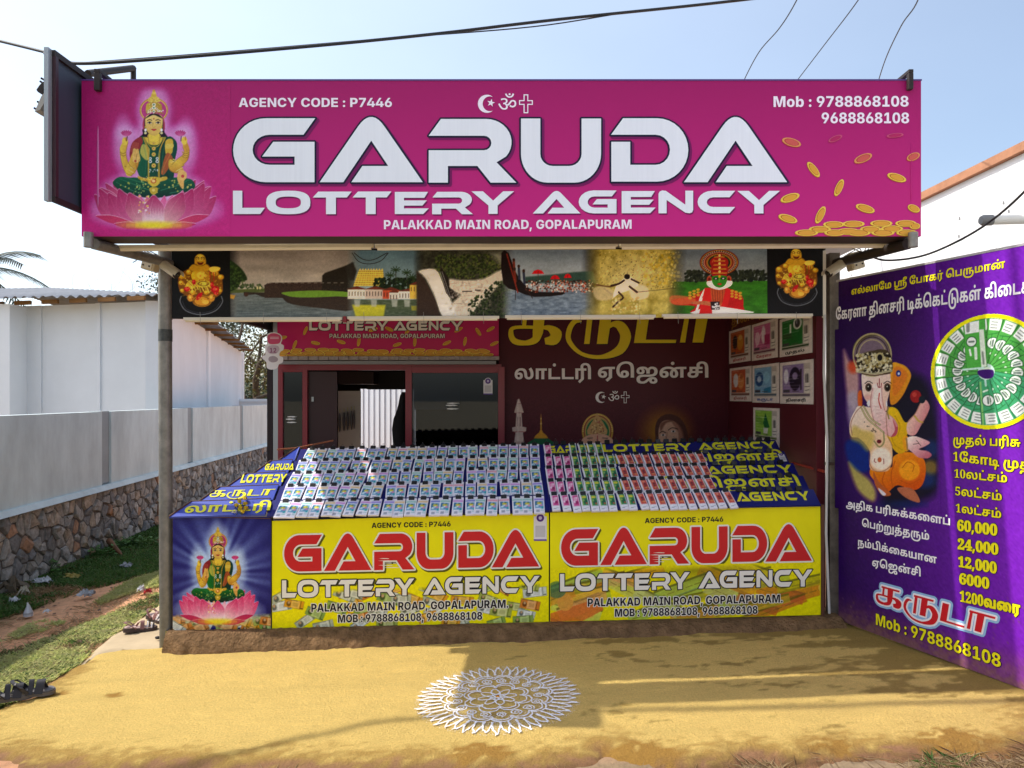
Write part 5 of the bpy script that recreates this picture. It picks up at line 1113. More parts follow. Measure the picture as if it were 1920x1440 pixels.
def buddha(cv,ox,oy,s):
    """laughing golden figure with coins and red ribbons; drawing space: width 480 around x=640, y 200..830 of the left square"""
    M_ = lambda pts: [(ox+x*s,oy+y*s) for x,y in pts]
    def P(pts,col,sm=5,al=1,grad=None): cv.poly(M_(pts),col,1,al,sm,grad)
    def El(x,y,rx,ry,col,rot=0,al=1): cv.ell(ox+x*s,oy+y*s,rx*s,ry*s,col,rot,1,al)
    def Ln(pts,w,col,al=1): cv.line(M_(pts),w*s,col,al,4)
    GO,GD,GL_ = (208,164,44),(140,90,28),(244,218,92);RD = (196,30,44)
    Ln([(440,640),(430,700),(490,790),(640,830),(790,790),(865,700),(855,640)],9,(170,176,186),.7);Ln([(452,690),(500,775),(640,812),(780,775),(848,690)],5,(90,96,110),.8)
    P([(520,350),(580,300),(700,300),(760,350),(850,420),(870,520),(860,600),(780,660),(640,700),(500,640),(425,580),(410,470),(440,400)],GD)
    P([(520,360),(560,310),(640,330),(700,310),(735,340),(730,370),(640,385),(560,378)],GO)
    P([(545,390),(560,480),(600,540),(690,540),(735,470),(730,385),(640,380)],(226,196,60),grad=(ox+560*s,0,ox+730*s,0,(190,140,40)));El(650,420,50,40,GL_,al=.8)
    El(638,262,58,62,GO);El(636,240,44,34,GL_,al=.7)
    for x in (610,665): Ln([(x-18,242),(x,232),(x+18,244)],7,(70,40,20));Ln([(x-16,256),(x,250),(x+16,258)],5,(90,50,20))
    P([(608,284),(640,292),(672,284),(662,308),(640,314),(618,308)],(110,30,20),3);El(588,280,9,26,GO);El(690,280,9,26,GO)
    P([(600,330),(560,360),(640,380),(720,360),(680,330)],GO)
    for k,(x,y,r) in enumerate(((450,430,40),(520,390,34),(440,500,30),(850,440,34),(790,400,40),(820,360,26),(450,580,26),(840,580,26),(560,600,34),(540,660,30),(740,660,34),(700,600,30))):
        El(x,y,r,r*.85,GO);El(x-r*.2,y-r*.25,r*.5,r*.4,GL_,al=.8);cv.ring(ox+x*s,oy+y*s,r*s*.9,r*.78*s,3*s,GD)
    P([(540,470),(500,500),(480,560),(560,560),(640,520),(700,530),(760,560),(740,500),(700,480),(640,500)],(216,190,70))
    for k in range(7): Ln([(500+k*30,470+(k % 2)*20),(540+k*26,520),(560+k*28,600-(k % 3)*16)],10,(200,190,76) if k % 2 else (236,220,110));Ln([(508+k*30,480),(548+k*26,530)],4,GD)
    El(670,510,70,34,(214,206,90));cv.ring(ox+670*s,oy+508*s,50*s,24*s,7*s,GD)
    El(655,690,98,58,(214,160,60));cv.ring(ox+655*s,oy+690*s,84*s,48*s,7*s,GD);P([(620,610),(660,600),(650,640),(610,680),(590,660)],RD,3);El(690,700,34,22,(236,196,90))
    for x,y in ((535,655),(755,655)): El(x,y,32,40,(206,150,60));El(x-6,y-8,14,18,(240,200,100))
    for x,y,rx,ry in ((572,492,20,26),(500,565,32,26),(790,570,44,40),(800,610,26,18),(760,520,20,30)): El(x,y,rx,ry,RD);El(x-5,y-5,rx*.4,ry*.4,(236,90,90))
    for k in range(4): Ln([(735+k*18,380),(740+k*20,430),(735+k*22,480)],8,GD if k % 2 else (190,60,40))
    P([(730,350),(780,330),(845,345),(810,380),(750,385)],GL_)
    cv.sprinkle(150,*M_([(420,390)])[0],*M_([(860,700)])[0],7*s,[GD,GL_,GO,(120,70,24)],3,.55,test=lambda x,y: ((x-ox)/s-640) ** 2/225 ** 2+((y-oy)/s-545) ** 2/165 ** 2 < 1)

def frieze_art():
    cv = flat_canvas(322,470,1545,598,0.92,(30,28,30))
    X,Y = cv.X,cv.Y
    def Z(pts,k=0): return [((300 if k == 0 else 940)+x/2.909,440+y/2.909) for x,y in pts]
    def sky_(x0,x1,c1,c2,ysplit,seed):
        m = np.clip((X-x0)/26,0,1)*np.clip((x1-X)/26,0,1)
        t = np.clip((Y-474)/(ysplit-474),0,1)[...,None];n = cv.noise(60,14,seed)[...,None]
        c = np.array(c1)*(1-t)+np.array(c2)*t;c = c*(0.88+0.24*n)
        cv.put(cv.all(),m,c)
    def band(x0,x1,y0,y1,c1,c2,seed,sx=14,sy=3,feather=20):
        m = np.clip((X-x0)/feather,0,1)*np.clip((x1-X)/feather,0,1)*np.clip(Y-y0,0,1)*np.clip(y1-Y+1,0,1)
        n = cv.noise(sx,sy,seed)[...,None];cv.put(cv.all(),m,np.array(c1)*(1-n)+np.array(c2)*n)
    # fort on a lake
    sky_(425,700,(150,140,132),(186,178,168),540,1);band(425,760,548,598,(86,96,98),(140,148,148),2,18,2)
    cv.poly(Z([(370,300),(640,290),(640,312),(370,318)]),(96,108,62),1.5);cv.poly(Z([(455,312),(660,318),(680,345),(560,340),(520,325),(455,330)]),(66,56,50))
    cv.poly(Z([(570,345),(568,275),(600,262),(1030,258),(1030,345)]),(74,58,50));cv.poly(Z([(885,345),(885,225),(900,210),(1000,175),(1060,150),(1060,345)]),(52,46,38),2)
    for k in range(12): cv.line(Z([(590+k*36,264),(606+k*36,264)]),1.1,(160,150,140))
    cv.sprinkle(260,*Z([(575,265)])[0],*Z([(1030,340)])[0],.9,[(90,70,58),(54,42,38)],2,.7)
    cv.poly(Z([(665,322),(700,312),(870,306),(1045,318),(1045,345),(760,345)]),(122,158,62),1,1,3);cv.poly(Z([(665,325),(760,345),(1050,342),(1050,415),(900,405),(720,380),(672,350)]),(66,54,46),1,1,3)
    for k in range(9): cv.line(Z([(680+k*8,340+k*7),(1045,350+k*7)]),.7,(100,84,72),.5)
    cv.poly(Z([(370,145),(420,165),(455,200),(475,245),(440,255),(420,290),(370,300)]),(46,66,34),2,1,3);cv.sprinkle(200,*Z([(370,150)])[0],*Z([(462,295)])[0],1.5,[(66,92,44),(34,48,26),(86,108,52)],3,.8,test=lambda x,y: (x-427) < (y-487)*.9+6)
    cv.sprinkle(40,*Z([(440,270)])[0],*Z([(560,295)])[0],1.6,[(60,84,50),(84,100,60)],33,.8)
    cv.ell(*Z([(468,326)])[0],4,4,(84,60,50));cv.poly(Z([(375,345),(375,325),(410,330),(400,352)]),(190,150,70),1.5)
    for x in (530,545): cv.ell(*Z([(x,290)])[0],1.6,3,(214,206,160))
    # temple tower over the tank
    sky_(650,800,(104,130,142),(150,168,172),545,4);band(655,800,562,598,(70,86,60),(120,128,110),5,6,2)
    cv.poly(Z([(1035,250),(1010,180),(1050,150),(1075,200),(1060,250)]),(60,56,50),3)
    cv.poly(Z([(1085,195),(1216,195),(1228,282),(1055,282)]),(224,200,92))
    for k in range(7): cv.line(Z([(1082-k*4,202+k*12),(1218+k*2,202+k*12)]),1.0,(140,116,50),.8)
    for k in range(12): cv.line(Z([(1088+k*11,198),(1062+k*15,280)]),.6,(250,236,150),.6)
    for k in range(9): cv.ell(*Z([(1092+k*15,192)])[0],1.2,1.8,(240,214,110))
    cv.sprinkle(220,*Z([(1170,240)])[0],*Z([(1400,305)])[0],2.4,[(34,52,30),(52,74,40),(26,38,24)],6,.95)
    for x,y in ((1285,195),(1345,210),(1255,225),(1375,235)):
        cv.line(Z([(x,y),(x+4,280)]),1.2,(50,46,36))
        for k in range(9): a = k*.7;cv.line(Z([(x,y),(x+26*math.cos(a),y+16*math.sin(a)-4)]),1.6,(44,66,34),.9)
    for x,y,w,c in ((1025,300,100,(226,222,210)),(1120,300,110,(206,190,178)),(1215,305,90,(196,92,60)),(1250,318,60,(214,208,200)),(1300,310,130,(226,224,216)),(1362,275,70,(222,190,90))):
        cv.poly(Z([(x,y),(x+w,y),(x+w,352),(x,352)]),c);cv.poly(Z([(x-6,y),(x+w/2,y-18),(x+w+6,y)]),(120,60,44))
        for k in range(int(w/16)): cv.line(Z([(x+8+k*16,y+14),(x+8+k*16,y+34)]),1.4,(70,50,44),.8)
    cv.poly(Z([(1050,385),(1230,385),(1220,452),(1070,452)]),(214,206,60),3,.85);cv.poly(Z([(1370,390),(1440,390),(1436,415),(1372,415)]),(190,180,60),2,.7)
    for x in (1060,1150,1262,1330,1400): cv.poly(Z([(x,356),(x+34,356),(x+30,395),(x+4,395)]),(196,198,192),2,.7)
    # waterfall
    m = np.clip((X-775)/20,0,1)*np.clip((965-X)/26,0,1);n = cv.noise(7,5,8)[...,None]
    cv.put(cv.all(),m,np.array((70,70,56))*(.6+.8*n));
    cv.sprinkle(700,*Z([(1500,110)])[0],*Z([(1860,240)])[0],1.7,[(84,100,48),(56,70,36),(110,116,60),(40,50,28)],9,.8)
    cv.poly(Z([(1800,104),(1925,104),(1925,200),(1870,180)]),(160,156,140),10,.8)
    cv.poly(Z([(1570,245),(1640,250),(1760,245),(1860,195),(1880,240),(1800,330),(1740,380),(1690,450),(1600,450),(1590,380),(1640,330),(1570,300)]),(214,204,188),4,1,3)
    cv.poly(Z([(1410,200),(1500,190),(1540,260),(1570,330),(1620,450),(1540,450),(1500,340),(1450,240)]),(224,218,208),3,1,3)
    cv.poly(Z([(1400,200),(1445,250),(1500,350),(1530,452),(1400,452)]),(72,56,46),3);cv.poly(Z([(1530,180),(1575,240),(1580,290),(1630,330),(1600,355),(1560,320),(1540,240)]),(46,38,34),2,1,2)
    for k in range(10): cv.line(Z([(1430+k*12,205),(1480+k*10,300),(1540+k*8,440)]),1.2,(250,248,244),.5,3)
    cv.sprinkle(260,*Z([(1580,250)])[0],*Z([(1800,440)])[0],2.6,[(186,174,156),(236,230,218),(160,146,128),(246,242,234)],44,.35,asp=.5)
    cv.sprinkle(160,*Z([(1430,200)])[0],*Z([(1600,440)])[0],1.8,[(190,184,176),(250,248,242)],45,.35,test=lambda x,y: 0 < (x-785)-(y-505)*.62 < 24,asp=1.6)
    for k in range(12): cv.line(Z([(1585+(k % 4)*50,270+k*14),(1660+(k % 4)*50,262+k*14)]),.8,(150,136,118),.5)
    cv.sprinkle(500,*Z([(1680,260)])[0],*Z([(1925,450)])[0],1.8,[(44,58,30),(70,84,44),(30,40,24)],10,.9,test=lambda x,y: (y-540) > -(x-900)*.75+12)
    cv.line(Z([(1650,312),(1700,312)]),2,(80,70,60));cv.line(Z([(1720,305),(1745,308)]),2.5,(90,76,66))
    # snake boat race
    sky_(938,1115,(124,136,146),(176,184,188),525,11);m = np.clip((X-945)/16,0,1)*np.clip((1118-X)/30,0,1)*np.clip((Y-545)/4,0,1)
    n = cv.noise(9,3,12)[...,None];cv.put(cv.all(),m,np.array((84,98,114))*(1-n)+np.array((158,172,186))*n)
    m = m*0
    cv.poly(Z([(130,235),(260,225),(400,210),(500,205),(520,270),(130,270)],1),(66,92,84),3)
    cv.poly(Z([(0,104),(40,104),(70,190),(120,270),(200,318),(330,318),(330,335),(180,345),(80,310),(10,270)],1),(40,26,24),1,1,2)
    cv.sprinkle(420,*Z([(130,250)])[0:1][0],*Z([(490,322)],1)[0],1.3,[(196,110,84),(226,220,210),(120,60,44),(60,40,36),(220,130,80)],13,.95,test=lambda x,y: x > 985 and y > 528 and y < 552-(x-985)*.03)
    cv.sprinkle(300,985,528,1112,550,1.3,[(196,110,84),(226,220,210),(120,60,44),(60,40,36)],14,.95)
    for x,y,w in ((200,205,34),(293,235,27),(362,228,22)):
        cv.poly(Z([(x-w,y+14),(x-w*.6,y-4),(x,y-10),(x+w*.6,y-4),(x+w,y+14)],1),(206,30,40));cv.line(Z([(x,y),(x,y+50)],1),.8,(90,60,50))
    for x,y in ((68,150),(95,185),(122,210),(72,200)): cv.line(Z([(x,y),(x+4,y+60)],1),4.5,(60,66,86) if x > 80 else (130,60,44));cv.ell(*Z([(x,y-8)],1)[0],2.6,3.2,(70,44,36))
    cv.line(Z([(30,110),(90,320)],1),2.2,(150,60,40));cv.line(Z([(78,300),(76,360)],1),1.2,(50,40,36));cv.line(Z([(130,290),(170,352)],1),1.4,(60,40,34))
    # bull race in yellow spray
    m = np.clip((X-1096)/30,0,1)*np.clip((1290-X)/40,0,1);n = cv.noise(10,9,15)[...,None]
    cv.put(cv.all(),m,np.array((150,132,50))*(1-n)+np.array((226,212,130))*n)
    cv.glow(1185,520,75,50,(232,222,170),.8);cv.glow(1130,590,50,16,(200,180,100),.6)
    cv.sprinkle(420,1115,474,1290,545,.9,[(120,96,30),(240,230,170),(170,140,50),(90,70,30)],16,.6)
    cv.sprinkle(140,1205,476,1275,540,2.2,[(206,180,60),(232,214,120)],17,.6)
    for pts,w,c in (([(520,280),(590,290),(640,275)],3,(120,84,50)),([(560,300),(600,330),(630,335)],3,(150,120,80))): cv.line(Z(pts,1),w,c,1,3)
    cv.poly(Z([(500,300),(560,290),(620,320),(600,360),(520,360)],1),(206,190,150),3,.8,3);cv.poly(Z([(700,300),(760,280),(800,300),(800,350),(720,360)],1),(226,214,180),3,.9,3)
    cv.poly(Z([(640,270),(680,240),(720,245),(750,280),(700,310),(640,330),(610,350),(620,300)],1),(236,228,206),1.2,1,3)
    cv.ell(*Z([(686,236)],1)[0],5.5,5,(40,24,20));cv.line(Z([(670,256),(640,275),(600,285)],1),3.6,(70,44,34),1,3);cv.line(Z([(710,250),(750,270)],1),3.4,(70,44,34));cv.line(Z([(700,290),(740,320)],1),4,(80,50,36))
    cv.line(Z([(640,320),(665,350),(640,370),(610,400)],1),3.4,(70,44,34),1,3);cv.line(Z([(745,320),(850,310),(1000,295)],1),.9,(90,70,40),.9)
    cv.sprinkle(90,1140,560,1200,592,2,[(240,230,190),(190,160,80)],18,.5)
    # painted dancer in a green field
    m = np.clip((X-1258)/30,0,1)*(X < 1437.5)
    t = np.clip((Y-474)/50,0,1)[...,None];n = cv.noise(50,16,19)[...,None]
    c = (np.array((120,132,140))*(1-t)+np.array((150,154,152))*t)*(.9+.2*n)
    cv.put(cv.all(),m*(Y < 531),c);cv.put(cv.all(),m*(Y >= 531) ,np.array((66,128,34))*(.8+.4*cv.noise(20,5,20)[...,None]))
    cv.sprinkle(420,1285,511,1437,531,2.4,[(44,52,38),(34,42,34),(60,66,48)],21,.9)
    RD,GO = (196,34,36),(214,170,60)
    cv.poly(Z([(940,360),(1040,345),(1120,305),(1240,305),(1310,345),(1318,400),(1300,440),(1040,440),(1060,400),(960,392),(930,380)],1),RD,1,1,3)
    cv.poly(Z([(930,340),(1040,350),(1060,380),(980,392),(925,380)],1),(210,120,70),2,.8,3)
    for a in ([(1110,310),(1090,350),(1060,440)],[(1120,330),(1085,380)]): cv.line(Z(a,1),4,(240,236,230))
    cv.poly(Z([(1050,440),(1060,425),(1150,400),(1300,420),(1370,440)],1),(236,234,230),1,1,3)
    cv.poly(Z([(1135,300),(1230,300),(1225,400),(1150,400)],1),(196,100,60),1.5);
    for k in range(6): cv.line(Z([(1150+k*14,305),(1156+k*12,380)],1),1.2,(150,50,36),.8)
    cv.poly(Z([(1110,300),(1140,300),(1150,440),(1080,440)],1),(214,44,44));cv.poly(Z([(1225,300),(1250,310),(1235,400),(1200,400)],1),(214,44,44))
    cv.poly(Z([(1040,375),(1120,372),(1150,385),(1150,400),(1100,392),(1045,388)],1),(196,120,84),1,1,3);cv.poly(Z([(1140,375),(1190,375),(1190,420),(1145,420)],1),(60,44,50));cv.sprinkle(20,*Z([(1150,385)],1)[0],*Z([(1190,415)],1)[0],1.3,[(236,236,240)],22)
    for x0,y0 in ((1030,325),(1258,318)):
        for i in range(3):
            for j in range(3): cv.ell(*Z([(x0+i*22,y0+j*15-(i*8 if x0 < 1100 else -i*6))],1)[0],3.2,2.2,GO)
    q = Z([(1188,162)],1)[0]
    for r,c in ((1.0,(120,26,30)),(.94,GO),(.90,(60,26,24)),(.80,(206,150,120)),(.74,(130,30,30)),(.62,GO),(.58,(40,60,40)),(.48,(176,40,36)),(.36,GO),(.31,(150,40,36))): cv.ell(q[0],q[1],36.5*r,24.6*r,c)
    for k in range(44): a = k*2*math.pi/44;cv.ell(q[0]+31*math.cos(a),q[1]+21*math.sin(a),.9,.9,(236,226,200));cv.ell(q[0]+24*math.cos(a),q[1]+16*math.sin(a),.7,.7,(226,190,90))
    cv.poly(Z([(1150,235),(1148,170),(1165,140),(1190,110),(1216,140),(1232,170),(1230,235)],1),(176,44,40),1,1,2)
    for k in range(5): cv.line(Z([(1155+k*2,220-k*22),(1228-k*3,220-k*22)],1),1.6,GO);cv.ell(*Z([(1190,212-k*22)],1)[0],2.2,2.4,(236,220,140))
    for x in (1135,1240): cv.ell(*Z([(x,255)],1)[0],5,7,(190,90,60));cv.ell(*Z([(x,255)],1)[0],2.6,3.6,(120,30,30))
    cv.poly(Z([(1120,268),(1130,292),(1188,312),(1248,292),(1260,268),(1240,262),(1188,258),(1140,262)],1),(240,238,234),1,1,3)
    cv.poly(Z([(1150,240),(1150,270),(1165,292),(1190,300),(1214,292),(1228,270),(1228,240),(1190,232)],1),(70,150,50),1,1,3)
    for x in (1170,1210): cv.ell(*Z([(x,250)],1)[0],4.6,2.4,(30,26,24));cv.ell(*Z([(x,250)],1)[0],1.8,1.2,(236,236,230))
    cv.line(Z([(1190,248),(1188,266)],1),1.6,(120,190,80));cv.ell(*Z([(1190,280)],1)[0],4,1.7,(206,30,40));cv.ell(*Z([(1190,238)],1)[0],2.4,2.6,(226,170,50))
    # the two black squares with the laughing figure
    for x0,x1 in ((320,431),(1439.5,1548)):
        m = (X >= x0) & (X <= x1);cv.im[m] = np.array((26,25,27))/255
    buddha(cv,260,440,0.1805);buddha(cv,1493-640*.17,440-3,0.170)
    return cv

def notes_art(cv,seed,px0,px1,y0,y1,full=False):
    """scattered bank notes over the foot of a yellow board"""
    g = np.random.default_rng(seed);bg_ = cv.im.copy()
    cols = [((176,186,96),(226,226,170)),((224,166,40),(240,208,120)),((206,212,200),(236,238,230)),((150,176,90),(206,220,150)),((214,140,60),(240,200,140)),((190,196,170),(230,230,210))]
    for k in range(46):
        x,y = g.uniform(px0,px1),g.uniform(y0+4,y1);a = g.uniform(-.6,.6);c1,c2 = cols[g.integers(len(cols))];w,h = g.uniform(34,46),g.uniform(15,19)
        ca,sa = math.cos(a),math.sin(a)
        R = lambda u,v: (x+(u*ca-v*sa)*w/2,y+(u*sa+v*ca)*w/2)
        q = h/w
        cv.poly([R(-1,-q),R(1,-q),R(1,q),R(-1,q)],(90,90,60),1.2,.5);cv.poly([R(-.98,-q+.02),R(.98,-q+.02),R(.98,q-.02),R(-.98,q-.02)],c1);cv.poly([R(-.3,-q+.06),R(.55,-q+.06),R(.55,q-.06),R(-.3,q-.06)],c2,1,.8)
        cv.ell(*R(-.55,.05),w*.11,w*.13,tuple(int(v*.6) for v in c1));cv.ell(*R(-.55,-.08),w*.06,w*.07,(200,170,130))
        cv.line([R(.66,-q+.05),R(.66,q-.05)],.9,tuple(int(v*.5) for v in c1));cv.line([R(-.9,-q+.08),R(.3,-q+.08)],.9,(90,90,70),.7)
        for j in range(4): cv.line([R(-.1,-.12+j*.1),R(.4,-.12+j*.1)],.6,tuple(int(v*.6) for v in c1),.6)
        cv.line([R(.72,q-.12),R(.92,q-.12)],1.4,(60,70,50),.8)
    t = np.clip((cv.Y-y0+8*(cv.noise(30,8,seed)-.5))/9,0,1)[...,None]
    cv.im = bg_*(1-t)+cv.im*t

def slips_art(cv,seed,px0,px1,y0,y1):
    """translucent lottery slips slanting across the foot of the other yellow board"""
    g = np.random.default_rng(seed)
    cols = [(214,196,60),(226,150,50),(176,196,90),(206,214,150),(232,170,110),(150,186,130),(206,110,60),(196,190,40)]
    for k in range(34):
        x,y = g.uniform(px0-20,px1),g.uniform(y0+6,y1+6);a = -.22+g.uniform(-.14,.06) if k % 3 else g.uniform(.2,.5);w,h = g.uniform(80,150),g.uniform(16,30);c = cols[g.integers(len(cols))]
        ca,sa = math.cos(a),math.sin(a);R = lambda u,v: (x+u*ca-v*sa,y+u*sa+v*ca)
        cv.poly([R(-w/2,-h/2),R(w/2,-h/2),R(w/2,h/2),R(-w/2,h/2)],c,1,.62)
        cv.poly([R(-w/2,-h/2),R(w/2,-h/2),R(w/2,-h/2+4),R(-w/2,-h/2+4)],(110,110,30),1,.7)
        for j in range(5): cv.line([R(-w/2+6+j*w/6,h*.1),R(-w/2+6+(j+.7)*w/6,h*.1)],1.6,(120,110,40),.6)
        for j in range(6): cv.line([R(-w*.3,-h*.2+j*h*.1),R(w*.1,-h*.2+j*h*.1)],.6,(150,130,60),.5)
        if k % 4 == 0: cv.ell(*R(w*.3,0),7,7,(230,200,90),al=.8)
    cv.glow((px0+px1)/2+20,y0+8,110,30,(110,106,20),.5)
    cv.poly([(px0,y1),(px0,y1-16),(px0+90,y1-42),(px0+100,y1-20),(px0+60,y1)],(226,130,60),1,.85)
    cv.ell(px0+28,y1-36,15,16,(226,170,80),al=.9);cv.ell(px0+12,y1-60,18,16,(84,130,100),al=.7)

def elephant_art(cv):
    """elephant headed figure in yellow and white; drawing space 932 x 1440 = photo 1560..1780 x 610..950"""
    k = 1/4.236
    M_ = lambda pts: [(1560+x*k,610+y*k) for x,y in pts]
    def P(pts,col,sm=5,al=1,soft=1.0,grad=None):
        if grad: grad = (*M_([(grad[0],grad[1])])[0],*M_([(grad[2],grad[3])])[0],grad[4])
        cv.poly(M_(pts),col,soft,al,sm,grad)
    def El(x,y,rx,ry,col,rot=0,al=1,soft=1.0): cv.ell(1560+x*k,610+y*k,rx*k,ry*k,col,rot,soft,al)
    def Ln(pts,w,col,al=1,sm=4): cv.line(M_(pts),w*k,col,al,sm)
    P([(480,420),(640,380),(780,500),(860,900),(850,1300),(600,1420),(400,1400),(420,800)],(22,22,44),5,.9,24)
    El(790,980,60,70,(40,90,160),al=.5,soft=14);El(780,1130,60,60,(200,170,70),al=.6,soft=12);El(740,1230,90,60,(40,90,170),al=.5,soft=14);El(560,1420,170,30,(20,50,110),al=.7,soft=10)
    # blurred shapes at the side
    P([(90,200),(150,300),(205,300),(215,520),(180,680),(120,560)],(226,190,180),5,.85,10);El(170,330,44,50,(226,90,50),al=.85,soft=9);P([(120,560),(200,540),(230,760),(140,800)],(190,180,200),4,.8,10)
    P([(110,930),(240,900),(300,1020),(290,1150),(200,1160),(130,1080)],(14,60,150),5,.9,9);P([(130,1090),(200,1150),(300,1230),(350,1330),(320,1400),(200,1300)],(214,206,110),5,.85,10)
    # dhoti, legs
    P([(490,1040),(600,1005),(720,1050),(745,1160),(715,1270),(640,1310),(520,1270),(430,1330),(360,1260),(300,1180),(330,1120),(470,1130)],(240,160,24),grad=(480,1020,620,1310,(214,96,16)))
    El(615,1150,82,82,(248,180,40),al=.8,soft=4);Ln([(560,1130),(600,1085),(650,1110),(640,1160)],7,(206,110,20));Ln([(500,1080),(470,1180),(480,1290)],8,(206,100,16));Ln([(420,1160),(400,1240),(440,1310)],8,(206,100,16));Ln([(540,1230),(620,1260),(700,1220)],7,(206,96,16))
    P([(330,1160),(370,1240),(470,1340),(400,1350),(340,1260)],(196,110,60));P([(520,1290),(640,1300),(700,1400),(640,1395),(560,1350)],(190,120,90));P([(365,1290),(430,1340),(400,1350)],(226,220,230),3)
    # shawl
    P([(460,650),(520,670),(580,770),(640,740),(660,800),(590,880),(620,960),(540,1020),(470,960),(430,860),(430,700)],(240,206,30),grad=(430,700,640,900,(226,180,20)))
    Ln([(500,720),(540,800),(520,880)],9,(206,160,10),.8);Ln([(470,880),(500,950),(560,990)],8,(206,160,10),.8)
    P([(560,900),(600,880),(620,970),(580,1000)],(236,170,40))
    # ears
    P([(470,320),(540,305),(600,340),(628,400),(600,480),(560,560),(500,625),(460,600)],(240,180,50),grad=(470,320,600,600,(226,150,40)));P([(490,345),(550,335),(600,390),(570,470),(500,560),(480,500)],(226,130,50),5,.7,4)
    El(528,382,20,26,(40,60,150));El(530,384,9,11,(220,230,250));P([(205,540),(235,520),(240,640),(210,650)],(236,120,40),3,.9,3)
    # trunk of the body
    P([(230,640),(180,680),(140,780),(150,880),(220,900),(300,1000),(300,1130),(360,1160),(450,1150),(480,1050),(470,940),(430,860),(420,700)],(248,232,222),grad=(150,700,470,1100,(240,196,150)))
    El(390,1060,84,90,(252,244,236),al=.8,soft=6);El(378,1068,16,20,(206,120,80));Ln([(340,1060),(336,1080),(350,1090)],5,(150,30,40));Ln([(410,1060),(412,1100)],5,(150,30,40))
    P([(170,800),(240,830),(330,860),(320,960),(280,1000),(220,940),(150,900)],(214,190,90),5,.7,9)
    # raised hand and bowl, open palm
    P([(600,770),(660,700),(700,620),(740,590),(775,640),(760,700),(710,790),(660,870),(600,860)],(248,224,206),grad=(600,700,760,760,(206,130,140)));El(665,565,44,50,(166,40,44));El(655,550,18,20,(206,90,80),al=.8);El(715,590,26,30,(30,44,60));Ln([(655,720),(690,760),(720,770)],14,(206,180,90))
    P([(590,900),(650,880),(720,900),(778,930),(740,960),(690,985),(760,1000),(792,1030),(760,1056),(690,1050),(640,1010),(600,970)],(250,232,224),grad=(620,900,760,1060,(196,110,130)));Ln([(645,945),(690,938)],4,(60,30,30));Ln([(672,915),(704,955)],4,(60,30,30));Ln([(592,900),(600,990)],12,(170,140,90))
    # head
    P([(240,380),(300,360),(400,370),(460,380),(462,500),(440,600),(430,680),(330,690),(300,640),(250,560),(236,460)],(248,234,228),grad=(240,400,460,640,(242,206,190)))
    P([(320,480),(390,480),(400,600),(420,680),(490,740),(522,800),(510,870),(460,882),(410,850),(350,790),(318,700),(310,600)],(250,236,232),grad=(320,600,500,800,(236,190,190)))
    P([(480,740),(522,800),(512,870),(470,884),(500,830)],(186,70,90),4,.8,2);Ln([(376,540),(372,600),(390,660)],8,(206,60,50));Ln([(350,700),(400,720)],3,(214,170,170));Ln([(360,760),(430,770)],3,(214,170,170))
    for a in ([(322,500),(308,600),(318,700),(352,792),(412,852),(470,884)],[(392,490),(402,600),(424,684),(492,744),(522,800)]): Ln(a,7,(196,130,130),.8);Ln([(x+(8 if x < 400 else -8),y) for x,y in a],14,(240,206,204),.5)
    for k_ in range(7): Ln([(330+k_*12,640+k_*30),(372+k_*14,650+k_*22)],3,(214,160,160),.6)
    for a in ([(240,640),(190,690),(150,780),(160,870)],[(300,1000),(296,1080),(330,1150),(400,1160),(470,1110),(482,1040)],[(430,700),(440,860),(480,960)],[(600,770),(660,700),(702,622)],[(710,790),(760,700)]): Ln(a,8,(170,110,90),.55)
    for x in (290,440): El(x,492,26,34,(110,84,70));El(x+2,494,17,24,(30,20,20));El(x-2,486,5,6,(240,236,230));Ln([(x-28,462),(x,444),(x+30,460)],6,(40,24,24))
    Ln([(376,425),(376,495)],6,(170,30,40));Ln([(360,460),(366,488),(376,492),(388,488),(394,460)],5,(170,30,40));P([(275,620),(300,590),(296,650)],(240,240,246),2);P([(430,590),(440,640),(428,640)],(240,240,246),2)
    El(285,570,30,20,(226,150,150),al=.4,soft=5)
    # crown
    P([(165,240),(175,150),(240,85),(320,62),(400,85),(450,140),(470,220),(470,370),(400,385),(300,370),(235,380),(210,330),(200,260)],(112,100,76));P([(180,240),(200,160),(280,95),(380,90),(440,160),(455,250),(330,200)],(150,130,160),5,.8,3)
    for r,c,w in ((1,(206,196,150),12),(.84,(70,56,60),8),(.72,(196,186,150),9)): cv.ring(1560+320*k,610+235*k,150*r*k,168*r*k,w*k,c,.9)
    P([(200,250),(300,215),(380,190),(460,220),(472,370),(300,372),(210,345)],(92,80,58),4)
    cv.sprinkle(260,*M_([(195,225)])[0],*M_([(470,372)])[0],10*k,[(226,220,186),(40,32,24),(176,160,100),(246,242,220)],31,.85);El(380,256,34,40,(206,196,150));El(380,256,20,26,(34,24,36));Ln([(215,370),(330,385),(470,360)],16,(196,190,160));Ln([(240,385),(340,398),(460,380)],8,(90,50,36))
    for a in ([(230,650),(280,740),(350,800),(410,850)],[(250,640),(310,740),(380,790)]): Ln(a,13,(150,136,84));Ln(a,5,(236,226,190))
    Ln([(450,650),(440,690),(452,740)],12,(170,150,90));Ln([(335,920),(375,965),(412,930),(410,850)],12,(170,160,110));El(374,922,18,16,(120,20,40));cv.sprinkle(40,*M_([(230,660)])[0],*M_([(400,850)])[0],5*k,[(60,50,36)],32,.6,test=lambda x,y: abs((y-760)-(x-1590)) < 4)

def fan_art(cv):
    """round fan of green lottery tickets with a yellow rim; photo centre (1855, 697)"""
    cx,cy,rx,ry = 1856,696,101,110   # in undistorted board units these become a circle
    return cx,cy

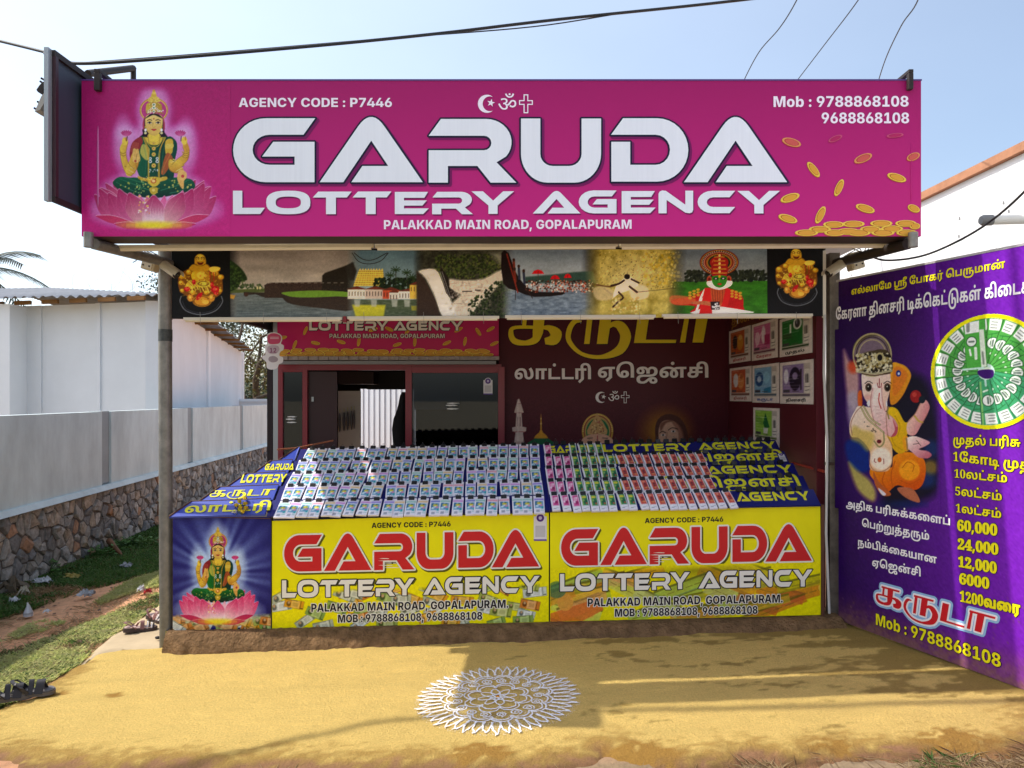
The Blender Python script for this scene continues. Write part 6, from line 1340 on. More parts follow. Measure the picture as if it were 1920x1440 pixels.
# ---------------------------------------------------------------- the shop: walls, canopy, posts, glass front
MAROON = lin((92,24,34),.55)
MAR = mat('maroon_wall_print',lin((84,26,36),1.0),0.42,spec=0.18)
DKM = mat('dark_maroon_frame',lin((138,26,44),.9),0.35,spec=0.5)
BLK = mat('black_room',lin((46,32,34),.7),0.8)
GALV = mat('galvanised_post',lin((150,146,138),.72),0.45,metal=0.35,var=(14,0.3),bump=(60,0.2,0.003))
RUST = mat('rusty_steel',lin((88,66,56),.6),0.7,metal=0.2,var=(16,0.4),bump=(60,0.4,0.004))
DRK = mat('dark_steel',lin((60,48,44),.6),0.6,metal=0.2,var=(10,0.2))
SILV = mat('silver_channel',lin((178,182,184),.85),0.4,metal=0.5)
WPL = mat('white_plastic',lin((236,230,216),.88),0.45)
CRM = mat('cream_tube_batten',lin((222,206,172),.85),0.45,var=(9,0.12))

shop = thing('shop','open fronted lottery shop with maroon printed walls, a flat canopy and a glass front','shop',(0,6,0.09))
FB = flat_frame(6.93)
def pxbox(x0,y0,x1,y1,D,dep,name,m,par,D0=None):
    """a box whose front face fills the photo box x0..x1, y0..y1 at distance D"""
    a = W(x0,y0,D);b = W(x1,y1,D)
    return MB().span((a.x,D,b.z),(b.x,D+dep,a.z)).build(name,m,par)
pxbox(935,480,1366,868,6.93,0.08,'back_wall',MAR,shop)
XR = 2.05
MB().span((XR,4.92,slab_z(2.0)),(XR+0.06,7.01,2.50)).build('side_wall',MAR,shop)
# canopy
CAN = mat('canopy_sheet',lin((190,188,186),.85),0.6,metal=0.0,var=(3,0.2))
MB().slab([(-2.24,4.16,2.56),(2.30,4.16,2.56),(2.30,7.2,2.50),(-2.24,7.2,2.50)],(0,0,0.02)).build('canopy',CAN,shop)
MB().span((-2.34,4.85,2.19),(-2.29,7.2,2.54)).build('eave_board',mat('eave_black',lin((44,36,36),.6),0.7),shop)
for y in (4.30,5.4,6.4):
    MB().span((-2.28,y,2.50),(2.28,y+0.05,2.548)).build('rafter',DRK,shop)

def post(px_top,px_bot,D,z0,z1,r,name,m,par):
    a = Vector(((px_bot-CX)*D/F,D,z0));b = Vector(((px_top-CX)*D/F,D,z1))
    return MB().tube([a,b],r,20).build(name,m,par)
lp = post(309,312,4.80,gz(-2.25)-0.05,2.52,0.042,'post',GALV,shop)
MB().tube([W(310,618,4.80) ,W(310,640,4.80)],0.0435,20,cap=False).build('paint_band',mat('dark_band',lin((70,74,72),.8),0.6,var=(40,.4)),lp)
MB().tube([Vector((-2.243,4.80,gz(-2.25)-.04)),Vector((-2.243,4.80,0.03))],0.0435,20,cap=False).build('splash_band',mat('yellow_splash',lin((196,178,110),.8),0.8,var=(20,.25)),lp)
rp = MB().span((W(1556,0,4.80).x,4.80,gz(2.1)-0.03),(W(1575,0,4.80).x,4.86,2.50)).build('post',mat('weathered_post',lin((128,118,108),.62),0.7,metal=0.15,var=(11,0.45),bump=(50,.4,.004)),shop)
MB().tube([W(1546,590,4.74),W(1545,700,4.74),W(1551,830,4.74),W(1549,1000,4.74),W(1555,1150,4.74)],0.009,8).build('conduit',mat('conduit_grey',lin((205,203,200),.85),0.5),shop)
MB().span(W(1545,866,4.79)-Vector((0,.02,0)),W(1562,872,4.79)).build('clamp',RUST,shop)
# flat bracing strip behind the right rack, red-brown
MB().tube([W(1486,868,5.25),W(1545,884,4.86)],0.010,6).build('tie_bar',mat('red_tie',lin((178,60,44),.8),0.5),shop)
# silver corner channel at the far left
pxbox(512,600,521,868,6.86,0.05,'corner_channel',SILV,shop)

# glass front
def frame_box(x0,y0,x1,y1,name='frame',D=6.86,dep=0.06,m=None): return pxbox(x0,y0,x1,y1,D,dep,name,m or DKM,shop)
frame_box(521,694,530,868);frame_box(567,694,576,868);frame_box(521,683,940,694)
frame_box(760,688,772,868,D=6.82);frame_box(934,688,946,868,D=6.82);frame_box(772.5,688,933.5,699,D=6.82)
frame_box(530.4,694.4,566.6,697.5,'head_rail')
pxbox(576,697,632,868,6.90,0.03,'door_leaf',mat('maroon_door',lin((60,16,26),.7),0.4,spec=0.4),shop)
pxbox(584,744,588,753,6.89,0.01,'door_handle',SILV,shop)
glass = bpy.data.materials.new('tinted_glass');glass.use_nodes = True
gn = glass.node_tree;gb = gn.nodes['Principled BSDF'];gn.nodes.remove(gb)
gt = gn.nodes.new('ShaderNodeBsdfTransparent');gt.inputs[0].default_value = (0.32,0.34,0.36,1)
gg = gn.nodes.new('ShaderNodeBsdfGlossy');gg.inputs['Roughness'].default_value = 0.02;gg.inputs['Color'].default_value = (.8,.85,.9,1)
gf = gn.nodes.new('ShaderNodeFresnel');gf.inputs[0].default_value = 1.45
gm = gn.nodes.new('ShaderNodeMixShader');gn.links.new(gf.outputs[0],gm.inputs[0]);gn.links.new(gt.outputs[0],gm.inputs[1]);gn.links.new(gg.outputs[0],gm.inputs[2])
gn.links.new(gm.outputs[0],gn.nodes['Material Output'].inputs[0])
p1 = pxbox(530.4,698,566.6,868,6.885,0.006,'pane',glass,shop)
p2 = pxbox(772.5,699.5,933.5,868,6.845,0.006,'pane',glass,shop)
# torn stickers left on the panes
def strokes(par,cx,cy,D,rows,m,sl=0.0):
    sh = Sheet(flat_frame(D));g = np.random.default_rng(int(cx))
    for k,(dy,x0,x1,w) in enumerate(rows):
        top = [];bot = []
        for i in range(9):
            t = i/8;x = cx+x0+(x1-x0)*t;e = math.sin(math.pi*min(1,t*1.2+.05)) ** .5
            top.append((x,cy+dy-w*e*g.uniform(.6,1)));bot.append((x,cy+dy+w*e*g.uniform(.5,1)))
        sh.poly(top+bot[::-1],m,0.001)
    return sh.build('torn_sticker',par)
STW = ink(235,235,232,k=.95)
strokes(p1,548,785,6.88,[(-3.5,-9,12,1.6),(1,-12,10,1.8),(7,-10,12,1.6)],STW)
strokes(p2,850,762,6.84,[(-6,-12,16,1.2),(-2,-14,12,1.6),(4.5,-12,14,1.6)],STW)

# room behind the glass
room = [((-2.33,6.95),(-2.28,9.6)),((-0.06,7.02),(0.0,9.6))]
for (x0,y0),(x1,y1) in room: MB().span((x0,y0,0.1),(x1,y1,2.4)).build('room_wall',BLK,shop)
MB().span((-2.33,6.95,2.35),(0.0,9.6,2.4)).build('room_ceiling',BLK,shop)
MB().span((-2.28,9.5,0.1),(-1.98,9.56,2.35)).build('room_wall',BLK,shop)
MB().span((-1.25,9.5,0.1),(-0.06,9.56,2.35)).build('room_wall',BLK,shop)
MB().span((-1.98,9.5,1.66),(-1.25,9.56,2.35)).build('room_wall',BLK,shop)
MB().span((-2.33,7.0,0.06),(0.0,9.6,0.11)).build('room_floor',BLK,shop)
pxbox(634,697,700,720,7.9,0.3,'wall_cabinet',mat('cabinet_brown',lin((70,44,42),.8),0.6),shop)
pxbox(688,697,758,730,8.6,0.2,'wall_cabinet',mat('cabinet_black',lin((48,46,48),.8),0.6),shop)
pxbox(776,703,862,768,6.91,0.02,'blue_reflection',mat('blue_reflection_paint',lin((80,140,210),.95),0.5),shop)  # added behind the pane to stand in for a blue reflection
pxbox(634,733,676,868,7.35,0.02,'pale_board',mat('pale_board',lin((196,182,166),.85),0.6,var=(3,.12)),shop)
# ribbed metal sheet outside the back opening
rs = thing('ribbed_sheet','white ribbed metal sheet seen through the back doorway of the shop','metal sheet',(-1.6,10.6,0))
mb = MB();x = 0.0;rd = Vector((math.cos(.55),math.sin(.55)*-1,0));rp0 = Vector((-2.9,11.5,0))   # the sheet stands turned towards the sun
while x < 2.6:
    q = rp0+rd*x;mb.slab([q,q+rd*.085,q+rd*.085+Vector((0,0,2.2)),q+Vector((0,0,2.2))],(0,.02,0))
    q = rp0+rd*(x+.087)+Vector((0,-.015,0));mb.slab([q,q+rd*.018,q+rd*.018+Vector((0,0,2.2)),q+Vector((0,0,2.2))],(0,.04,0));x += 0.107
mb.build('sheet',mat('white_sheet',lin((232,234,238),.9),0.4),rs)
# hanging pouches
for i,(px,w_) in enumerate(((637,5),(645,5.5),(652,5),(659,5),(664,4))):
    k = thing('hanging_pouch','dark oblong pouch hanging on the pale board inside the shop, number %s from the door' % ('one','two','three','four','five')[i],'pouch',W(px,788,7.3),'pouches hanging inside the shop')
    m_ = MB();c = W(px,792-i*1.5,7.31)
    m_.ball(c,1,10,0,(w_*.5*7.3/F,0.012,19*7.3/F));m_.build('pouch',mat('pouch_grey',lin((92,84,82),.8),0.6),k)
    MB().tube([c+Vector((0,0,0.09)),c+Vector((0,0,0.135))],0.003,5).build('string',mat('string_yellow',lin((190,180,90),.8),0.6),k)
# draped form standing in for a dark figure by the doorway
cl = MB();prof = [(754,735,10),(750,742,14),(747,757,17),(744,768,20),(737,785,27),(734,805,30),(736,830,28),(741,868,23)]
vs = [];n = 12
for (px,py,w_) in prof:
    for j in range(n):
        a = 2*math.pi*j/n;c = W(px+w_/2,py,7.2)
        vs.append((c.x+math.cos(a)*w_/2*7.2/F*(1+.06*math.cos(3*a)),7.2+math.sin(a)*0.07,c.z))
cl.add(vs,[(i*n+j,i*n+(j+1) % n,(i+1)*n+(j+1) % n,(i+1)*n+j) for i in range(len(prof)-1) for j in range(n)]+[tuple(range(n))],0,True)
tag(cl.build('dark_silhouette',mat('silhouette_black',lin((30,28,32),.6),0.9)),'black cloth hanging in front of the bright back doorway','coat')

# red sign over the glass front with coins and a tiled ledge
rsn = thing('inner_sign','dark pink sign with gold coins above the glass front inside the shop','sign',W(728,640,6.85))
a = W(520,540,6.84);b = W(935,669,6.84)
PINK2 = mat('crimson_print',lin((206,22,98),.95),0.4,spec=0.35)
MB().span((a.x,6.84,b.z),(b.x,6.88,a.z)).build('board',PINK2,rsn)
led = thing('ledge','narrow grey ledge with a ribbed strip under the dark pink sign','ledge',W(728,675,6.8))
a = W(522,669,6.78);b = W(936,675,6.78);rib = MB();w_ = (b.x-a.x)/44
for i in range(44):
    rib.span((a.x+i*w_,6.76 if i % 2 else 6.775,b.z),(a.x+(i+1)*w_-.001,6.835,a.z+0.004))
rib.build('ribbed_strip',mat('ribbed_grey',lin((176,164,158),.8),0.6,var=(30,.25)),led)
pxbox(522,676.5,930,683,6.78,0.05,'rail',mat('rail_grey',lin((150,150,150),.8),0.5),led)

def coin_sheet(fr,coins,name,par,h=0.0025,sc=1.0):
    EDGE = ink(240,206,80);BODY = ink(222,162,60);DK = ink(176,104,36)
    for (x,y,rx,ry,rot,tone) in coins:
        c,s_ = math.cos(rot),math.sin(rot)
        def E_(k,dx=0,dy=0,n=14): return [(x+dx+rx*k*math.cos(t)*c-ry*k*math.sin(t)*s_,y+dy+rx*k*math.cos(t)*s_+ry*k*math.sin(t)*c) for t in np.linspace(0,2*math.pi,n,endpoint=False)]
        sh = Sheet(fr);dz = h+0.00004*(y % 7)
        if tone == 'faint': EDGE_,BODY_,DK_ = ink(200,84,120),ink(180,40,96),ink(170,36,92)
        elif tone == 'rose': EDGE_,BODY_,DK_ = ink(224,150,90),ink(206,92,84),ink(176,60,60)
        else: EDGE_,BODY_,DK_ = EDGE,BODY,DK
        sh.poly(E_(1,-0.7*sc,1.2*sc),DK_,dz);sh.poly(E_(1),EDGE_,dz+.0006);sh.poly(E_(.78),DK_,dz+.0012);sh.poly(E_(.70,0.3*sc,0.3*sc),BODY_,dz+.0018)
        sh.build(name,par)
FS = flat_frame(6.84)
g = np.random.default_rng(12);coins = []
for (x,y,r) in ((573,620,1.2),(553,646,1.2),(592,643,-.2),(640,641,-.3),(673,641,1.4),(745,646,.3),(778,641,1.5),(838,643,.4),(872,640,1.4),(897,622,-1),(920,617,.5),(700,618,.3),(730,617,-.4),(765,620,.9),(860,618,.5),(927,644,.4),(530,633,.2)):
    coins.append((x,y,8.5,3.0,-r,''))
for row,(y,n_) in enumerate(((657,17),(661,19),(666,22))):
    for i in range(n_):
        coins.append((535+row*-4+i*(392+row*8)/n_+g.uniform(-3,3),y+g.uniform(-1.5,1.5),11,3.2,g.uniform(-.05,.05),''))
coin_sheet(FS,coins,'printed_coin',rsn)
sh = Sheet(FS)
c2 = fit(SMALL,580,868,620,602.5,150);sh.shape(offset(c2,1.1,0.5),ink(40,12,24),0.005);sh.shape(c2,ink(246,238,226),0.007)
c2 = fit(text('PALAKKAD MAIN ROAD, GOPALAPURAM'),618,834,634,626,CAP);sh.shape(offset(c2,0.7,0.5),ink(60,14,34),0.005);sh.shape(c2,ink(232,214,206),0.007)
sh.build('lettering',rsn)

# ---- prints on the maroon back wall
sh = Sheet(FB)
YEL = ink(246,216,40)
s_ = 1/4.364
c2 = [[(930+x*s_,590+(240-y)*s_) for x,y in c] for c in TAMIL]
sh.shape([[(x+1.0,y+1.6) for x,y in c] for c in c2],ink(40,8,16),0.0015)
sh.shape(c2,YEL,0.003)
WH = ink(246,238,236)
for s__,x0,x1 in (('லாட்டரி',965,1108),('ஏஜென்சி',1121,1328)):
    ref = 560
    c2 = fit(text(s__),x0,x1,711 if x0 < 1000 else 708,691 if x0 < 1000 else 688,ref)
    sh.shape([[(x+.7,y+1) for x,y in c] for c in c2],ink(40,8,16),0.0015);sh.shape(c2,WH,0.003)
def symbols(sh,x,y,s,m,h=0.003):
    """crescent with star, om, outlined cross; x,y centre of the crescent, s = height"""
    r = s*.5
    outer = arc(x,y,r,r,55,305,20);inner = arc(x+r*.33,y,r*.80,r*.82,292,68,18)
    sh.shape([outer+inner],m,h,True)
    st = []
    for i in range(10):
        a = math.radians(36*i+12);q = (.30 if i % 2 == 0 else .12)*s*.75;st.append((x+r*.45+q*math.sin(a),y-r*.1-q*math.cos(a)))
    sh.shape([st],m,h,True)
    om = glyph(4000)[1]
    sh.shape(fit(om,x+s*.62,x+s*1.62,y+s*.42,y-s*.30,622),m,h)
    cx_,w1,w2 = x+s*2.15,s*.13,s*.38
    T_ = y-s*.52;B2 = y+s*.52;A_ = y-s*.2;Bq = y+s*.06
    out = [(cx_-w1,T_),(cx_+w1,T_),(cx_+w1,A_),(cx_+w2,A_),(cx_+w2,Bq),(cx_+w1,Bq),(cx_+w1,B2),(cx_-w1,B2),(cx_-w1,Bq),(cx_-w2,Bq),(cx_-w2,A_),(cx_-w1,A_)]
    t = s*.055
    inn = [(cx_-w1+t,T_+t),(cx_+w1-t,T_+t),(cx_+w1-t,A_+t),(cx_+w2-t,A_+t),(cx_+w2-t,Bq-t),(cx_+w1-t,Bq-t),(cx_+w1-t,B2-t),(cx_-w1+t,B2-t),(cx_-w1+t,Bq-t),(cx_-w2+t,Bq-t),(cx_-w2+t,A_+t),(cx_-w1+t,A_+t)]
    sh.shape([out,inn],m,h,True)
symbols(sh,1127,745,21,WH)
sh.build('lettering',shop)
# side wall heading, mostly hidden by the light
FSW = Frame((XR,4.92,0),(0,1,0),(0,0,1),toward=(-3,5,1))
sh = Sheet(FSW)
q = [FSW.loc(1372,611),FSW.loc(1435,592),FSW.loc(1372,598)]
sh.shape(place(text('தினசரி'),q[0],q[1],q[2],560),ink(180,130,50,k=.9),0.002);sh.build('lettering',shop)

# ---------------------------------------------------------------- the big pink signboard
PR = print_material('vinyl_print',0.4,1.05,1.22)
PRM = print_material('matt_print',0.5)
DB = 3.90
sign = thing('signboard','wide magenta signboard reading GARUDA LOTTERY AGENCY over the front of the shop','signboard',W(940,443,DB))
a = W(153,151.5,DB);b = W(1727,443,DB)
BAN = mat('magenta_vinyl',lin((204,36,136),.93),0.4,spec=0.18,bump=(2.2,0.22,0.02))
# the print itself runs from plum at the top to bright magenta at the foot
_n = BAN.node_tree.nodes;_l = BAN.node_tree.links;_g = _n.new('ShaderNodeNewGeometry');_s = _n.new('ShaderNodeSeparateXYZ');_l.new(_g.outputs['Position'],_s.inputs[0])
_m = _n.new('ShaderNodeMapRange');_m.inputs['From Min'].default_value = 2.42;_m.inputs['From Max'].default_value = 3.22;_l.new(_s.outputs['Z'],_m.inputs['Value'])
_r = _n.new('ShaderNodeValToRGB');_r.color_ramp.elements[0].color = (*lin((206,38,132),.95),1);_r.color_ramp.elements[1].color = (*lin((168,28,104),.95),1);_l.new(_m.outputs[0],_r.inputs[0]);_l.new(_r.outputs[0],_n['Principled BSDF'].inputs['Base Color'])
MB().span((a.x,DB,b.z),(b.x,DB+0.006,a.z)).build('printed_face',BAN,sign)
MB().span((a.x,DB+0.007,b.z),(b.x,DB+0.19,a.z)).build('box',mat('sign_box_brown',lin((64,46,42),.8),0.6),sign)
MB().span((a.x-0.003,DB-0.003,a.z),(b.x+0.003,DB+0.19,a.z+0.008)).build('top_trim',mat('purple_trim',lin((96,66,140),.8),0.4),sign)
for px,y0,y1,w_ in ((187,140,173,11),(1703,141,171,9)):
    q = W(px-w_/2,y0,DB);r = W(px+w_/2,y1,DB);MB().span((q.x,DB-0.03,r.z),(r.x,DB-0.004,q.z)).span((q.x,DB-0.03,q.z),(r.x,DB+0.2,q.z+0.02)).build('clamp',DRK,sign,bevel=0.003)
    q = W(px,436,DB)
for px,sgn in ((166,1),(1712,-1)):
    q = W(px,436,DB-0.03);MB().tube([q,q-Vector((0,0,0.078))],0.024,16).build('pipe_stub',GALV,sign)
    z = q.z-0.05;end = Vector(((-2.25 if px < 900 else 2.13),4.80,2.43))
    MB().tube([Vector((q.x,DB+0.02,z-0.0)),end],0.030,14).build('bracket_arm',GALV if px < 900 else DRK,sign)
# seams of the vinyl where wind has lifted it
sm_ = MB();q = W(184,230,DB);r = W(184,395,DB);sm_.ball((q+r)/2,1,10,0,(0.006,0.006,(q.z-r.z)/2));sm_.build('raised_seam',mat('seam_pink',lin((206,110,170),.85),0.4),sign)
sm_ = MB();q = W(1708,265,DB);r = W(1708,380,DB);sm_.ball((q+r)/2,1,8,0,(0.004,0.004,(q.z-r.z)/2));sm_.build('raised_seam',BAN,sign)
# the goddess picture
cv = flat_canvas(160,158,432,440,1.0,(204,36,136))
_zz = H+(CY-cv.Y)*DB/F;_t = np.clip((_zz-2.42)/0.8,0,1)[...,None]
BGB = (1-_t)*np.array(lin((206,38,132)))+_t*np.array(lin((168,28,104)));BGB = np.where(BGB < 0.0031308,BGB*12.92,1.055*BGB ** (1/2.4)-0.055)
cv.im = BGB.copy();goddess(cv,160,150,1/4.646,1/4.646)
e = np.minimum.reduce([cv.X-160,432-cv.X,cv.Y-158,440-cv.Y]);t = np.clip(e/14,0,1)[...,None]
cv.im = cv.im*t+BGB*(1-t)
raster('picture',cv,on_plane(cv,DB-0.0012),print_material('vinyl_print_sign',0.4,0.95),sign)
FBN = flat_frame(DB)
sh = Sheet(FBN)
SILT = mat('silver_letter',lin((238,242,250),.97),0.45,spec=0.2,var=(60,0.03),stretch=(1,1,.03));NAVY = ink(28,26,54);SHD = ink(120,24,92)
k = 1/3.6226
g1 = [[(430+(x)*k,140+(732-y)*k) for x,y in c] for c in BIG]
g1 = [[(x,y+0.0) for x,y in c] for c in g1]
o1 = offset(g1,3.4,1.1)
sh.shape(offset([[(x+3.5,y+3.5) for x,y in c] for c in g1],4.2,1.6),SHD,0.0014);sh.shape(o1,NAVY,0.0028);sh.shape(g1,SILT,0.0045)
g2 = [[(430+x*k,140+(950-y)*k-(x/3750.)*1.8) for x,y in c] for c in SMALL]
sh.shape([[(x+2,y+2.5) for x,y in c] for c in g2],SHD,0.0014);sh.shape(g2,SILT,0.0045)
WLT = ink(246,236,250)
sh.shape(fit(text('AGENCY CODE : P7446'),448,735,201,184,CAP),WLT,0.003)
sh.shape(fit(text('PALAKKAD MAIN ROAD, GOPALAPURAM'),720,1184,430,413,CAP,-0.002),WLT,0.003)
sh.shape(fit(text('Mob : 9788868108'),1450,1703,201,181,CAP,-0.003),WLT,0.003)
sh.shape(fit(text('9688868108'),1540,1704,231.5,211.5,CAP),WLT,0.003)
symbols(sh,913,195,34,WLT)
sh.build('lettering',sign)
coins = []
for x,y,rx,ry,rot,tone in ((1484,267,18.5,7.5,.28,'rose'),(1566,260,14,5,-.4,'faint'),(1678,254,16,4,-.1,'faint'),(1618,297,18,7.5,-.38,'rose'),(1712,294,14,7,-.38,'rose'),(1525,318,17.5,6.5,.9,''),(1573,352,17,6.5,-1.15,''),(1681,333,18.5,7,.3,''),(1481,371,18.5,7.5,-.3,''),(1477,410,18.5,7,.3,''),(1538,403,17.5,7,-1.12,''),(1622,391,18.5,7,.3,''),(1713,391,13,6.5,.4,'')): coins.append((x,y,rx,ry,rot,tone))
for row in ((1512,442,22),(1610,441,22),(1565,437,20),(1655,440,22),(1700,438,20),(1537,430,21),(1590,434,22),(1632,430,20),(1563,421,20),(1600,420,21),(1652,419,21),(1672,429,21),(1698,419,20),(1715,424,12)):
    coins.append((row[0],min(row[1],436.5) if row[1] > 436 else row[1],row[2],6.0,0,''))
coins = [c for c in coins if c[0]+c[2] < 1727 or True]
cs = []
for (x,y,rx,ry,rot,tone) in coins:
    if x+rx > 1725: rx = 1725-x
    cs.append((x,y,rx,ry,rot,tone))
coin_sheet(FBN,cs,'printed_coin',sign,0.002)

# side signboard seen from behind, with its frame
sb = thing('side_signboard','dark backed signboard with a silver edge standing at right angles to the magenta sign','signboard',(-2.33,3.7,2.6))
x0 = -2.345;y0 = 3.66
zt = H+(CY-88)*y0/F;zb = H+(CY-376)*y0/F
MB().span((x0,y0,zb),(x0+0.022,y0+0.03,zt)).build('silver_edge',SILV,sb)
MB().slab([(x0+0.020,y0+0.031,zb+.01),(x0+0.045,5.2,zb+.01),(x0+0.045,5.2,zt-.01),(x0+0.020,y0+0.031,zt-.01)],(-0.012,0,0)).build('panel',mat('slate_back',lin((58,66,80),.9),0.5,var=(2,.06)),sb)
for z in (zt-0.03,zb): MB().slab([(x0+0.021,y0+0.031,z),(x0+0.05,5.2,z),(x0+0.05,5.2,z+0.03),(x0+0.021,y0+0.031,z+0.03)],(0.016,0,0)).build('frame_rail',DRK,sb)
MB().span((x0+0.0225,y0+0.032,zb+.031),(x0+0.04,y0+0.055,zt-.031)).build('frame_rail',mat('maroon_rail',lin((66,36,44),.8),.5),sb)
fr = thing('sign_frame','dark steel pipe frame standing up behind the left end of the magenta sign','frame',W(250,150,4.7))
MB().tube([W(165,138,4.1),W(250,128,4.6)],0.020,8).build('rail',DRK,fr);MB().tube([W(250,127,4.6),W(250,300,4.6)],0.017,8).build('post',DRK,fr)
MB().tube([W(196,141,4.0),W(206,200,4.3)],0.014,8).build('brace',DRK,fr)
fl = thing('flood_light','black flood light bolted to the outer side of the dark side signboard','light',W(76,178,3.8))
m_ = MB();m_.slab([W(84,150,3.8),W(80,178,3.8),W(70,172,3.8),W(67,168,3.8),W(74,158,3.8)],(0,0.14,0));m_.build('body',DRK,fl,bevel=.004)
MB().slab([W(84,172,3.79),W(84,190,3.79),W(75,206,3.79),W(65,209,3.79),W(77,181,3.79)],(0,0.16,0)).build('reflector',mat('lamp_plate',lin((190,184,176),.8),0.4),fl)
for px,py in ((78,147),(76,153),(71,191),(65,203)): MB().tube([W(px,py,3.8),W(px+5,py+3,3.85)],0.006,6).build('bolt',DRK,fl)

# cream tube battens under the sign and white tube lights under the frieze
def tube_light(px0,px1,py,D,r,label,group,m,slope=0.0):
    t = thing('tube_light',label,'tube light',W((px0+px1)/2,py,D),group)
    a = W(px0,py,D);b = W(px1,py+slope*(px1-px0),D)
    d = (b-a).normalized()
    MB().slab([a+Vector((0,-r,r)),a+Vector((0,r,r)),a+Vector((0,r,-r*.3)),a+Vector((0,-r,-r*.3))],b-a).build('housing',m,t,bevel=r*.2)
    MB().tube([a+Vector((0,0,-r*.3))+d*.012,b+Vector((0,0,-r*.3))-d*.012],r*.8,12).build('tube',mat('tube_cover',lin((238,226,200),.9),0.3),t)
    return t
lt = ['cream tube light under the left third of the magenta sign','cream tube light under the middle of the magenta sign','cream tube light under the right third of the magenta sign']
for i,(x0_,x1_) in enumerate(((218,700),(704,1158),(1162,1672))): tube_light(x0_,x1_,465.5-i*1.6,4.14,0.016,lt[i],'cream tube lights under the sign',CRM,-0.006)
lt = ['white tube light below the frieze under the left golden figure and lake','white tube light below the frieze under the temple and waterfall, joined by a red plug','white tube light below the frieze under the boat race and bull race','white tube light below the frieze under the painted dancer']
for i,(x0_,x1_) in enumerate(((345,642),(652,936),(947,1229),(1241,1523))):
    t = tube_light(x0_,x1_,599.5-i*2.1,4.79,0.0145,lt[i],'white tube lights below the frieze',WPL,-0.003)
    for px in np.linspace(x0_+30,x1_-30,3):
        q = W(px,585,4.752);MB().tube([q,W(px+1,607,4.765)],0.0012,4).build('hanging_wire',mat('wire_grey',lin((170,165,160),.8),.4),t)
MB_ = MB().span(W(643,604,4.78),W(651,594,4.81));tag(MB_.build('plug',mat('red_plug',lin((150,30,44),.8),.5)),'small red plug joining two white tube lights under the frieze','plug')

# the picture frieze
fz = thing('picture_frieze','long printed vinyl frieze of Kerala scenes hung between the posts under the sign','banner',W(930,597,4.80))
cv = frieze_art()
# the sheet sags and leans a little
P3 = on_plane(cv,4.80);x_ = (cv.X-322)/1223
P3[...,1] += 0.010*np.sin(x_*19)*(cv.Y-470)/128 ;P3[...,2] += -0.0+0.018*x_ ** 2
raster('printed_sheet',cv,P3,print_material('frieze_print',.42,1.75,1.25),fz)
MB().tube([W(322,471,4.82),W(1547,466,4.82)],0.011,8).build('top_rail',DRK,fz)
MB().span(W(321.5,474,4.815),W(322.5,600,4.83)).build('side_rail',DRK,fz);MB().span(W(1543,470,4.80),W(1547,596,4.815)).build('side_rail',WPL,fz)
MB().tube(smooth_open([tuple(W(660,474,4.78)),tuple(W(672,490,4.77)),tuple(W(692,495,4.77)),tuple(W(714,489,4.77)),tuple(W(728,474,4.78))]),0.0025,6).build('loose_cable',DRK,fz)
MB().tube(smooth_open([tuple(W(664,474,4.78)),tuple(W(680,486,4.765)),tuple(W(700,487,4.765)),tuple(W(726,474,4.78))]),0.0025,6).build('loose_cable',DRK,fz)

# ---------------------------------------------------------------- CCTV cameras on the post tops
CAMW = mat('cctv_cream',lin((214,200,172),.82),0.4)
def cctv(px,D,s,label):
    t = thing('cctv_camera',label,'security camera',W(px,485,D),'security cameras on the posts')
    # s=1: left one pointing right; s=-1: right one pointing left
    c = W(px,492 if s > 0 else 490,D)
    R = Matrix.Rotation(0.25*s,3,'Y')
    MB().box(c,(0.085,0.085,0.11),0,R).build('junction_box',CAMW,t,bevel=.008)
    MB().box(c+Vector((0,-0.047,0)),(0.07,0.012,0.095),0,R).build('box_lid',CAMW,t,bevel=.004)
    for dx,dz in ((-.02,.03),(.02,.03),(-.02,-.03),(.02,-.03)): MB().tube([c+R @ Vector((dx,-.05,dz)),c+R @ Vector((dx,-.056,dz))],.006,8).build('screw',DRK,t)
    e = c+Vector((0.085*s,-0.03,-0.02));MB().tube([c+Vector((0.035*s,-.03,0)),e],0.014,10).ball(e,.018,10).build('swivel',CAMW,t)
    d = Vector((0.80*s,-0.35,-0.50)).normalized();f = e+d*0.14
    MB().tube([e,e+d*.005,f],[0.016,0.027,0.028],18).build('body',CAMW,t)
    hd = MB();u = d.cross(Vector((0,0,1))).normalized();w_ = u.cross(d)
    vs = []
    for q in (e+d*.015,f+d*.03):
        for k_ in range(9): a_ = math.pi*k_/8;vs.append(q+u*math.cos(a_)*.035+w_*math.sin(a_)*.035)
    hd.add(vs,[(i,i+1,9+i+1,9+i) for i in range(8)],0,True);hd.build('sun_hood',CAMW,t)
    MB().tube([f+d*.0,f+d*.006],.026,18).build('lens_ring',DRK,t);MB().ball(f+d*.008,.012,12).build('lens',mat('lens_black',(.01,.01,.012),.08),t)
    g = np.random.default_rng(int(px))
    for k_ in range(5):
        p0 = c+Vector((g.uniform(-.05,.05),.03,.05));p3 = c+Vector((-.1*s*g.uniform(-.5,1.2),-.03,g.uniform(-.03,.1)))
        MB().tube(smooth_open([tuple(p0),tuple(p0+Vector((-.05*s,-.06,.03*g.uniform(-1,1)))),tuple((p0+p3)/2+Vector((0,-.07,-.05*g.random()))),tuple(p3)]),.003,6).build('cable',RUST if k_ % 2 else DRK,t)
cctv(284,4.70,1,'cream bullet security camera with junction box on the top of the left post')
cctv(1602,4.70,-1,'cream bullet security camera with junction box on the top of the right post')

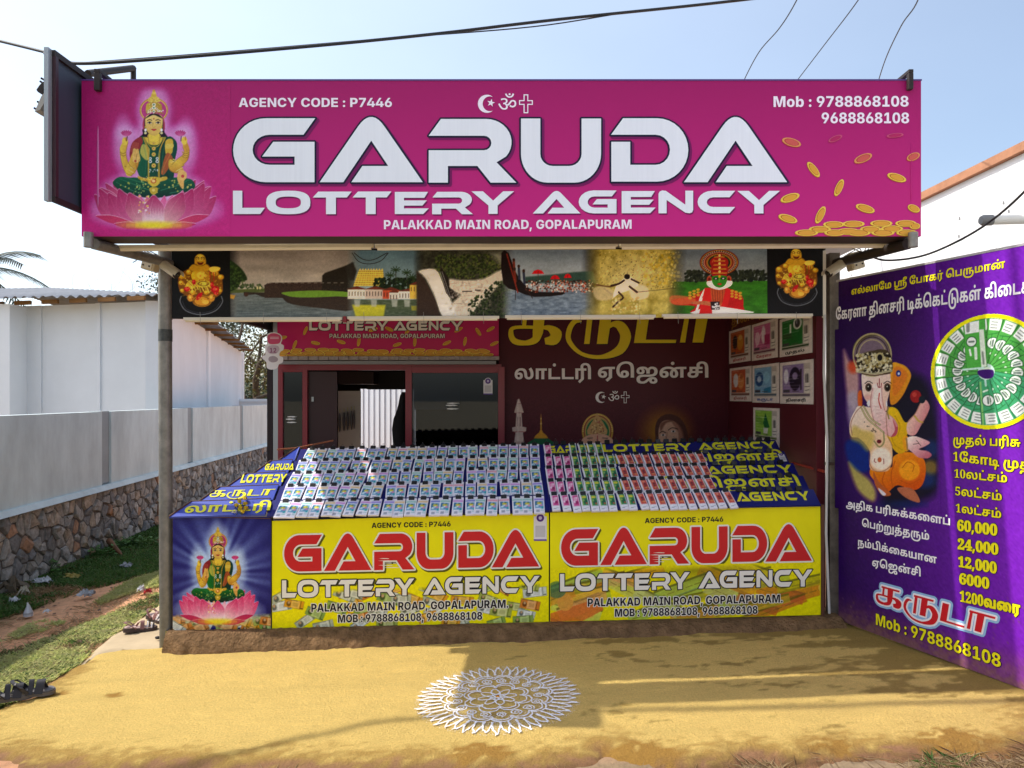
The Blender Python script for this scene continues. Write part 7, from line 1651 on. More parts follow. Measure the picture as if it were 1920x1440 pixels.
# ---------------------------------------------------------------- overhead cables
BLKC = mat('cable_black',(.012,.012,.014),.6)
def cable(pts,r,label,n=8,m=None):
    p = smooth_open([tuple(Vector(q)) for q in pts],8);mb = MB().tube(p,r,n)
    return tag(mb.build('overhead_cable',m or BLKC),label,'cable')
cable([W(-700,-90,9),W(0,77,6.6),W(85,101,6.3),W(120,112,6.1),W(150,119,6.0),W(280,112,6.0),W(590,86,6.1),W(830,62,6.3),W(1050,36,6.5),W(1440,-6,7),W(1900,-70,7.6)],0.013,'thick black overhead cable crossing the sky above the magenta sign')
cable([W(150,118,6.02),W(400,99,6.03),W(700,74,6.2),W(1000,50,6.4),W(1200,20,6.7),W(1430,-4,7.0)],0.006,'thin black cable sagging just below the thick overhead cable',6)
cable([W(1385,175,6.0),W(1400,140,5.7),W(1425,95,5.2),W(1462,52,4.7),W(1495,-2,4.2),W(1560,-140,3.2)],0.0035,'wavy thin wire rising from behind the sign, nearest the sign\'s middle',6)
cable([W(1480,170,6.0),W(1545,85,5.0),W(1610,-1,4.2),W(1700,-140,3.4)],0.0032,'straight thin wire rising between the two other wires behind the sign',6)
cable([W(1640,175,6.0),W(1660,112,5.2),W(1690,48,4.4),W(1722,-2,3.9),W(1760,-140,3.0)],0.0036,'thin wire rising behind the right end of the sign',6)
cable([W(1625,478,4.7),W(1660,488,4.5),W(1720,482,4.2),W(1780,460,3.95),W(1850,420,3.7),W(1920,360,3.5),W(2020,250,3.2)],0.006,'black cable drooping from the right security camera across the white building',8)

cable([(-12,2.2,6.2),(-6.8,3.62,6.0),(-5.95,3.92,6.0),(-5.2,4.08,6.0),(-2,4.0,6.05),(9,3.9,6.4)],0.024,'bundled overhead cable above the frame whose soft shadow crosses the yellow ground')
# ---------------------------------------------------------------- purple billboard on the right
U_ = Vector((0.364,-1,0)).normalized()
A0 = Vector((2.118,4.74,0))
FP = Frame(A0,U_,Vector((0,0,1)),toward=(0,0,1.5))
bb = thing('billboard','tall purple billboard with yellow Tamil lettering standing at the right of the shop','billboard',A0+Vector((0,0,.1)))
LB = 3.1;zb,zt = 0.105,2.30
BACKM = mat('billboard_back',lin((120,116,112),.7),0.6,metal=.2)
def bq(a0,b0,a1,b1,h0,h1,name,m,par=bb):
    P_ = [FP.p(a0,b0,h0),FP.p(a1,b0,h0),FP.p(a1,b1,h0),FP.p(a0,b1,h0)]
    return MB().slab(P_,FP.n*(h1-h0)).build(name,m,par)
bq(0,zb,LB,zt,-0.002,-0.03,'backing',BACKM)
for a_ in (0.05,1.0,2.0,3.0): bq(a_,0.0,a_+0.04,zt+.02,-0.031,-0.07,'frame_post',DRK)
bq(-0.02,zt,LB,zt+0.012,-0.03,0.002,'top_strip',mat('strip_grey',lin((190,186,190),.8),.5))
# vinyl base: printed purple, sunlight painted into its brighter right end; foot dusty
w_,h_ = 330,235
_g = grid_in(FP,0,zb,LB,zt,w_,h_);P3,AA,BB = _g
px,py = project(P3[...,0],P3[...,1],P3[...,2])
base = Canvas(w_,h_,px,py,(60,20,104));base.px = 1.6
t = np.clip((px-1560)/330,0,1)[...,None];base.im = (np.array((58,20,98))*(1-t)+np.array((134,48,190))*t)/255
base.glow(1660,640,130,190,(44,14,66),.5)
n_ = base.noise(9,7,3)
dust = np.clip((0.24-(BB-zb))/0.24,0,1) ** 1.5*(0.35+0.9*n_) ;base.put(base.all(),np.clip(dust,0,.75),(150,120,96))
base.sprinkle(240,1580,1120,1935,1290,1.4,[(140,110,120),(150,124,100)],5,.5)
h2 = int(h_)
P3[...,2] += 0
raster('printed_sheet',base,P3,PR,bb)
# picture of the elephant headed figure (fine mesh over its part of the sheet)
def fine(x0,y0,x1,y1,w,h,name,draw,off=0.0022,feather=10):
    a0,_ = FP.loc(x0,(y0+y1)/2);a1,_ = FP.loc(x1,(y0+y1)/2)
    bt = max(FP.loc(x0,y0)[1],FP.loc(x1,y0)[1]);bb_ = min(FP.loc(x0,y1)[1],FP.loc(x1,y1)[1])
    P3,A_,B2 = grid_in(FP,a0,bt,a1,bb_,w,h,off);px,py = project(P3[...,0],P3[...,1],P3[...,2])
    c = Canvas(w,h,px,py);c.px = abs(x1-x0)/w
    t = np.clip((px-1560)/330,0,1)[...,None];c.im = (np.array((58,20,98))*(1-t)+np.array((134,48,190))*t)/255  # same purple ramp with the painted sunlight at right
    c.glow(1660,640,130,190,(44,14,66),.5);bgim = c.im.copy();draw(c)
    if feather:
        i = np.arange(w)[None,:];j = np.arange(h)[:,None];e = np.minimum(np.minimum(i,w-1-i),np.minimum(j,h-1-j));t = np.clip(e/feather,0,1)[...,None];c.im = c.im*t+bgim*(1-t)
    return raster(name,c,P3,PR,bb)
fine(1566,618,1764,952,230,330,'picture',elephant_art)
# fan of green tickets, a true circle on the board
ca,cb = FP.loc(1850,697);ra = cb-FP.loc(1850,805)[1];rw = ca-FP.loc(1746,697)[0]
n = 230;P3,A_,B2 = grid_in(FP,ca-rw,cb+ra,ca+rw,cb-ra,n,n,0.004)
fc_cv = Canvas(n,n,(A_-ca)/rw*100,(cb-B2)/ra*100,(235,240,232));fc_cv.px = 200/n
fc_cv.ell(0,0,100,100,(244,236,30));fc_cv.ell(0,0,93,93,(226,240,222))
g = np.random.default_rng(2)
for k_ in range(22):
    a_ = 2*math.pi*k_/22+1.75
    R = lambda u,v: (u*math.cos(a_)-v*math.sin(a_)+6*math.cos(a_+1.57),u*math.sin(a_)+v*math.cos(a_)+6*math.sin(a_+1.57))
    G1 = (96,176,90) if math.sin(a_) < .1 else (84,176,128)
    fc_cv.poly([R(14,-11),R(92,-20),R(92,12),R(14,9)],tuple(int(v*.62) for v in G1));fc_cv.poly([R(14,-10),R(92,-18.5),R(92,10.5),R(14,8)],G1)
    fc_cv.poly([R(72,-14),R(91,-16),R(91,4),R(72,4)],(240,244,240));fc_cv.poly([R(16,4),R(92,7),R(92,10),R(16,7)],(150,206,130))
    for j_ in range(3): fc_cv.line([R(76+j_*5,-12),R(76+j_*5,-2)],1.6,(110,120,116),.8)
    fc_cv.ell(*R(50,-4),10.5,10.5,(50,110,70));fc_cv.ell(*R(50,-4),9,9,(238,242,238));fc_cv.line([R(45,-4),R(55,-4)],3,(90,110,100),.8);fc_cv.line([R(47,-8),R(53,-8)],1.6,(90,110,100),.8)
    fc_cv.line([R(32,-5),R(34,2)],3.2,(236,246,236),.9);fc_cv.line([R(24,-6),R(66,-8)],1,(40,110,50),.6);fc_cv.line([R(64,-13),R(70,8)],1.4,(40,120,60),.7);fc_cv.line([R(10,-3),R(24,-3)],3.4,(206,232,226),.9)
fc_cv.poly([(-40,-90),(-2,-93),(2,-8),(-34,-6)],(70,150,70));fc_cv.poly([(-39,-89),(-3,-92),(1,-9),(-33,-7)],(96,184,86));fc_cv.poly([(-38,-88),(-12,-90),(-12,-70),(-36,-68)],(240,244,240));fc_cv.poly([(-12,-74),(-4,-74),(1,-9),(-8,-8)],(226,236,222));fc_cv.ell(-25,-54,9.5,9.5,(50,110,60));fc_cv.ell(-25,-54,8,8,(238,242,238));fc_cv.line([(-29,-54),(-21,-54)],3,(90,110,100),.8);fc_cv.line([(-28,-40),(-26,-30)],3.4,(236,246,236));fc_cv.line([(-18,-42),(-17,-24)],5,(226,240,226));fc_cv.line([(-6,-34),(-4,-14)],3.4,(150,160,150));fc_cv.line([(-31,-86),(-31,-74)],6,(130,138,134),.8)
fc_cv.line([(-40,-5),(-4,-7)],3.4,(206,236,226));fc_cv.poly([(-14,-2),(-2,-4),(12,-2),(11,10),(-2,12),(-13,5)],(76,28,124),1,1,3)
d_ = np.hypot(fc_cv.X,fc_cv.Y);rim = np.clip((d_-92.6)*1.2,0,1)[...,None];fc_cv.im = fc_cv.im*(1-rim)+np.array((244,236,30))/255*rim
# outside the circle the sheet's own purple, so trim the mesh to the disc
o = raster('ticket_fan_picture',fc_cv,P3,PR,bb)
bm = bmesh.new();bm.from_mesh(o.data);dd = d_.ravel()
bm.verts.ensure_lookup_table();bmesh.ops.delete(bm,geom=[v for v in bm.verts if dd[v.index] > 100.2],context='VERTS');bm.to_mesh(o.data);bm.free()

sh = Sheet(FP)
YL = ink(244,232,30);WHI = ink(244,240,246);OUT = ink(40,14,60);REDL = ink(206,34,44);GLW = ink(150,190,230)
def bill(s,x0,y0,x1,y1,ht,m,font='I',ref=560,outl=0.0,h=0.003,bold=0.0,oc=None):
    """text with its baseline from (x0,y0) to (x1,y1) in the photograph, ht = pixel height of the letters at the left end"""
    A_ = FP.loc(x0,y0);B2 = FP.loc(x1,y1);T = FP.loc(x0,y0-ht);T = (A_[0],T[1])
    c = place(text(s,font) if isinstance(s,str) else s,A_,B2,T,ref)
    if outl: sh.shape(offset(c,outl+bold,.002),oc or OUT,h-0.0012)
    sh.shape(offset(c,bold,.0013) if bold else c,m,h);return c
bill('எல்லாமே ஸ்ரீ போகர் பெருமான்',1597,553,1885,502,10,YL)
bill('கேரளா தினசரி டிக்கெட்டுகள் கிடைக்கும்',1568,600,1985,541,16,WHI)
bill('முதல் பரிசு',1788,833,1914,838,13,YL,outl=.003)
bill('1கோடி முதல்',1788,864,1965,886,13.5,YL,outl=.003)
bill('10லட்சம்',1790,895,1889,905,12.5,YL,outl=.003)
bill('5லட்சம்',1792,928,1879,939,12.5,YL,outl=.003)
bill('1லட்சம்',1793,960,1878,972,12.5,YL,outl=.003)
for s__,x0_,y0_,x1_,y1_ in (('60,000',1796,994,1870,1004),('24,000',1797,1029,1872,1040),('12,000',1798,1062,1869,1075),('6000',1800,1094,1855,1104)): bill(s__,x0_,y0_,x1_,y1_,18,YL,'S',660,outl=.003,bold=.0025)
c = text('1200','S');mx_ = max(p[0] for q in c for p in q);c = c+[[(x+mx_+40,y) for x,y in q] for q in text('வரை')]
bill(c,1801,1127,1913,1152,18,YL,ref=650,outl=.003,bold=.0018)
bill('அதிக பரிசுக்களைப்',1587,951,1782,985,11,WHI)
bill('பெற்றுத்தரும்',1617,987,1743,1013,11,WHI)
bill('நம்பிக்கையான',1609,1023,1757,1057,11,WHI)
bill('ஏஜென்சி',1636,1061,1727,1081,11.5,WHI)
A_ = FP.loc(1643,1128);B2 = FP.loc(1868,1196);T = (A_[0],FP.loc(1643,1097)[1])
c = place(TAMIL,A_,B2,T,270)
sh.shape(offset(c,0.022,0.006),GLW,0.0015);sh.shape(offset(c,0.010,0.004),WHI,0.003);sh.shape(c,REDL,0.0045)
bill('Mob : 9788868108',1643,1171,1877,1252,21,YL,'I',CAP,outl=.004)
sh.build('lettering',bb)

# ---------------------------------------------------------------- the ticket counter
DC = 4.75
ctr = thing('ticket_counter','long stepped ticket counter with printed yellow and blue front boards','counter',(0,5.1,slab_z(0)))
WOODB = mat('counter_edge_brown',lin((104,62,42),.7),0.6,var=(20,.2))
INN = mat('counter_inside',lin((70,60,56),.6),0.8)
def quad_panel(pts_px,D,th,name,m,par):
    P_ = [W(x,y,D) for x,y in pts_px]
    return MB().slab(P_,(0,th,0)).build(name,m,par)
YV = mat('yellow_vinyl',lin((246,236,4),.97),0.4,spec=0.18,var=(2.6,0.07),bump=(2.6,0.22,0.02))
YV2 = mat('yellow_vinyl_shaded',lin((242,232,6),.97),0.4,spec=0.18,var=(2.6,0.07),bump=(2.6,0.22,0.02))  # same yellow, darkened to paint the dimmer light on the right board
PL = [(324,969),(508,973),(508,1180),(324,1182)]
PA = [(510,977),(1029,961.5),(1029,1166),(510,1179)]
PB = [(1031.5,961),(1538,948),(1540,1153),(1031.5,1166)]
pa = quad_panel(PA,DC,0.014,'front_board',YV,ctr);pb = quad_panel(PB,DC,0.014,'front_board',YV2,ctr);pl = quad_panel(PL,DC,0.014,'front_board',mat('blue_vinyl',lin((30,26,100),.9),.36),ctr)
pa['label'] = 'yellow front board with bank notes printed along its foot';pb['label'] = 'yellow front board with lottery slips printed along its foot';pl['label'] = 'deep blue front board with a goddess on a lotus'
# body behind the boards
zf = lambda X: 0.854-0.002+0.020*(X-1.99)
xL,xM,xR = -1.585,0.243,1.995
for x0_,x1_,nm in ((xL,xR,'carcass'),):
    MB().slab([(x0_,4.77,slab_z(x0_)),(x1_,4.77,slab_z(x1_)),(x1_,4.77,zf(x1_)-.05),(x0_,4.77,zf(x0_)-.05)],(0,0.75,0)).build(nm,INN,ctr)
MB().slab([(-2.20,4.77,slab_z(-2.2)),(xL-.01,4.77,slab_z(xL)),(xL-.01,5.48,slab_z(xL)),(-1.66,5.48,slab_z(-1.6))],(0,0,0.66)).build('side_carcass',INN,ctr)
MB().slab([tuple(W(324,969,DC)+Vector((0,-.003,0))),tuple(W(508,973,DC)+Vector((0,-.003,0))),tuple(W(508,973,DC)+Vector((0,-.003,.006))),tuple(W(324,969,DC)+Vector((0,-.003,.006)))],(0,.03,0)).build('edge_strip',WOODB,ctr)
MB().slab([tuple(W(1032,960.5,DC)+Vector((0,-.003,0))),tuple(W(1538,947.5,DC)+Vector((0,-.003,0))),tuple(W(1538,947.5,DC)+Vector((0,-.003,.006))),tuple(W(1032,960.5,DC)+Vector((0,-.003,.006)))],(0,.03,0)).build('edge_strip',WOODB,ctr)
MB().span((xR+0.012,4.74,slab_z(2)),(xR+0.032,4.78,zf(xR))).build('edge_strip',WOODB,ctr)
MB().span((W(509,0,DC).x-.003,4.745,.05),(W(509,0,DC).x+.003,4.775,zf(xL)-.02)).build('edge_strip',BLK,ctr)

# boards: each row is one sloping board, stepped up towards the back
ROW_Y = lambda k: 4.72+0.16*k
ROW_Z = lambda k,X: 0.854+0.0725*k+0.020*(X-1.99)
SL = Vector((0,0.12,0.087));SLN = SL.normalized();UPN = Vector((0,-SLN.z,SLN.y))   # slope direction and outward normal
BLUE = mat('royal_blue_board',lin((52,74,176),.95),0.34,spec=0.4)
BLUED = mat('navy_board',lin((28,34,116),.9),0.34,spec=0.4)
def row_frame(k): return Frame((0,ROW_Y(k),ROW_Z(k,0)),(1,0,0.020),tuple(SLN),toward=(0,-5,4))
boards = {}
for k in range(5):
    for (x0_,x1_,nm) in ((xL+0.0,xM-0.001,'L'),(xM,xR-0.005*k,'R')):
        P_ = [Vector((x0_,ROW_Y(k),ROW_Z(k,x0_))),Vector((x1_,ROW_Y(k),ROW_Z(k,x1_))),Vector((x1_,ROW_Y(k),ROW_Z(k,x1_)))+SL,Vector((x0_,ROW_Y(k),ROW_Z(k,x0_)))+SL]
        o = MB().slab(P_,-UPN*0.012).build('display_board',BLUED,ctr);boards[(nm,k)] = o
        MB().slab([P_[3]+Vector((0,0.001,-0.012)),P_[2]+Vector((0,0.001,-0.012)),P_[2]+Vector((0,0.001,-0.075)),P_[3]+Vector((0,0.001,-0.075))],(0,0.01,0)).build('riser',INN,ctr)
# left corner boards, tapering back to a point
TX = lambda Y: -2.215+0.60*(Y-4.72)/0.78
for k in range(5):
    y0_,y1_ = ROW_Y(k),ROW_Y(k)+0.12
    zz = lambda X: ROW_Z(k,xL)+0.012-0.10*(xL-X)*0.25
    if k < 4:
        P_ = [Vector((TX(y0_),y0_,zz(TX(y0_)))),Vector((xL-.012,y0_,zz(xL))),Vector((xL-.012,y1_,zz(xL)+0.087)),Vector((TX(y1_),y1_,zz(TX(y1_))+0.08))]
    else:
        P_ = [Vector((TX(y0_),y0_,zz(TX(y0_)))),Vector((xL-.012,y0_,zz(xL))),Vector((xL-.012,y1_+.02,zz(xL)+0.095)),Vector((TX(y1_)+0.02,y1_+.02,zz(xL)+0.090))]
    o = MB().slab(P_,(0,0.006,-0.012)).build('corner_board',BLUE,ctr);boards[('C',k)] = (o,P_)
    MB().tube([P_[0]+Vector((0,0,.002)),P_[3]+Vector((0,0,.002))],0.006,6).build('board_edge',WOODB,ctr)
    MB().tube([P_[3]+Vector((0,0,.0)),P_[2]+Vector((0,0,.0))],0.0035,6).build('board_edge',WOODB,ctr)
    MB().slab([P_[3]+Vector((0,.001,-.013)),P_[2]+Vector((0,.001,-.013)),P_[2]+Vector((0,.001,-.08)),P_[3]+Vector((0,.001,-.08))],(0,0.01,0)).build('riser',INN,ctr)
MB().tube([W(520,843,5.4),W(556,840,5.5),W(625,826,5.6)],0.006,6).build('side_lath',mat('orange_wood',lin((170,96,58),.8),.6),ctr)
YB = ink(232,226,50)
def corner_text(k,s,x0,y0,x1,y1,ht,fnt,ref=560,contours=None):
    o,P_ = boards[('C',k)]
    fr_ = Frame(P_[1],(P_[0]-P_[1]).normalized()*-1,(P_[2]-P_[1]).normalized(),toward=(0,-3,4))
    sh = Sheet(fr_);A_ = fr_.loc(x0,y0);B2 = fr_.loc(x1,y1);T = fr_.loc(x0+ht*.35,y0-ht)
    cs_ = contours if contours else text(s,fnt)
    sh.shape(place(cs_,A_,B2,T,ref),YB,0.002);sh.build('lettering',o)
corner_text(0,'லாட்டரி',345,962,506,957,13,'T')
corner_text(1,None,392,932,514,929,12,None,285,TAMIL)
corner_text(2,None,450,906,535,904,15,None,150,SMALL[:8])
corner_text(3,None,495,882,550,881,12,None,433,BIG)
# lettering on the right rack
def row_text(k,contours,x0,x1,yb,ht,ref):
    Yc = ROW_Y(k)+.06;a0,a1 = (x0-CX)*Yc/F,(x1-CX)*Yc/F;fr_ = row_frame(k);sh = Sheet(fr_);A_ = (a0,.046);B2 = (a1,.046);T = (a0,.128)
    sh.shape(place(contours,A_,B2,T,ref),YB,0.0015);sh.build('lettering',boards[('R',k)])
u_ = 1884
full = [[(x*.78,y*150/433 ) for x,y in c] for c in BIG]
full = [[(x*(1050./3781/.78),y) for x,y in c] for c in full]+[[(x+1150,y) for x,y in c] for c in SMALL]
row_text(4,full,1028,1456,851,17,150)
row_text(0,SMALL[8:],1380,1520,946,20,150)
row_text(2,SMALL[8:],1323,1487,895,18,150)
TA_ = text('லாட்டரி');mx_ = max(p[0] for q in TA_ for p in q);TB_ = TA_+[[(x+mx_+300,y) for x,y in q] for q in text('ஏஜென்சி')]
mxx = max(p[0] for q in TB_ for p in q)
row_text(3,TB_,1100,1470,869,15,560)
row_text(1,TB_,1100,1500,918,15,560)

# printed matter on the front boards
def fade(cv,n): pass
cv = flat_canvas(324,969,508,1182,1.1,(34,28,108))
ang = np.arctan2(cv.Y-1075,cv.X-409);rad = np.hypot(cv.X-409,(cv.Y-1075)*.85)
nr = 0.5+0.5*np.sin(ang*17+2*np.sin(ang*5))*np.cos(ang*9+1);t = np.clip(1.25-rad/120,0,1)*(0.25+0.75*nr)+np.clip(1-rad/62,0,1)*.7
t = np.clip(t*np.clip((1160-cv.Y)/60+.2,0,1),0,1)[...,None];cv.im = cv.im*(1-t*.85)+np.array((170,196,240))/255*t*.85
notes_art(cv,4,324,508,1150,1182)
goddess(cv,409-600*.1395,988-80*.150,.1395,.150,pale=True)
def on_quad(cv,D): return on_plane(cv,D)
m = (cv.Y <= 973+0*cv.X)
P3 = on_quad(cv,DC-0.0022)
raster('picture',cv,P3,PR,pl)
def foot_art(q,fn,seed,y_top,par,col):
    x0_,x1_ = q[0][0]+0.5,q[1][0]-0.5
    w = int((x1_-x0_)*0.85);h = 90
    X,Tn = np.meshgrid(np.linspace(x0_,x1_,w),np.linspace(0,1,h))
    yb = q[3][1]+(q[2][1]-q[3][1])*(X-x0_)/(x1_-x0_)-0.5
    Y = (yb-y_top)+y_top*Tn   # y_top = height of the band in photo px
    cv = Canvas(w,h,X,Y,col);cv.px = 1.15
    skew = (q[2][1]-q[3][1])/(x1_-x0_)
    cv.Y = Y-skew*(X-x0_)
    fn(cv,seed,x0_,x1_,q[3][1]-y_top+3,q[3][1])
    cv.Y = Y
    e = np.clip(Tn/0.10,0,1)[...,None];cv.im = cv.im*e+np.array(col)/255*(1-e)
    raster('printed_notes',cv,on_plane(cv,DC-0.0016),PR,par)
foot_art(PA,notes_art,21,76,pa,(244,234,4));foot_art(PB,slips_art,23,100,pb,(240,230,6))  # foot grounds match the lit and the shaded yellow
FCt = flat_frame(DC)
REDV = ink(206,40,42);CRMV = ink(238,234,222);BLV = ink(30,26,30);SH2 = ink(96,92,20)
for (dx,dy,q,par,gx0,gx1,gy,sx0,sx1,sy,px0_,px1_,py_,mx0,mx1,my,ac0,ac1,ay) in (
        (0,0,PA,pa,532,1011,1073,528,1013,1121,584,953,1147,634,904,1167,697,845,990),
        (0,0,PB,pb,1051,1522,1062,1049,1524,1109,1102,1467,1137,1153,1420,1156,1209,1356,981)):
    sh = Sheet(FCt);sk = -0.021
    c = fit(BIG,gx0+1,gx1,gy-1,gy-69,433,sk)
    sh.shape(offset([[(x+2.5,y+3) for x,y in cc] for cc in c],3.6,1.2),SH2,0.0012);sh.shape(offset(c,3.0,0.9),CRMV,0.0026);sh.shape(c,REDV,0.004)
    c = fit(SMALL,sx0+1,sx1-1,sy,sy-31,150,sk)
    sh.shape(offset([[(x+1.6,y+2) for x,y in cc] for cc in c],2.4,0.8),SH2,0.0012);sh.shape(offset(c,1.9,0.7),BLV,0.0026);sh.shape(c,CRMV,0.004)
    for s__,x0_,x1_,y_,hh in (('PALAKKAD MAIN ROAD, GOPALAPURAM.',px0_,px1_,py_,15),('MOB : 9788868108, 9688868108',mx0,mx1,my,14.5)):
        c = fit(text(s__),x0_,x1_,y_,y_-hh,CAP,sk);sh.shape(offset(c,1.3,0.7),CRMV,0.0026);sh.shape(c,BLV,0.004)
    sh.shape(fit(text('AGENCY CODE : P7446'),ac0,ac1,ay,ay-9.5,CAP,sk),BLV,0.0026)
    # scratches in the red letters
    gg = np.random.default_rng(int(gx0));bx = gx0+(0.385 if par is pa else 0.365)*(gx1-gx0)
    for j_ in range(5):
        y_ = gy-26+j_*4.2;x_ = bx+gg.uniform(-8,4);w_ = gg.uniform(18,40)
        sh.poly([(x_,y_),(x_+w_*.5,y_-.8),(x_+w_,y_-.2),(x_+w_*.9,y_+.7),(x_+w_*.4,y_+.5)],CRMV,0.0052)
    sh.poly([(bx+18,gy-18.5),(bx+21,gy-18.5),(bx+21,gy-16),(bx+18,gy-16)],BLV,0.0056)
    sh.build('lettering',par)
# payment stickers (code square left blank)
def pay_sticker(fr_,x,y,w,h,label,off=0.004,foot=True):
    t = thing('payment_sticker',label,'sticker',fr_.p(x,y))
    sh = Sheet(fr_);
    sh.poly([(x-w/2,y-h/2),(x+w/2,y-h/2),(x+w/2,y+h/2),(x-w/2,y+h/2)],ink(226,222,224),off)
    sh.build('card',t);sh = Sheet(fr_)
    r = w*.30;cy_ = y-h/2+r*.4
    sh.poly([(x+r*1.25*math.cos(a),cy_+r*1.25*math.sin(a)) for a in np.linspace(0,6.28,20,endpoint=False)],ink(226,222,224),off+.0008)
    sh.poly([(x+r*math.cos(a),cy_+r*math.sin(a)) for a in np.linspace(0,6.28,20,endpoint=False)],ink(84,44,130),off+.0016)
    sh.poly([(x+r*.45*math.cos(a),cy_+r*.45*math.sin(a)) for a in np.linspace(0,6.28,12,endpoint=False)],ink(200,190,220),off+.0024)
    if foot: sh.quad(x-w/2,y+h/2-h*.07,x+w/2,y+h/2,ink(110,84,160),off+.0008)
    sh.quad(x-w*.38,y-h*.12,x+w*.38,y+h*.34,ink(196,192,194),off+.0008)
    sh.build('print',t);return t
pay_sticker(flat_frame(DC),1013,991,24,46,'white payment sticker with a purple round mark on the yellow counter board under the bundles')
pay_sticker(flat_frame(6.842),915,726,17,27,'white payment sticker with a purple round mark on the glass pane beside the maroon wall',0.002)
fr_ = row_frame(3);q = fr_.loc(1467,859);
pay_sticker(Frame(fr_.p(*q),(1,0,0),(0,-SLN.y,-SLN.z),toward=(0,-5,4)),0,0,.045,.08,'small white payment sticker at the right end of the fourth blue board',0.004,False)

# ---- ticket bundles
def ticket_canvas(kind,var):
    w,h = 13,29;X,Y = np.meshgrid(np.linspace(-33,33,w),np.linspace(0,165,h));c = Canvas(w,h,X,Y,(236,232,240));c.px = 5.5
    g = np.random.default_rng(var*7+len(kind))
    hd = {'sky': [(150,130,216),(206,140,214),(226,150,170),(226,190,140),(150,196,190),(120,130,206)][var % 6]}
    if kind == 'sky':
        c.poly([(-33,22),(33,22),(33,48),(-33,48)],tuple(int(v*.35+236*.65) for v in hd['sky']));c.poly([(-28,32),(30,32),(30,42),(-28,42)],hd['sky'])
        c.poly([(-24,54),(26,54),(26,118),(-24,118)],(112,168,200));c.poly([(-24,54),(-8,54),(-14,90),(-24,96)],(60,122,160));c.ell(2,74,15,12,(222,208,84));c.ell(13,92,9,9,(226,150,186));c.ell(-12,100,9,9,(206,226,234));c.ell(8,64,6,5,(70,110,90));c.ell(0,88,6,6,(240,240,240));c.poly([(14,108),(26,102),(26,124),(12,124)],(60,172,180))
        c.poly([(-18,134),(2,134),(2,154),(-18,154)],(150,156,170),al=.8);c.line([(12,138),(28,138)],5,(140,190,190))
    else:
        a,b,d = {'pink': ((214,70,140),(240,170,200),(150,30,90)),'green': ((40,130,70),(220,210,60),(190,90,60)),'red': ((206,70,60),(226,130,80),(150,40,50))}[kind]
        c.poly([(-20,20),(27,20),(27,118),(-20,118)],a);c.poly([(-20,20),(-12,20),(-12,118),(-20,118)],b,al=.5)
        if kind == 'green': c.ell(2,40,18,12,b);c.ell(8,84,15,22,(30,90,60));c.ell(14,100,8,8,d);c.ell(-6,70,8,10,(130,180,90))
        elif kind == 'pink': c.ell(4,56,16,20,b);c.ell(8,88,14,14,d);c.ell(-8,80,8,12,(250,220,236));c.ell(16,44,6,8,(250,230,240))
        else: c.ell(6,70,12,26,d,al=.8);c.poly([(-6,56),(16,56),(16,64),(-6,64)],(60,40,50),al=.8);c.ell(10,96,14,10,b);c.poly([(-8,80),(18,80),(18,87),(-8,87)],(80,40,50),al=.7);c.ell(2,36,12,8,(230,140,110))
        c.poly([(-28,128),(26,128),(26,156),(-28,156)],(238,238,242));c.line([(-18,146),(0,146)],5,(90,90,100),.7);c.line([(6,140),(20,140)],4,(150,150,160),.7)
    if kind != 'sky': c.im = c.im*.84+.14
    c.im *= (1+0.04*(g.random(c.im.shape[:2])[...,None]-.5))
    return c
TK = print_material('ticket_print',0.25,1.12,1.1);WP = mat('ticket_edge',lin((232,230,234),.9),.4)
_tm = {}
def ticket_mesh(kind,var):
    if (kind,var) in _tm: return _tm[(kind,var)]
    c = ticket_canvas(kind,var);w,h = c.w,c.h
    X = c.X/1000;V = -(c.Y)/1000;bow = 0.0025*np.cos(c.X/33*1.2)+0.002*np.sin(c.Y/165*3.1)
    # local axes: x right, y up the slope, z outward
    vs = [(float(x),float(y),0.010+float(z)) for x,y,z in zip(X.ravel(),V.ravel(),bow.ravel())];nv = len(vs)
    fs = [((j+1)*w+i,(j+1)*w+i+1,j*w+i+1,j*w+i) for j in range(h-1) for i in range(w-1)]
    nf = len(fs)
    bd = [i for i in range(w)]+[j*w+w-1 for j in range(1,h)]+[(h-1)*w+i for i in range(w-2,-1,-1)]+[j*w for j in range(h-2,0,-1)]
    back = [(vs[i][0],vs[i][1],0.001) for i in bd];vs += back;n = len(bd)
    for i in range(n): fs.append((bd[i],bd[(i+1) % n],nv+(i+1) % n,nv+i))
    fs.append(tuple(nv+i for i in range(n)))
    me = bpy.data.meshes.new('ticket_stack');me.from_pydata(vs,[],fs)
    ca = me.color_attributes.new('Col','BYTE_COLOR','POINT');col = np.ones((len(vs),4),np.float32);col[:nv,:3] = np.clip(c.im,0,1).reshape(-1,3);col[nv:,:3] = .9
    ca.data.foreach_set('color_srgb',col.ravel());me.materials.append(TK);me.materials.append(WP)
    me.polygons.foreach_set('material_index',[0]*nf+[1]*(len(fs)-nf));me.update()
    _tm[(kind,var)] = me;return me
CLB = mat('clip_black',(.012,.012,.013),.35);CLW = mat('clip_wire',lin((90,90,94),.8),.35,metal=.7)
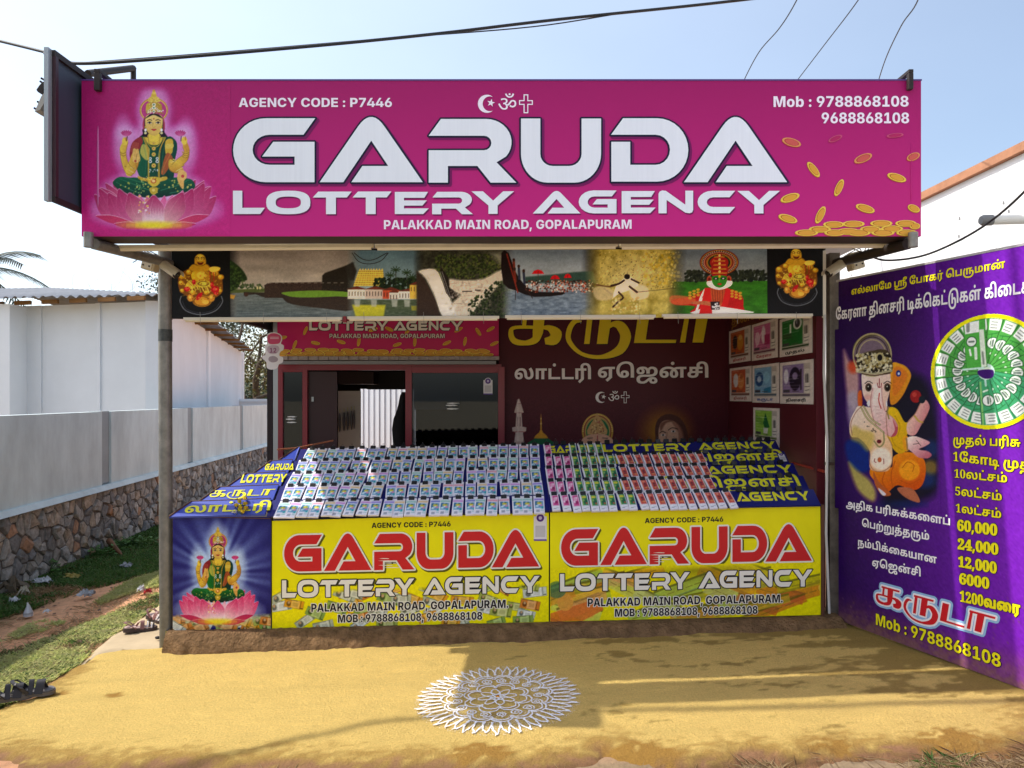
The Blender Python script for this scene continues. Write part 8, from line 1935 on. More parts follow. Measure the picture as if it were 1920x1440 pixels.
def clip_meshes():
    b = MB();w = 0.0185
    b.add([(-w,-0.019,0.014),(w,-0.019,0.014),(w,0.006,0.024),(-w,0.006,0.024),(w,0.008,-0.006),(-w,0.008,-0.006),(-w,-0.019,0.002),(w,-0.019,0.002)],[(0,1,2,3),(3,2,4,5),(5,4,7,6),(0,3,5,6),(1,7,4,2),(0,6,7,1)])
    h = MB()
    for sg,zz in ((1,.012),(-1,0.0)):
        path = [(-.009,-.010,zz+.003),(-.006,.012,zz+.006*sg+.004),(-.0035,.026,zz+.008*sg+.004),(0,.031,zz+.009*sg+.004),(.0035,.026,zz+.008*sg+.004),(.006,.012,zz+.006*sg+.004),(.009,-.010,zz+.003)]
        h.tube(path,.0011,5)
    return b.mesh('binder_clip',CLB),h.mesh('wire_handle',CLW)
CM,HM = clip_meshes()
ROTB = Matrix((Vector((1,0,0.020)).normalized(),SLN,UPN)).transposed().to_4x4()
def put_clip(par,name='binder_clip',y=0.0,jz=0.0):
    o = bpy.data.objects.new(name,CM);COL.objects.link(o)
    if par is not None: o.parent = par;o.location = (0,y,0)
    hh = bpy.data.objects.new('wire_handle',HM);COL.objects.link(hh);hh.parent = o
    return o
ORD = ['first','second','third','fourth','fifth','sixth','seventh','eighth','ninth','tenth','eleventh','twelfth','thirteenth','fourteenth','fifteenth','sixteenth','seventeenth','eighteenth','nineteenth','twentieth','twenty-first','twenty-second','twenty-third','twenty-fourth']
ROWN = {4: 'top',3: 'upper middle',2: 'middle',1: 'lower middle',0: 'bottom'}
g = np.random.default_rng(77)
def bundle(px,k,kind,var,label,group,tilt=0.0,sc=1.0,drop=0.0,lift=0.0):
    fr_ = row_frame(k)
    top = SL.length
    a_,_ = fr_.loc(px,900-22*k)
    # x from the photo column at the board's top edge
    Yt = ROW_Y(k)+0.115;a_ = (px-CX)*Yt/F
    P_ = fr_.p(a_,top-0.004-drop,0.002)
    t = thing('ticket_bundle',label,'ticket bundle',P_,group)
    t.matrix_world = Matrix.Translation(P_) @ ROTB @ Matrix.Rotation(tilt,4,'Z') @ Matrix.Rotation(-lift,4,'X')
    o = bpy.data.objects.new('ticket_stack',ticket_mesh(kind,var));COL.objects.link(o);o.parent = t;o.scale = (sc,0.97+0.06*g.random(),1)
    put_clip(t,y=g.uniform(-.003,.002))
KN = {'sky': 'sky blue','pink': 'pink','green': 'green and yellow','red': 'red'}
rows_L = {4: (586,1001,23),3: (571,1003,23),2: (560,1004,23),1: (545,1008,23),0: (537,1011,23)}
for k in range(5):
    x0_,x1_,n_ = rows_L[k]
    for i in range(n_):
        px = x0_+(x1_-x0_)*i/(n_-1)+g.uniform(-2.0,2.0)
        tl = g.normal(0,.038)+(0.05 if i < 8 else 0.0)
        bundle(px,k,'sky',int(g.integers(6)),'%s ticket bundle, %s from the corner boards, %s row of left rack' % (KN['sky'],ORD[i],ROWN[k]),'sky blue ticket bundles on the left rack',-tl,sc=1.06*(x1_-x0_)/474 if k == 0 else 1.04,drop=0.004+(0.016 if k == 0 else 0),lift=(0.10 if k == 0 and i < 10 else 0.03)*(0.4+.8*g.random()))
rows_R = {4: [(1025,'pink')]+[(x,'green') for x in (1073,1089,1105,1120)],
          3: [(x,'pink') for x in (1027,1044,1061)]+[(x,'green') for x in (1076,1093,1108.5,1125.5,1143)]+[(1159+16.6*j,'red') for j in range(10)],
          2: [(x,'pink') for x in (1029,1047,1064)]+[(x,'green') for x in (1080,1097,1114,1131,1147)]+[(1166+16.8*j,'red') for j in range(10)],
          1: [(x,'pink') for x in (1033,1049,1067)]+[(x,'green') for x in (1084,1100.5,1117,1134,1151)]+[(1169+17.3*j,'red') for j in range(10)],
          0: [(x,'pink') for x in (1039,1056,1075)]+[(x,'green') for x in (1093,1110,1126,1144,1162,1180)]+[(1197.5+17.9*j,'red') for j in range(10)]}
for k,L_ in rows_R.items():
    cnt = {}
    for px,kind in L_:
        i = cnt.get(kind,0);cnt[kind] = i+1
        n_k = sum(1 for q in L_ if q[1] == kind)
        lab = '%s ticket bundle, %s of its colour, %s row of right rack' % (KN[kind],'the only one' if n_k == 1 else ORD[i],ROWN[k])
        bundle(px+g.uniform(-.6,.6),k,kind,0,lab,'%s ticket bundles on the right rack' % KN[kind],0.06+g.normal(0,.02)+(0.05 if kind == 'red' else 0),sc=0.80,drop=0.004,lift=0.03*g.random())
# empty clips waiting on the right rack
empt = {4: [1042,1056,*[1138+15.8*j for j in range(20)]],3: [1322+17*j for j in range(8)],2: [1340+17.5*j for j in range(8)],1: [1352+18*j for j in range(8)],0: [1385+18.5*j for j in range(7)]}
for k,L_ in empt.items():
    for i,px in enumerate(L_):
        P_ = row_frame(k).p((px-CX)*(ROW_Y(k)+.118)/F,SL.length+0.003,0.002)
        o = put_clip(None);o.matrix_world = Matrix.Translation(P_) @ ROTB @ Matrix.Rotation(g.normal(0,.12),4,'Z') @ Matrix.Rotation(g.uniform(-.1,.3),4,'X')
        tag(o,'empty black binder clip, %s along the %s board of right rack' % (ORD[i],ROWN[k]),'binder clip','empty binder clips on the right rack')

# marigolds lying on the corner boards
fl_ = thing('marigold_garland','short string of yellow marigolds lying on the blue corner boards','garland',W(455,955,4.9))
YM = mat('marigold_yellow',lin((226,186,20),.85),.8);LM = mat('garland_leaf',lin((66,88,36),.7),.7);WPt = mat('white_petal',lin((226,220,196),.85),.7)
for i,(px,py) in enumerate(((460,938),(450,944),(461,948),(452,956),(462,956),(444,951),(456,963))):
    fr_ = Frame(boards[('C',0)][1][1],(1,0,0),(boards[('C',0)][1][2]-boards[('C',0)][1][1]).normalized(),toward=(0,-3,4));q = fr_.loc(px,py);c = fr_.p(q[0],q[1],.014)
    m_ = MB()
    for j in range(26):
        d = Vector(g.normal(0,1,3)).normalized();d.z = abs(d.z);u = d.orthogonal().normalized();v = d.cross(u);e = c+d*.013;r = .007
        m_.add([e+u*r,e+v*r+d*.004,e-u*r,e-v*r-d*.002],[(0,1,2,3)])
    m_.ball(c,.010,8,0);m_.build('flower',YM,fl_)
m_ = MB()
for j in range(30):
    q = fr_.loc(453+g.uniform(-12,14),950+g.uniform(-16,16));c = fr_.p(q[0],q[1],.006+.012*g.random());d = Vector(g.normal(0,1,3)).normalized();u = d.orthogonal().normalized()
    m_.add([c,c+d*.012+u*.004,c+d*.026,c+d*.012-u*.004],[(0,1,2,3)])
m_.build('leaf_spray',LM,fl_)
m_ = MB()
for j in range(9):
    q = fr_.loc(440+g.uniform(-5,6),961+g.uniform(-3,2));c = fr_.p(q[0],q[1],.006);m_.ball(c,.006,6,0,(1,1,.5))
m_.build('white_petals',WPt,fl_)

# ---- posters on the maroon side wall
def poster(px0,py0,px1,py1,pxr,pyr0,pyr1,c1,c2,c3,lab,word,wc,design):
    """left edge px0 (py0 top, py1 bottom), right edge pxr"""
    A_ = FSW.loc(px0,py0);B2 = FSW.loc(px0,py1);C_ = FSW.loc(pxr,pyr0);a0,a1 = A_[0],C_[0]
    zt_,zb_ = A_[1],B2[1];w,h = 44,62
    t = thing('ticket_poster',lab,'poster',FSW.p((a0+a1)/2,zb_),'ticket posters on the side wall')
    P3,AA,BB_ = grid_in(FSW,a0,zt_,a1,zb_,w,h,0.006)
    X = (AA-a0)/(a1-a0)*100;Y = (zt_-BB_)/(zt_-zb_)*145
    c = Canvas(w,h,X,Y,(226,214,208));c.px = 2.2
    c.poly([(8,10),(92,10),(92,122),(8,122)],(196,184,176));c.poly([(9,11),(74,11),(74,108),(9,108)],c1)
    gg = np.random.default_rng(design*11+5)
    if design in (0,3): c.ell(30,55,12,30,(50,40,46) if design == 0 else (226,220,226));c.ell(54,60,14,34,c2);c.ell(56,40,8,10,c3)
    elif design == 1: c.ell(24,60,10,26,(240,200,220));c.ell(48,50,8,34,(240,224,234));c.poly([(52,52),(72,52),(72,90),(52,90)],c3);c.line([(20,90),(40,40)],4,(240,200,224))
    elif design == 2: c.ell(58,30,13,22,(236,240,234));c.ell(58,30,8,16,(60,60,60));c.line([(36,30),(36,58)],6,(230,236,226));c.poly([(12,62),(40,62),(40,80),(12,80)],c3)
    elif design == 4: c.ell(28,55,16,28,(40,84,140));c.ell(56,50,12,22,c3);c.ell(28,55,8,12,(190,206,226));c.poly([(46,92),(72,84),(72,108),(46,108)],(50,130,170))
    elif design == 5: c.ell(48,60,18,40,(40,28,52));c.ell(20,50,8,26,(230,224,236));c.line([(66,30),(66,96)],5,(60,50,60));c.ell(48,50,8,12,(150,130,170))
    else: c.poly([(50,20),(66,74),(48,82),(40,60)],(34,110,60));c.poly([(12,30),(40,44),(40,70),(12,56)],(120,170,70));c.poly([(42,78),(60,78),(58,100),(42,100)],(226,226,216))
    for j in range(8): c.line([(14,16+11*j),(14+gg.uniform(8,50),16+11*j)],2,c2 if j % 2 else (240,236,230),.5)
    c.poly([(76,30),(91,30),(91,108),(76,108)],(222,214,206));
    for j in range(6): c.line([(80+(j % 3)*3.4,46+(j // 3)*3),(80+(j % 3)*3.4,74)],1.8,(70,66,66),.8)
    c.line([(78,88),(90,88)],2.4,(90,80,80));c.line([(79,100),(89,98)],1.6,(90,80,80));c.poly([(11,96),(32,96),(32,106),(11,106)],(80,76,84));c.line([(40,102),(60,102)],1.8,(90,80,80))
    c.poly([(8,112),(92,112),(92,118),(8,118)],tuple(int(v*.55) for v in c1))
    raster('print',c,P3,print_material('poster_print',.45,1.1,1.1),t)
    MB().slab([FSW.p(a0,zb_,.001),FSW.p(a1,zb_,.001),FSW.p(a1,zt_,.001),FSW.p(a0,zt_,.001)],FSW.n*.0045).build('card',mat('poster_card',lin((226,214,208),.85),.5),t)
    sh = Sheet(FSW); # FSW runs from the post into the shop, so text is placed right to left along it
    hh = (zt_-zb_);cs_ = text(word);wmx = max(p[0] for q_ in cs_ for p in q_)
    sh.shape(place(cs_,(a0+(a1-a0)*.2,zb_+hh*.055),(a0+(a1-a0)*.8,zb_+hh*.055),(a0+(a1-a0)*.2,zb_+hh*.11),560),wc,.008);sh.build('lettering',t)
q = lambda zx,zy: (1360+zx/6,590+zy/6)
def pst(l,r,t,b,tr,br,*a): (x0_,y0_),(x1_,y1_) = q(l,t),q(r,b);poster(x0_,y0_,x0_,q(l,b)[1],q(r,t)[0],q(r,tr)[1],q(r,br)[1],*a)
pst(50,288,190,555,125,530,(196,96,50),(214,150,60),(230,190,120),'orange ticket poster in the top row, deepest inside the shop','தினசரி',ink(190,50,50),0)
pst(305,595,118,522,55,487,(206,110,160),(236,190,214),(176,50,110),'pink ticket poster in the middle of the top row','கேரளா',ink(196,50,70),1)
pst(620,982,60,480,-20,438,(34,118,56),(90,160,90),(60,90,60),'dark green ticket poster in the top row beside the post','முதல்',ink(50,50,44),2)
pst(57,300,607,972,583,988,(204,98,60),(226,150,90),(200,110,60),'orange ticket poster in the second row, deepest inside the shop','தினசரி',ink(176,80,60),3)
pst(312,610,578,988,545,1000,(136,178,210),(80,130,180),(150,196,220),'light blue ticket poster in the middle of the second row','கருடா',ink(40,90,170),4)
pst(625,995,545,1000,505,1018,(150,128,172),(190,170,206),(90,60,110),'violet ticket poster in the second row beside the post','தினசரி',ink(40,36,40),5)
pst(322,612,1043,1440,1060,1460,(150,196,80),(200,220,120),(60,130,60),'lime green ticket poster hanging alone below the two rows','பரிசு',ink(50,60,44),6)

# lower prints of the maroon back wall: minaret, gold spire, crowned head, long haired face
cv = flat_canvas(948,742,1352,862,1.0,(84,26,36));k_ = 1/4.085
Zq = lambda pts: [(930+x*k_,730+y*k_) for x,y in pts]
cv.poly(Zq([(140,405),(150,330),(126,320),(124,292),(150,286),(156,185),(140,176),(158,110),(172,74),(178,74),(192,110),(212,176),(196,185),(202,286),(232,292),(230,320),(206,332),(214,405)]),(222,196,184));cv.line(Zq([(135,325),(225,325)]),1,(170,70,70));cv.line(Zq([(146,180),(206,180)]),.8,(170,90,90));cv.line(Zq([(160,110),(192,110)]),.8,(170,90,90))
for x in (166,185): cv.line(Zq([(x,215),(x,282)]),1.1,(110,50,60))
cv.poly(Zq([(160,80),(174,72),(174,400),(162,400)]),(240,224,214),al=.5);cv.poly(Zq([(140,400),(210,400),(216,520),(134,520)]),(206,176,166))
cv.line(Zq([(345,190),(345,300)]),(.8,3),(206,150,50));cv.poly(Zq([(345,300),(360,330),(400,375),(290,375),(330,330)]),(214,150,40),1,1,2);cv.poly(Zq([(240,410),(300,376),(400,376),(450,410),(460,520),(230,520)]),(30,100,60));cv.ell(*Zq([(345,262)])[0],1.6,1.6,(240,200,100));cv.ell(*Zq([(345,225)])[0],1.2,1.2,(240,200,100))
c0 = Zq([(778,320)])[0]
cv.ell(c0[0],c0[1],29.5,33,(196,150,60));cv.ell(c0[0],c0[1],26,29.5,(150,60,50));cv.ell(c0[0],c0[1],24,27.5,(190,160,90));cv.ell(c0[0],c0[1]+1,21.5,24.5,(24,110,66))
for j in range(30): a_ = math.pi+j*math.pi/29;cv.ell(c0[0]+27.5*math.cos(a_),c0[1]+31*math.sin(a_),1.2,1.2,(236,200,110))
cv.poly(Zq([(700,345),(715,280),(745,235),(765,200),(774,180),(784,200),(808,235),(836,280),(850,345)]),(206,160,100),1,1,2);cv.sprinkle(90,*Zq([(715,230)])[0],*Zq([(840,345)])[0],1.1,[(120,70,50),(246,220,160),(170,60,60)],6,.7,test=lambda x,y: abs(x-c0[0]) < (y-775)*.42)
cv.poly(Zq([(655,400),(680,365),(730,345),(830,345),(870,365),(900,400),(890,520),(670,520)]),(224,170,140),1,1,3);cv.line(Zq([(778,355),(778,395)]),1.2,(170,30,40));cv.line(Zq([(700,375),(740,372)]),1.2,(60,30,30));cv.line(Zq([(815,372),(855,375)]),1.2,(60,30,30))
cv.glow(1248,808,62,56,(226,170,20),.95,1.2)
cv.poly(Zq([(1222,400),(1218,300),(1240,230),(1290,195),(1345,190),(1410,220),(1455,290),(1480,400),(1500,520),(1215,520)]),(84,44,34),1,1,3);cv.poly(Zq([(1250,400),(1245,320),(1262,260),(1300,236),(1350,240),(1390,270),(1420,330),(1430,400),(1400,520),(1280,520)]),(214,164,136),1.5,1,3)
cv.poly(Zq([(1340,240),(1400,270),(1436,340),(1430,420),(1400,420),(1395,330)]),(150,96,76),3,.8,3);cv.poly(Zq([(1262,260),(1330,232),(1350,244),(1300,262),(1262,320)]),(110,62,46),3,.8,3)
for a_,b_ in (([(1254,335),(1275,322),(1300,332)],(1280,350)),([(1320,312),(1350,294),(1390,304)],(1358,322))): cv.line(Zq(a_),1.6,(50,26,22),1,3);cv.ell(*Zq([b_])[0],4.2,2,(230,216,206));cv.ell(*Zq([b_])[0],1.8,1.8,(40,26,24))
cv.line(Zq([(1312,330),(1304,385),(1312,400)]),1.6,(170,110,90),.8,3)
e = np.minimum.reduce([cv.X-948,1352-cv.X,cv.Y-742]);t = np.clip(e/6,0,1)[...,None];cv.im = cv.im*t+np.array((84,26,36))/255*(1-t)
raster('picture',cv,on_plane(cv,6.93-0.002),print_material('wall_print',.42,1.0),shop)

# ---------------------------------------------------------------- trees behind
BARK = mat('bark',lin((118,104,90),.6),0.9,var=(8,.3),bump=(30,.6,.02),spec=.1)
def leaf_mat(name,c,c2):
    m = mat(name,lin(c,.8),0.6,var=(1.4,.3),color2=lin(c2,.7),spec=.3)
    return m
def limbs(mb,p,d,r,n,g,tips,depth=0,spread=.7):
    segs = 4;q = Vector(p);path = [q.copy()];dd = Vector(d)
    L_ = dd.length/segs;dn = dd.normalized()
    for _ in range(segs):
        dn = (dn+Vector(g.normal(0,.16,3))).normalized();q = q+dn*L_;path.append(q.copy())
    mb.tube(path,[r*(1-.5*i/segs) for i in range(segs+1)],6)
    if n == 0: tips.append(q.copy());return
    for _ in range(3 if depth < 2 else 2):
        nd = (dn+Vector(g.normal(0,spread,3))).normalized()*dd.length*g.uniform(.55,.8)
        s = path[int(g.integers(2,segs+1))];limbs(mb,s,nd,r*.5,n-1,g,tips,depth+1,spread)
def tree(name,label,base,height,r,levels,leaves,leaf_m,size,g,spread=.7,lean=(0,0),cl=.5):
    t = thing(name,label,'tree',base);mb = MB();tips = []
    limbs(mb,base,Vector((lean[0],lean[1],height*.45)),r,levels,g,tips,0,spread)
    mb.build('trunk',BARK,t)
    if leaves:
        vs = [];fs = []
        P_ = np.array([tuple(p) for p in tips]);n = leaves
        c = P_[g.integers(len(P_),size=n)]+g.normal(0,cl,(n,3))*np.array([1,1,.7])
        u = g.normal(0,1,(n,3));u /= np.linalg.norm(u,axis=1)[:,None];v = np.cross(u,g.normal(0,1,(n,3)));v /= np.linalg.norm(v,axis=1)[:,None]
        s = size*g.uniform(.6,1.3,(n,1))
        V = np.stack([c,c+u*s*.5+v*s*.3,c+u*s,c+u*s*.5-v*s*.3],1).reshape(-1,3)
        me = bpy.data.meshes.new('crown');me.vertices.add(4*n);me.vertices.foreach_set('co',(V-np.array(base)).astype(np.float32).ravel())
        me.loops.add(4*n);me.loops.foreach_set('vertex_index',np.arange(4*n,dtype=np.int32));me.polygons.add(n);me.polygons.foreach_set('loop_start',np.arange(0,4*n,4,dtype=np.int32));me.update(calc_edges=True)
        me.materials.append(leaf_m);o = bpy.data.objects.new('crown',me);COL.objects.link(o);o.parent = t
    return t
gt_ = np.random.default_rng(8)
G1_ = leaf_mat('leaf_green',(88,128,44),(50,80,30));G2_ = leaf_mat('leaf_dry',(150,140,78),(96,96,50));G3_ = leaf_mat('leaf_grey',(104,116,90),(70,84,64));G4_ = leaf_mat('leaf_olive',(118,124,62),(70,80,40))
tree('leafy_tree','tree with bright green leaves just behind the gable of the white shed',(-9.3,27,0),6.4,.16,3,5200,G1_,.20,gt_,.6,(.4,0),.42)
tree('bare_tree','tree with thick curving bare branches and sparse dry leaves behind the low white wall',(-10.6,30,0),6.5,.20,4,3200,G2_,.13,gt_,.8,(1.2,0),.5)
tree('dry_tree','pale dry leaved tree farther behind the low white wall',(-12.5,38,0),8.5,.18,4,8000,G2_,.17,gt_,.8,(0,0),.9)
tree('scrubby_tree','olive scrubby tree low behind the far end of the wall',(-12.0,34,-.3),3.6,.12,3,7000,G4_,.15,gt_,.9,(0,0),.7)
tree('scrubby_tree','dull green scrubby tree behind the low wall nearest the shop corner',(-9.9,33,-.3),3.8,.12,3,7000,G3_,.15,gt_,.9,(0,0),.7)
tree('distant_tree','grey green tree showing above the shed roof beside the left post',(-16.3,34,0),8.6,.2,4,9000,G3_,.12,gt_,.6,(0,0),.38)
for i,(px,h_) in enumerate(((118,5.7),(140,5.75),(158,5.3))):
    tree('bare_sapling',('leftmost','middle','rightmost')[i]+' of the three bare twiggy treetops above the shed roof',((px-CX)*26/F,26,0),h_*1.25,.05,4,0,G3_,.09,gt_,.5,(0,0),.08)
# out of frame, left of the photographer: a roadside tree whose shade darkens the near edge of the ground, and a cable bundle
tree('roadside_tree','roadside tree left of the photographer, seen only by its shade on the near ground',(-6.4,0.95,-.3),6.2,.18,3,5200,G1_,.17,gt_,.55,(.1,-.1),.5)
# palm at the left edge
pl_ = thing('palm_tree','palm with drooping dark fronds at the far left edge above the shed','palm tree',(-13.8,18.5,0))
MB().tube([(-13.8,18.5,-.3),(-13.75,18.5,3),(-13.7,18.5,4.8)],[.16,.13,.11],10).build('trunk',BARK,pl_)
PMM = mat('palm_leaf',lin((70,84,62),.6),.5)
for i in range(15):
    a = 2*math.pi*i/15+.2;el = (.9,.35,-.25)[i % 3];mb = MB();L_ = 1.75;p = Vector((-13.7,18.5,4.8));path = []
    for j in range(9):
        t = j/8;path.append(p+Vector((math.cos(a)*L_*t*math.cos(el*.5),math.sin(a)*L_*t,L_*(math.sin(el)*t-.55*t*t))))
    mb.tube(path,[.02,.02,.018,.016,.014,.012,.01,.008,.006],5)
    for j in range(1,9):
        for q in range(3):
            c = path[j-1].lerp(path[j],q/3);d = (path[j]-path[j-1]).normalized();sd = d.cross(Vector((0,0,1))).normalized()
            for sg in (-1,1):
                e = c+(sd*sg*.8+d*.7+Vector((0,0,-.35))).normalized()*.50*(1-.4*abs(j/8-.4));w = d*.035
                mb.add([c-w,c+w,e],[(0,1,2)])
    mb.build('frond',PMM,pl_)

# ---------------------------------------------------------------- grass and weeds
def blades(name,pts,hgt,m,g,wd=.004,curl=.5,flat=.0):
    n = len(pts);P_ = np.array(pts);a = g.uniform(0,2*np.pi,n);h = hgt*g.uniform(.5,1.3,n);d = np.stack([np.cos(a),np.sin(a),np.zeros(n)],1);s = np.stack([-np.sin(a),np.cos(a),np.zeros(n)],1)
    up = np.array([0,0,1.0]);w = wd*g.uniform(.6,1.4,(n,1));H_ = h[:,None]
    b0 = P_-s*w;b1 = P_+s*w;m0 = P_+d*H_*(.25+flat)+up*H_*.6*(1-flat);tip = P_+d*H_*(curl+flat)+up*H_*.85*(1-flat)
    V = np.stack([b0,b1,m0+s*w*.8,tip,m0-s*w*.8],1).reshape(-1,3)
    me = bpy.data.meshes.new(name);me.vertices.add(5*n);me.vertices.foreach_set('co',V.astype(np.float32).ravel())
    me.loops.add(5*n);me.loops.foreach_set('vertex_index',np.arange(5*n,dtype=np.int32));me.polygons.add(n);me.polygons.foreach_set('loop_start',np.arange(0,5*n,5,dtype=np.int32));me.update(calc_edges=True)
    me.materials.append(m);o = bpy.data.objects.new(name,me);COL.objects.link(o);o['kind'] = 'stuff';return o
def scatter(poly_px,n,g,fn=None):
    P_ = np.array(poly_px,float);out = []
    W_ = np.array([pxw(*p) for p in poly_px]);x0_,y0_ = W_.min(0);x1_,y1_ = W_.max(0)
    while len(out) < n:
        X = g.uniform(x0_,x1_,4000);Y = g.uniform(y0_,y1_,4000)
        ok = inside(np.stack([X,Y],1),[[tuple(p) for p in W_]],True)
        ok &= X > WX(Y)+.03
        if fn is not None: ok &= fn(X,Y,g)
        X,Y = X[ok],Y[ok];Z = soil_z(X,Y)
        out += list(zip(X,Y,Z))
    return out[:n]
gg = np.random.default_rng(4)
clump = lambda th,s,sd: (lambda X,Y,g: vnoise(X*s,Y*s,sd)+.25*(g.random(X.shape)-.5) > th)
def translucent(m,amount=.45):
    N = m.node_tree.nodes;L = m.node_tree.links;b = N['Principled BSDF'];t = N.new('ShaderNodeBsdfTranslucent');x = N.new('ShaderNodeMixShader');x.inputs[0].default_value = amount
    src = b.inputs['Base Color'].links[0].from_socket;L.new(src,t.inputs[0]);L.new(b.outputs[0],x.inputs[1]);L.new(t.outputs[0],x.inputs[2]);L.new(x.outputs[0],N['Material Output'].inputs[0]);return m
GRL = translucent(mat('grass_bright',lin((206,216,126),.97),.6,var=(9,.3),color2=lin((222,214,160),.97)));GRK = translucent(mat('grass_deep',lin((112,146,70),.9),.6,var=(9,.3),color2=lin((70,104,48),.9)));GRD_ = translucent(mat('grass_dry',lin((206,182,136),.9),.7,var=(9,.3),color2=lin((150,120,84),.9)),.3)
front = [(-60,1345),(-60,1235),(60,1205),(110,1190),(170,1165),(250,1130),(300,1110),(300,1132),(262,1158),(200,1196),(168,1226),(150,1243),(86,1280),(60,1300),(-20,1330)]
blades('grass_strip',scatter(front,15000,gg,clump(.47,4.5,61)),.038,GRL,gg,.0032,.7,.15)
blades('grass_strip',scatter(front,4000,gg,clump(.50,5,62)),.035,GRK,gg,.0045,.7,.15)
blades('dry_grass',scatter(front,5000,gg),.04,GRD_,gg,.002,.8,.3)
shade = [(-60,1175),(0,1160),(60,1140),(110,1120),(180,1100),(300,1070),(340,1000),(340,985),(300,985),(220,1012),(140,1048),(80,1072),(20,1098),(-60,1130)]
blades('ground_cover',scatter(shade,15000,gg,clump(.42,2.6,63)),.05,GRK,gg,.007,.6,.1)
blades('dry_grass',scatter(shade,8000,gg),.045,GRD_,gg,.0025,.9,.3)
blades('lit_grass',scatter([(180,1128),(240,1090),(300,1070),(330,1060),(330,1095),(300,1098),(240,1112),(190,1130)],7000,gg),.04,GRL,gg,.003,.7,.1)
blades('path_straw',scatter([(-60,1235),(-60,1175),(60,1145),(150,1130),(300,1098),(300,1112),(150,1175),(60,1205)],900,gg,clump(.5,3,64)),.05,GRD_,gg,.002,.9,.5)
blades('path_grass',scatter([(0,1200),(60,1165),(120,1150),(120,1165),(60,1190)],1300,gg,clump(.5,6,65)),.03,GRL,gg,.003,.7,.2)
blades('roadside_straw',scatter([(1400,1425),(1560,1405),(1700,1408),(1900,1398),(1990,1380),(1990,1470),(1400,1470)],1100,gg,clump(.42,4,66)),.06,GRD_,gg,.0016,1.0,.55)
blades('roadside_straw',scatter([(-40,1428),(600,1436),(1000,1440),(1400,1436),(1400,1475),(-40,1475)],700,gg,clump(.5,4,67)),.045,GRD_,gg,.0016,1.0,.55)
blades('roadside_grass',scatter([(1725,1418),(1810,1408),(1820,1428),(1740,1440)],26,gg),.06,GRK,gg,.003,.9,.4)
# broad leaved weeds at the wall foot
WEED = mat('weed_leaf',lin((84,132,50),.8),.5,var=(8,.25));WEED2 = mat('weed_dull',lin((92,104,60),.8),.6,var=(8,.25))
def weed(px,py,n,s,h_,m,label):
    p = ground_at(px,py);t = thing('weed',label,'weed',p);mb = MB();st = MB()
    for _ in range(n):
        a = gg.uniform(0,6.28);r = gg.uniform(.0,s);z = gg.uniform(.02,h_);c = p+Vector((math.cos(a)*r,math.sin(a)*r*.7,z));b = gg.uniform(0,6.28);d = Vector((math.cos(b),math.sin(b),gg.uniform(-.3,.4))).normalized();u = d.cross(Vector((0,0,1))).normalized();L_ = gg.uniform(.03,.06)
        mb.add([c,c+d*L_*.4+u*L_*.35,c+d*L_,c+d*L_*.4-u*L_*.35],[(0,1,2,3)])
        if _ % 3 == 0: st.tube([p+Vector((math.cos(a)*r*.3,math.sin(a)*r*.3,0)),c],.002,4)
    mb.build('leaves',m,t);st.build('stems',m,t)
weed(112,1052,130,.16,.22,WEED,'bright green leafy weed against the stone base of the wall')
weed(84,1074,90,.14,.12,WEED,'low green weed in front of the taller bright weed')
weed(22,1080,150,.28,.30,WEED2,'dull tall weed clump at the foot of the wall near the left edge')
weed(250,1022,130,.30,.10,WEED,'spreading dark green weed by the wall near the post')
weed(180,1042,110,.26,.10,WEED,'spreading green weed by the middle of the stone base')

# ---------------------------------------------------------------- litter
def crumple(name,px,py,sx,sy,h_,m,label,cat,seed,lift=0.01):
    p = ground_at(px,py,lift);g = np.random.default_rng(seed);n = 9;vs = []
    s = p.y/F
    for j in range(n):
        for i in range(n):
            u,v = i/(n-1)-.5,j/(n-1)-.5
            vs.append(p+Vector((u*sx*s*(1+.3*g.normal()),v*sy*s*2*(1+.3*g.normal()),max(0,h_*(1-2.2*(u*u+v*v))+.35*h_*g.normal()))))
    o = MB().add(vs,[(j*n+i,j*n+i+1,(j+1)*n+i+1,(j+1)*n+i) for j in range(n-1) for i in range(n-1)]).build(name,m)
    return tag(o,label,cat)
WPM = mat('wrapper_white',lin((222,222,224),.85),.4);RWM = mat('wrapper_red',lin((206,50,60),.85),.4);SKM = mat('sack_brown',lin((122,106,84),.7),.8);GYM = mat('wrapper_grey',lin((176,178,182),.8),.5)
crumple('plastic_wrapper',266,1109,12,8,.05,WPM,'crumpled white wrapper on the sunlit grass near the post','wrapper',1)
crumple('plastic_wrapper',277,1112,10,6,.035,RWM,'small red wrapper beside the white one on the sunlit grass','wrapper',2)
crumple('plastic_wrapper',82,1092,30,7,.04,WPM,'long white plastic scrap lying in the shaded weeds','wrapper',3)
crumple('plastic_wrapper',26,1127,14,6,.03,WPM,'small bright white plastic scrap near the brown sack','wrapper',4)
crumple('plastic_wrapper',236,1062,16,6,.03,GYM,'pale plastic scrap in the shade near the wall','wrapper',5)
crumple('plastic_wrapper',160,1116,26,10,.03,GYM,'torn grey plastic at the edge of the bare path','wrapper',6)
crumple('plastic_wrapper',88,1148,12,5,.02,WPM,'flat white scrap on the grass edge near the bottle','wrapper',7)
crumple('sack',14,1108,46,20,.09,SKM,'old brown sack half buried at the left edge','sack',8)
crumple('plastic_wrapper',44,1114,16,9,.05,mat('wrapper_cream',lin((196,184,160),.8),.5),'cream crumpled bag beside the brown sack','wrapper',9)
crumple('plastic_wrapper',136,1082,24,7,.03,mat('wrapper_yellow',lin((190,166,84),.8),.5),'yellowish paper scrap in the shaded weeds','wrapper',10)
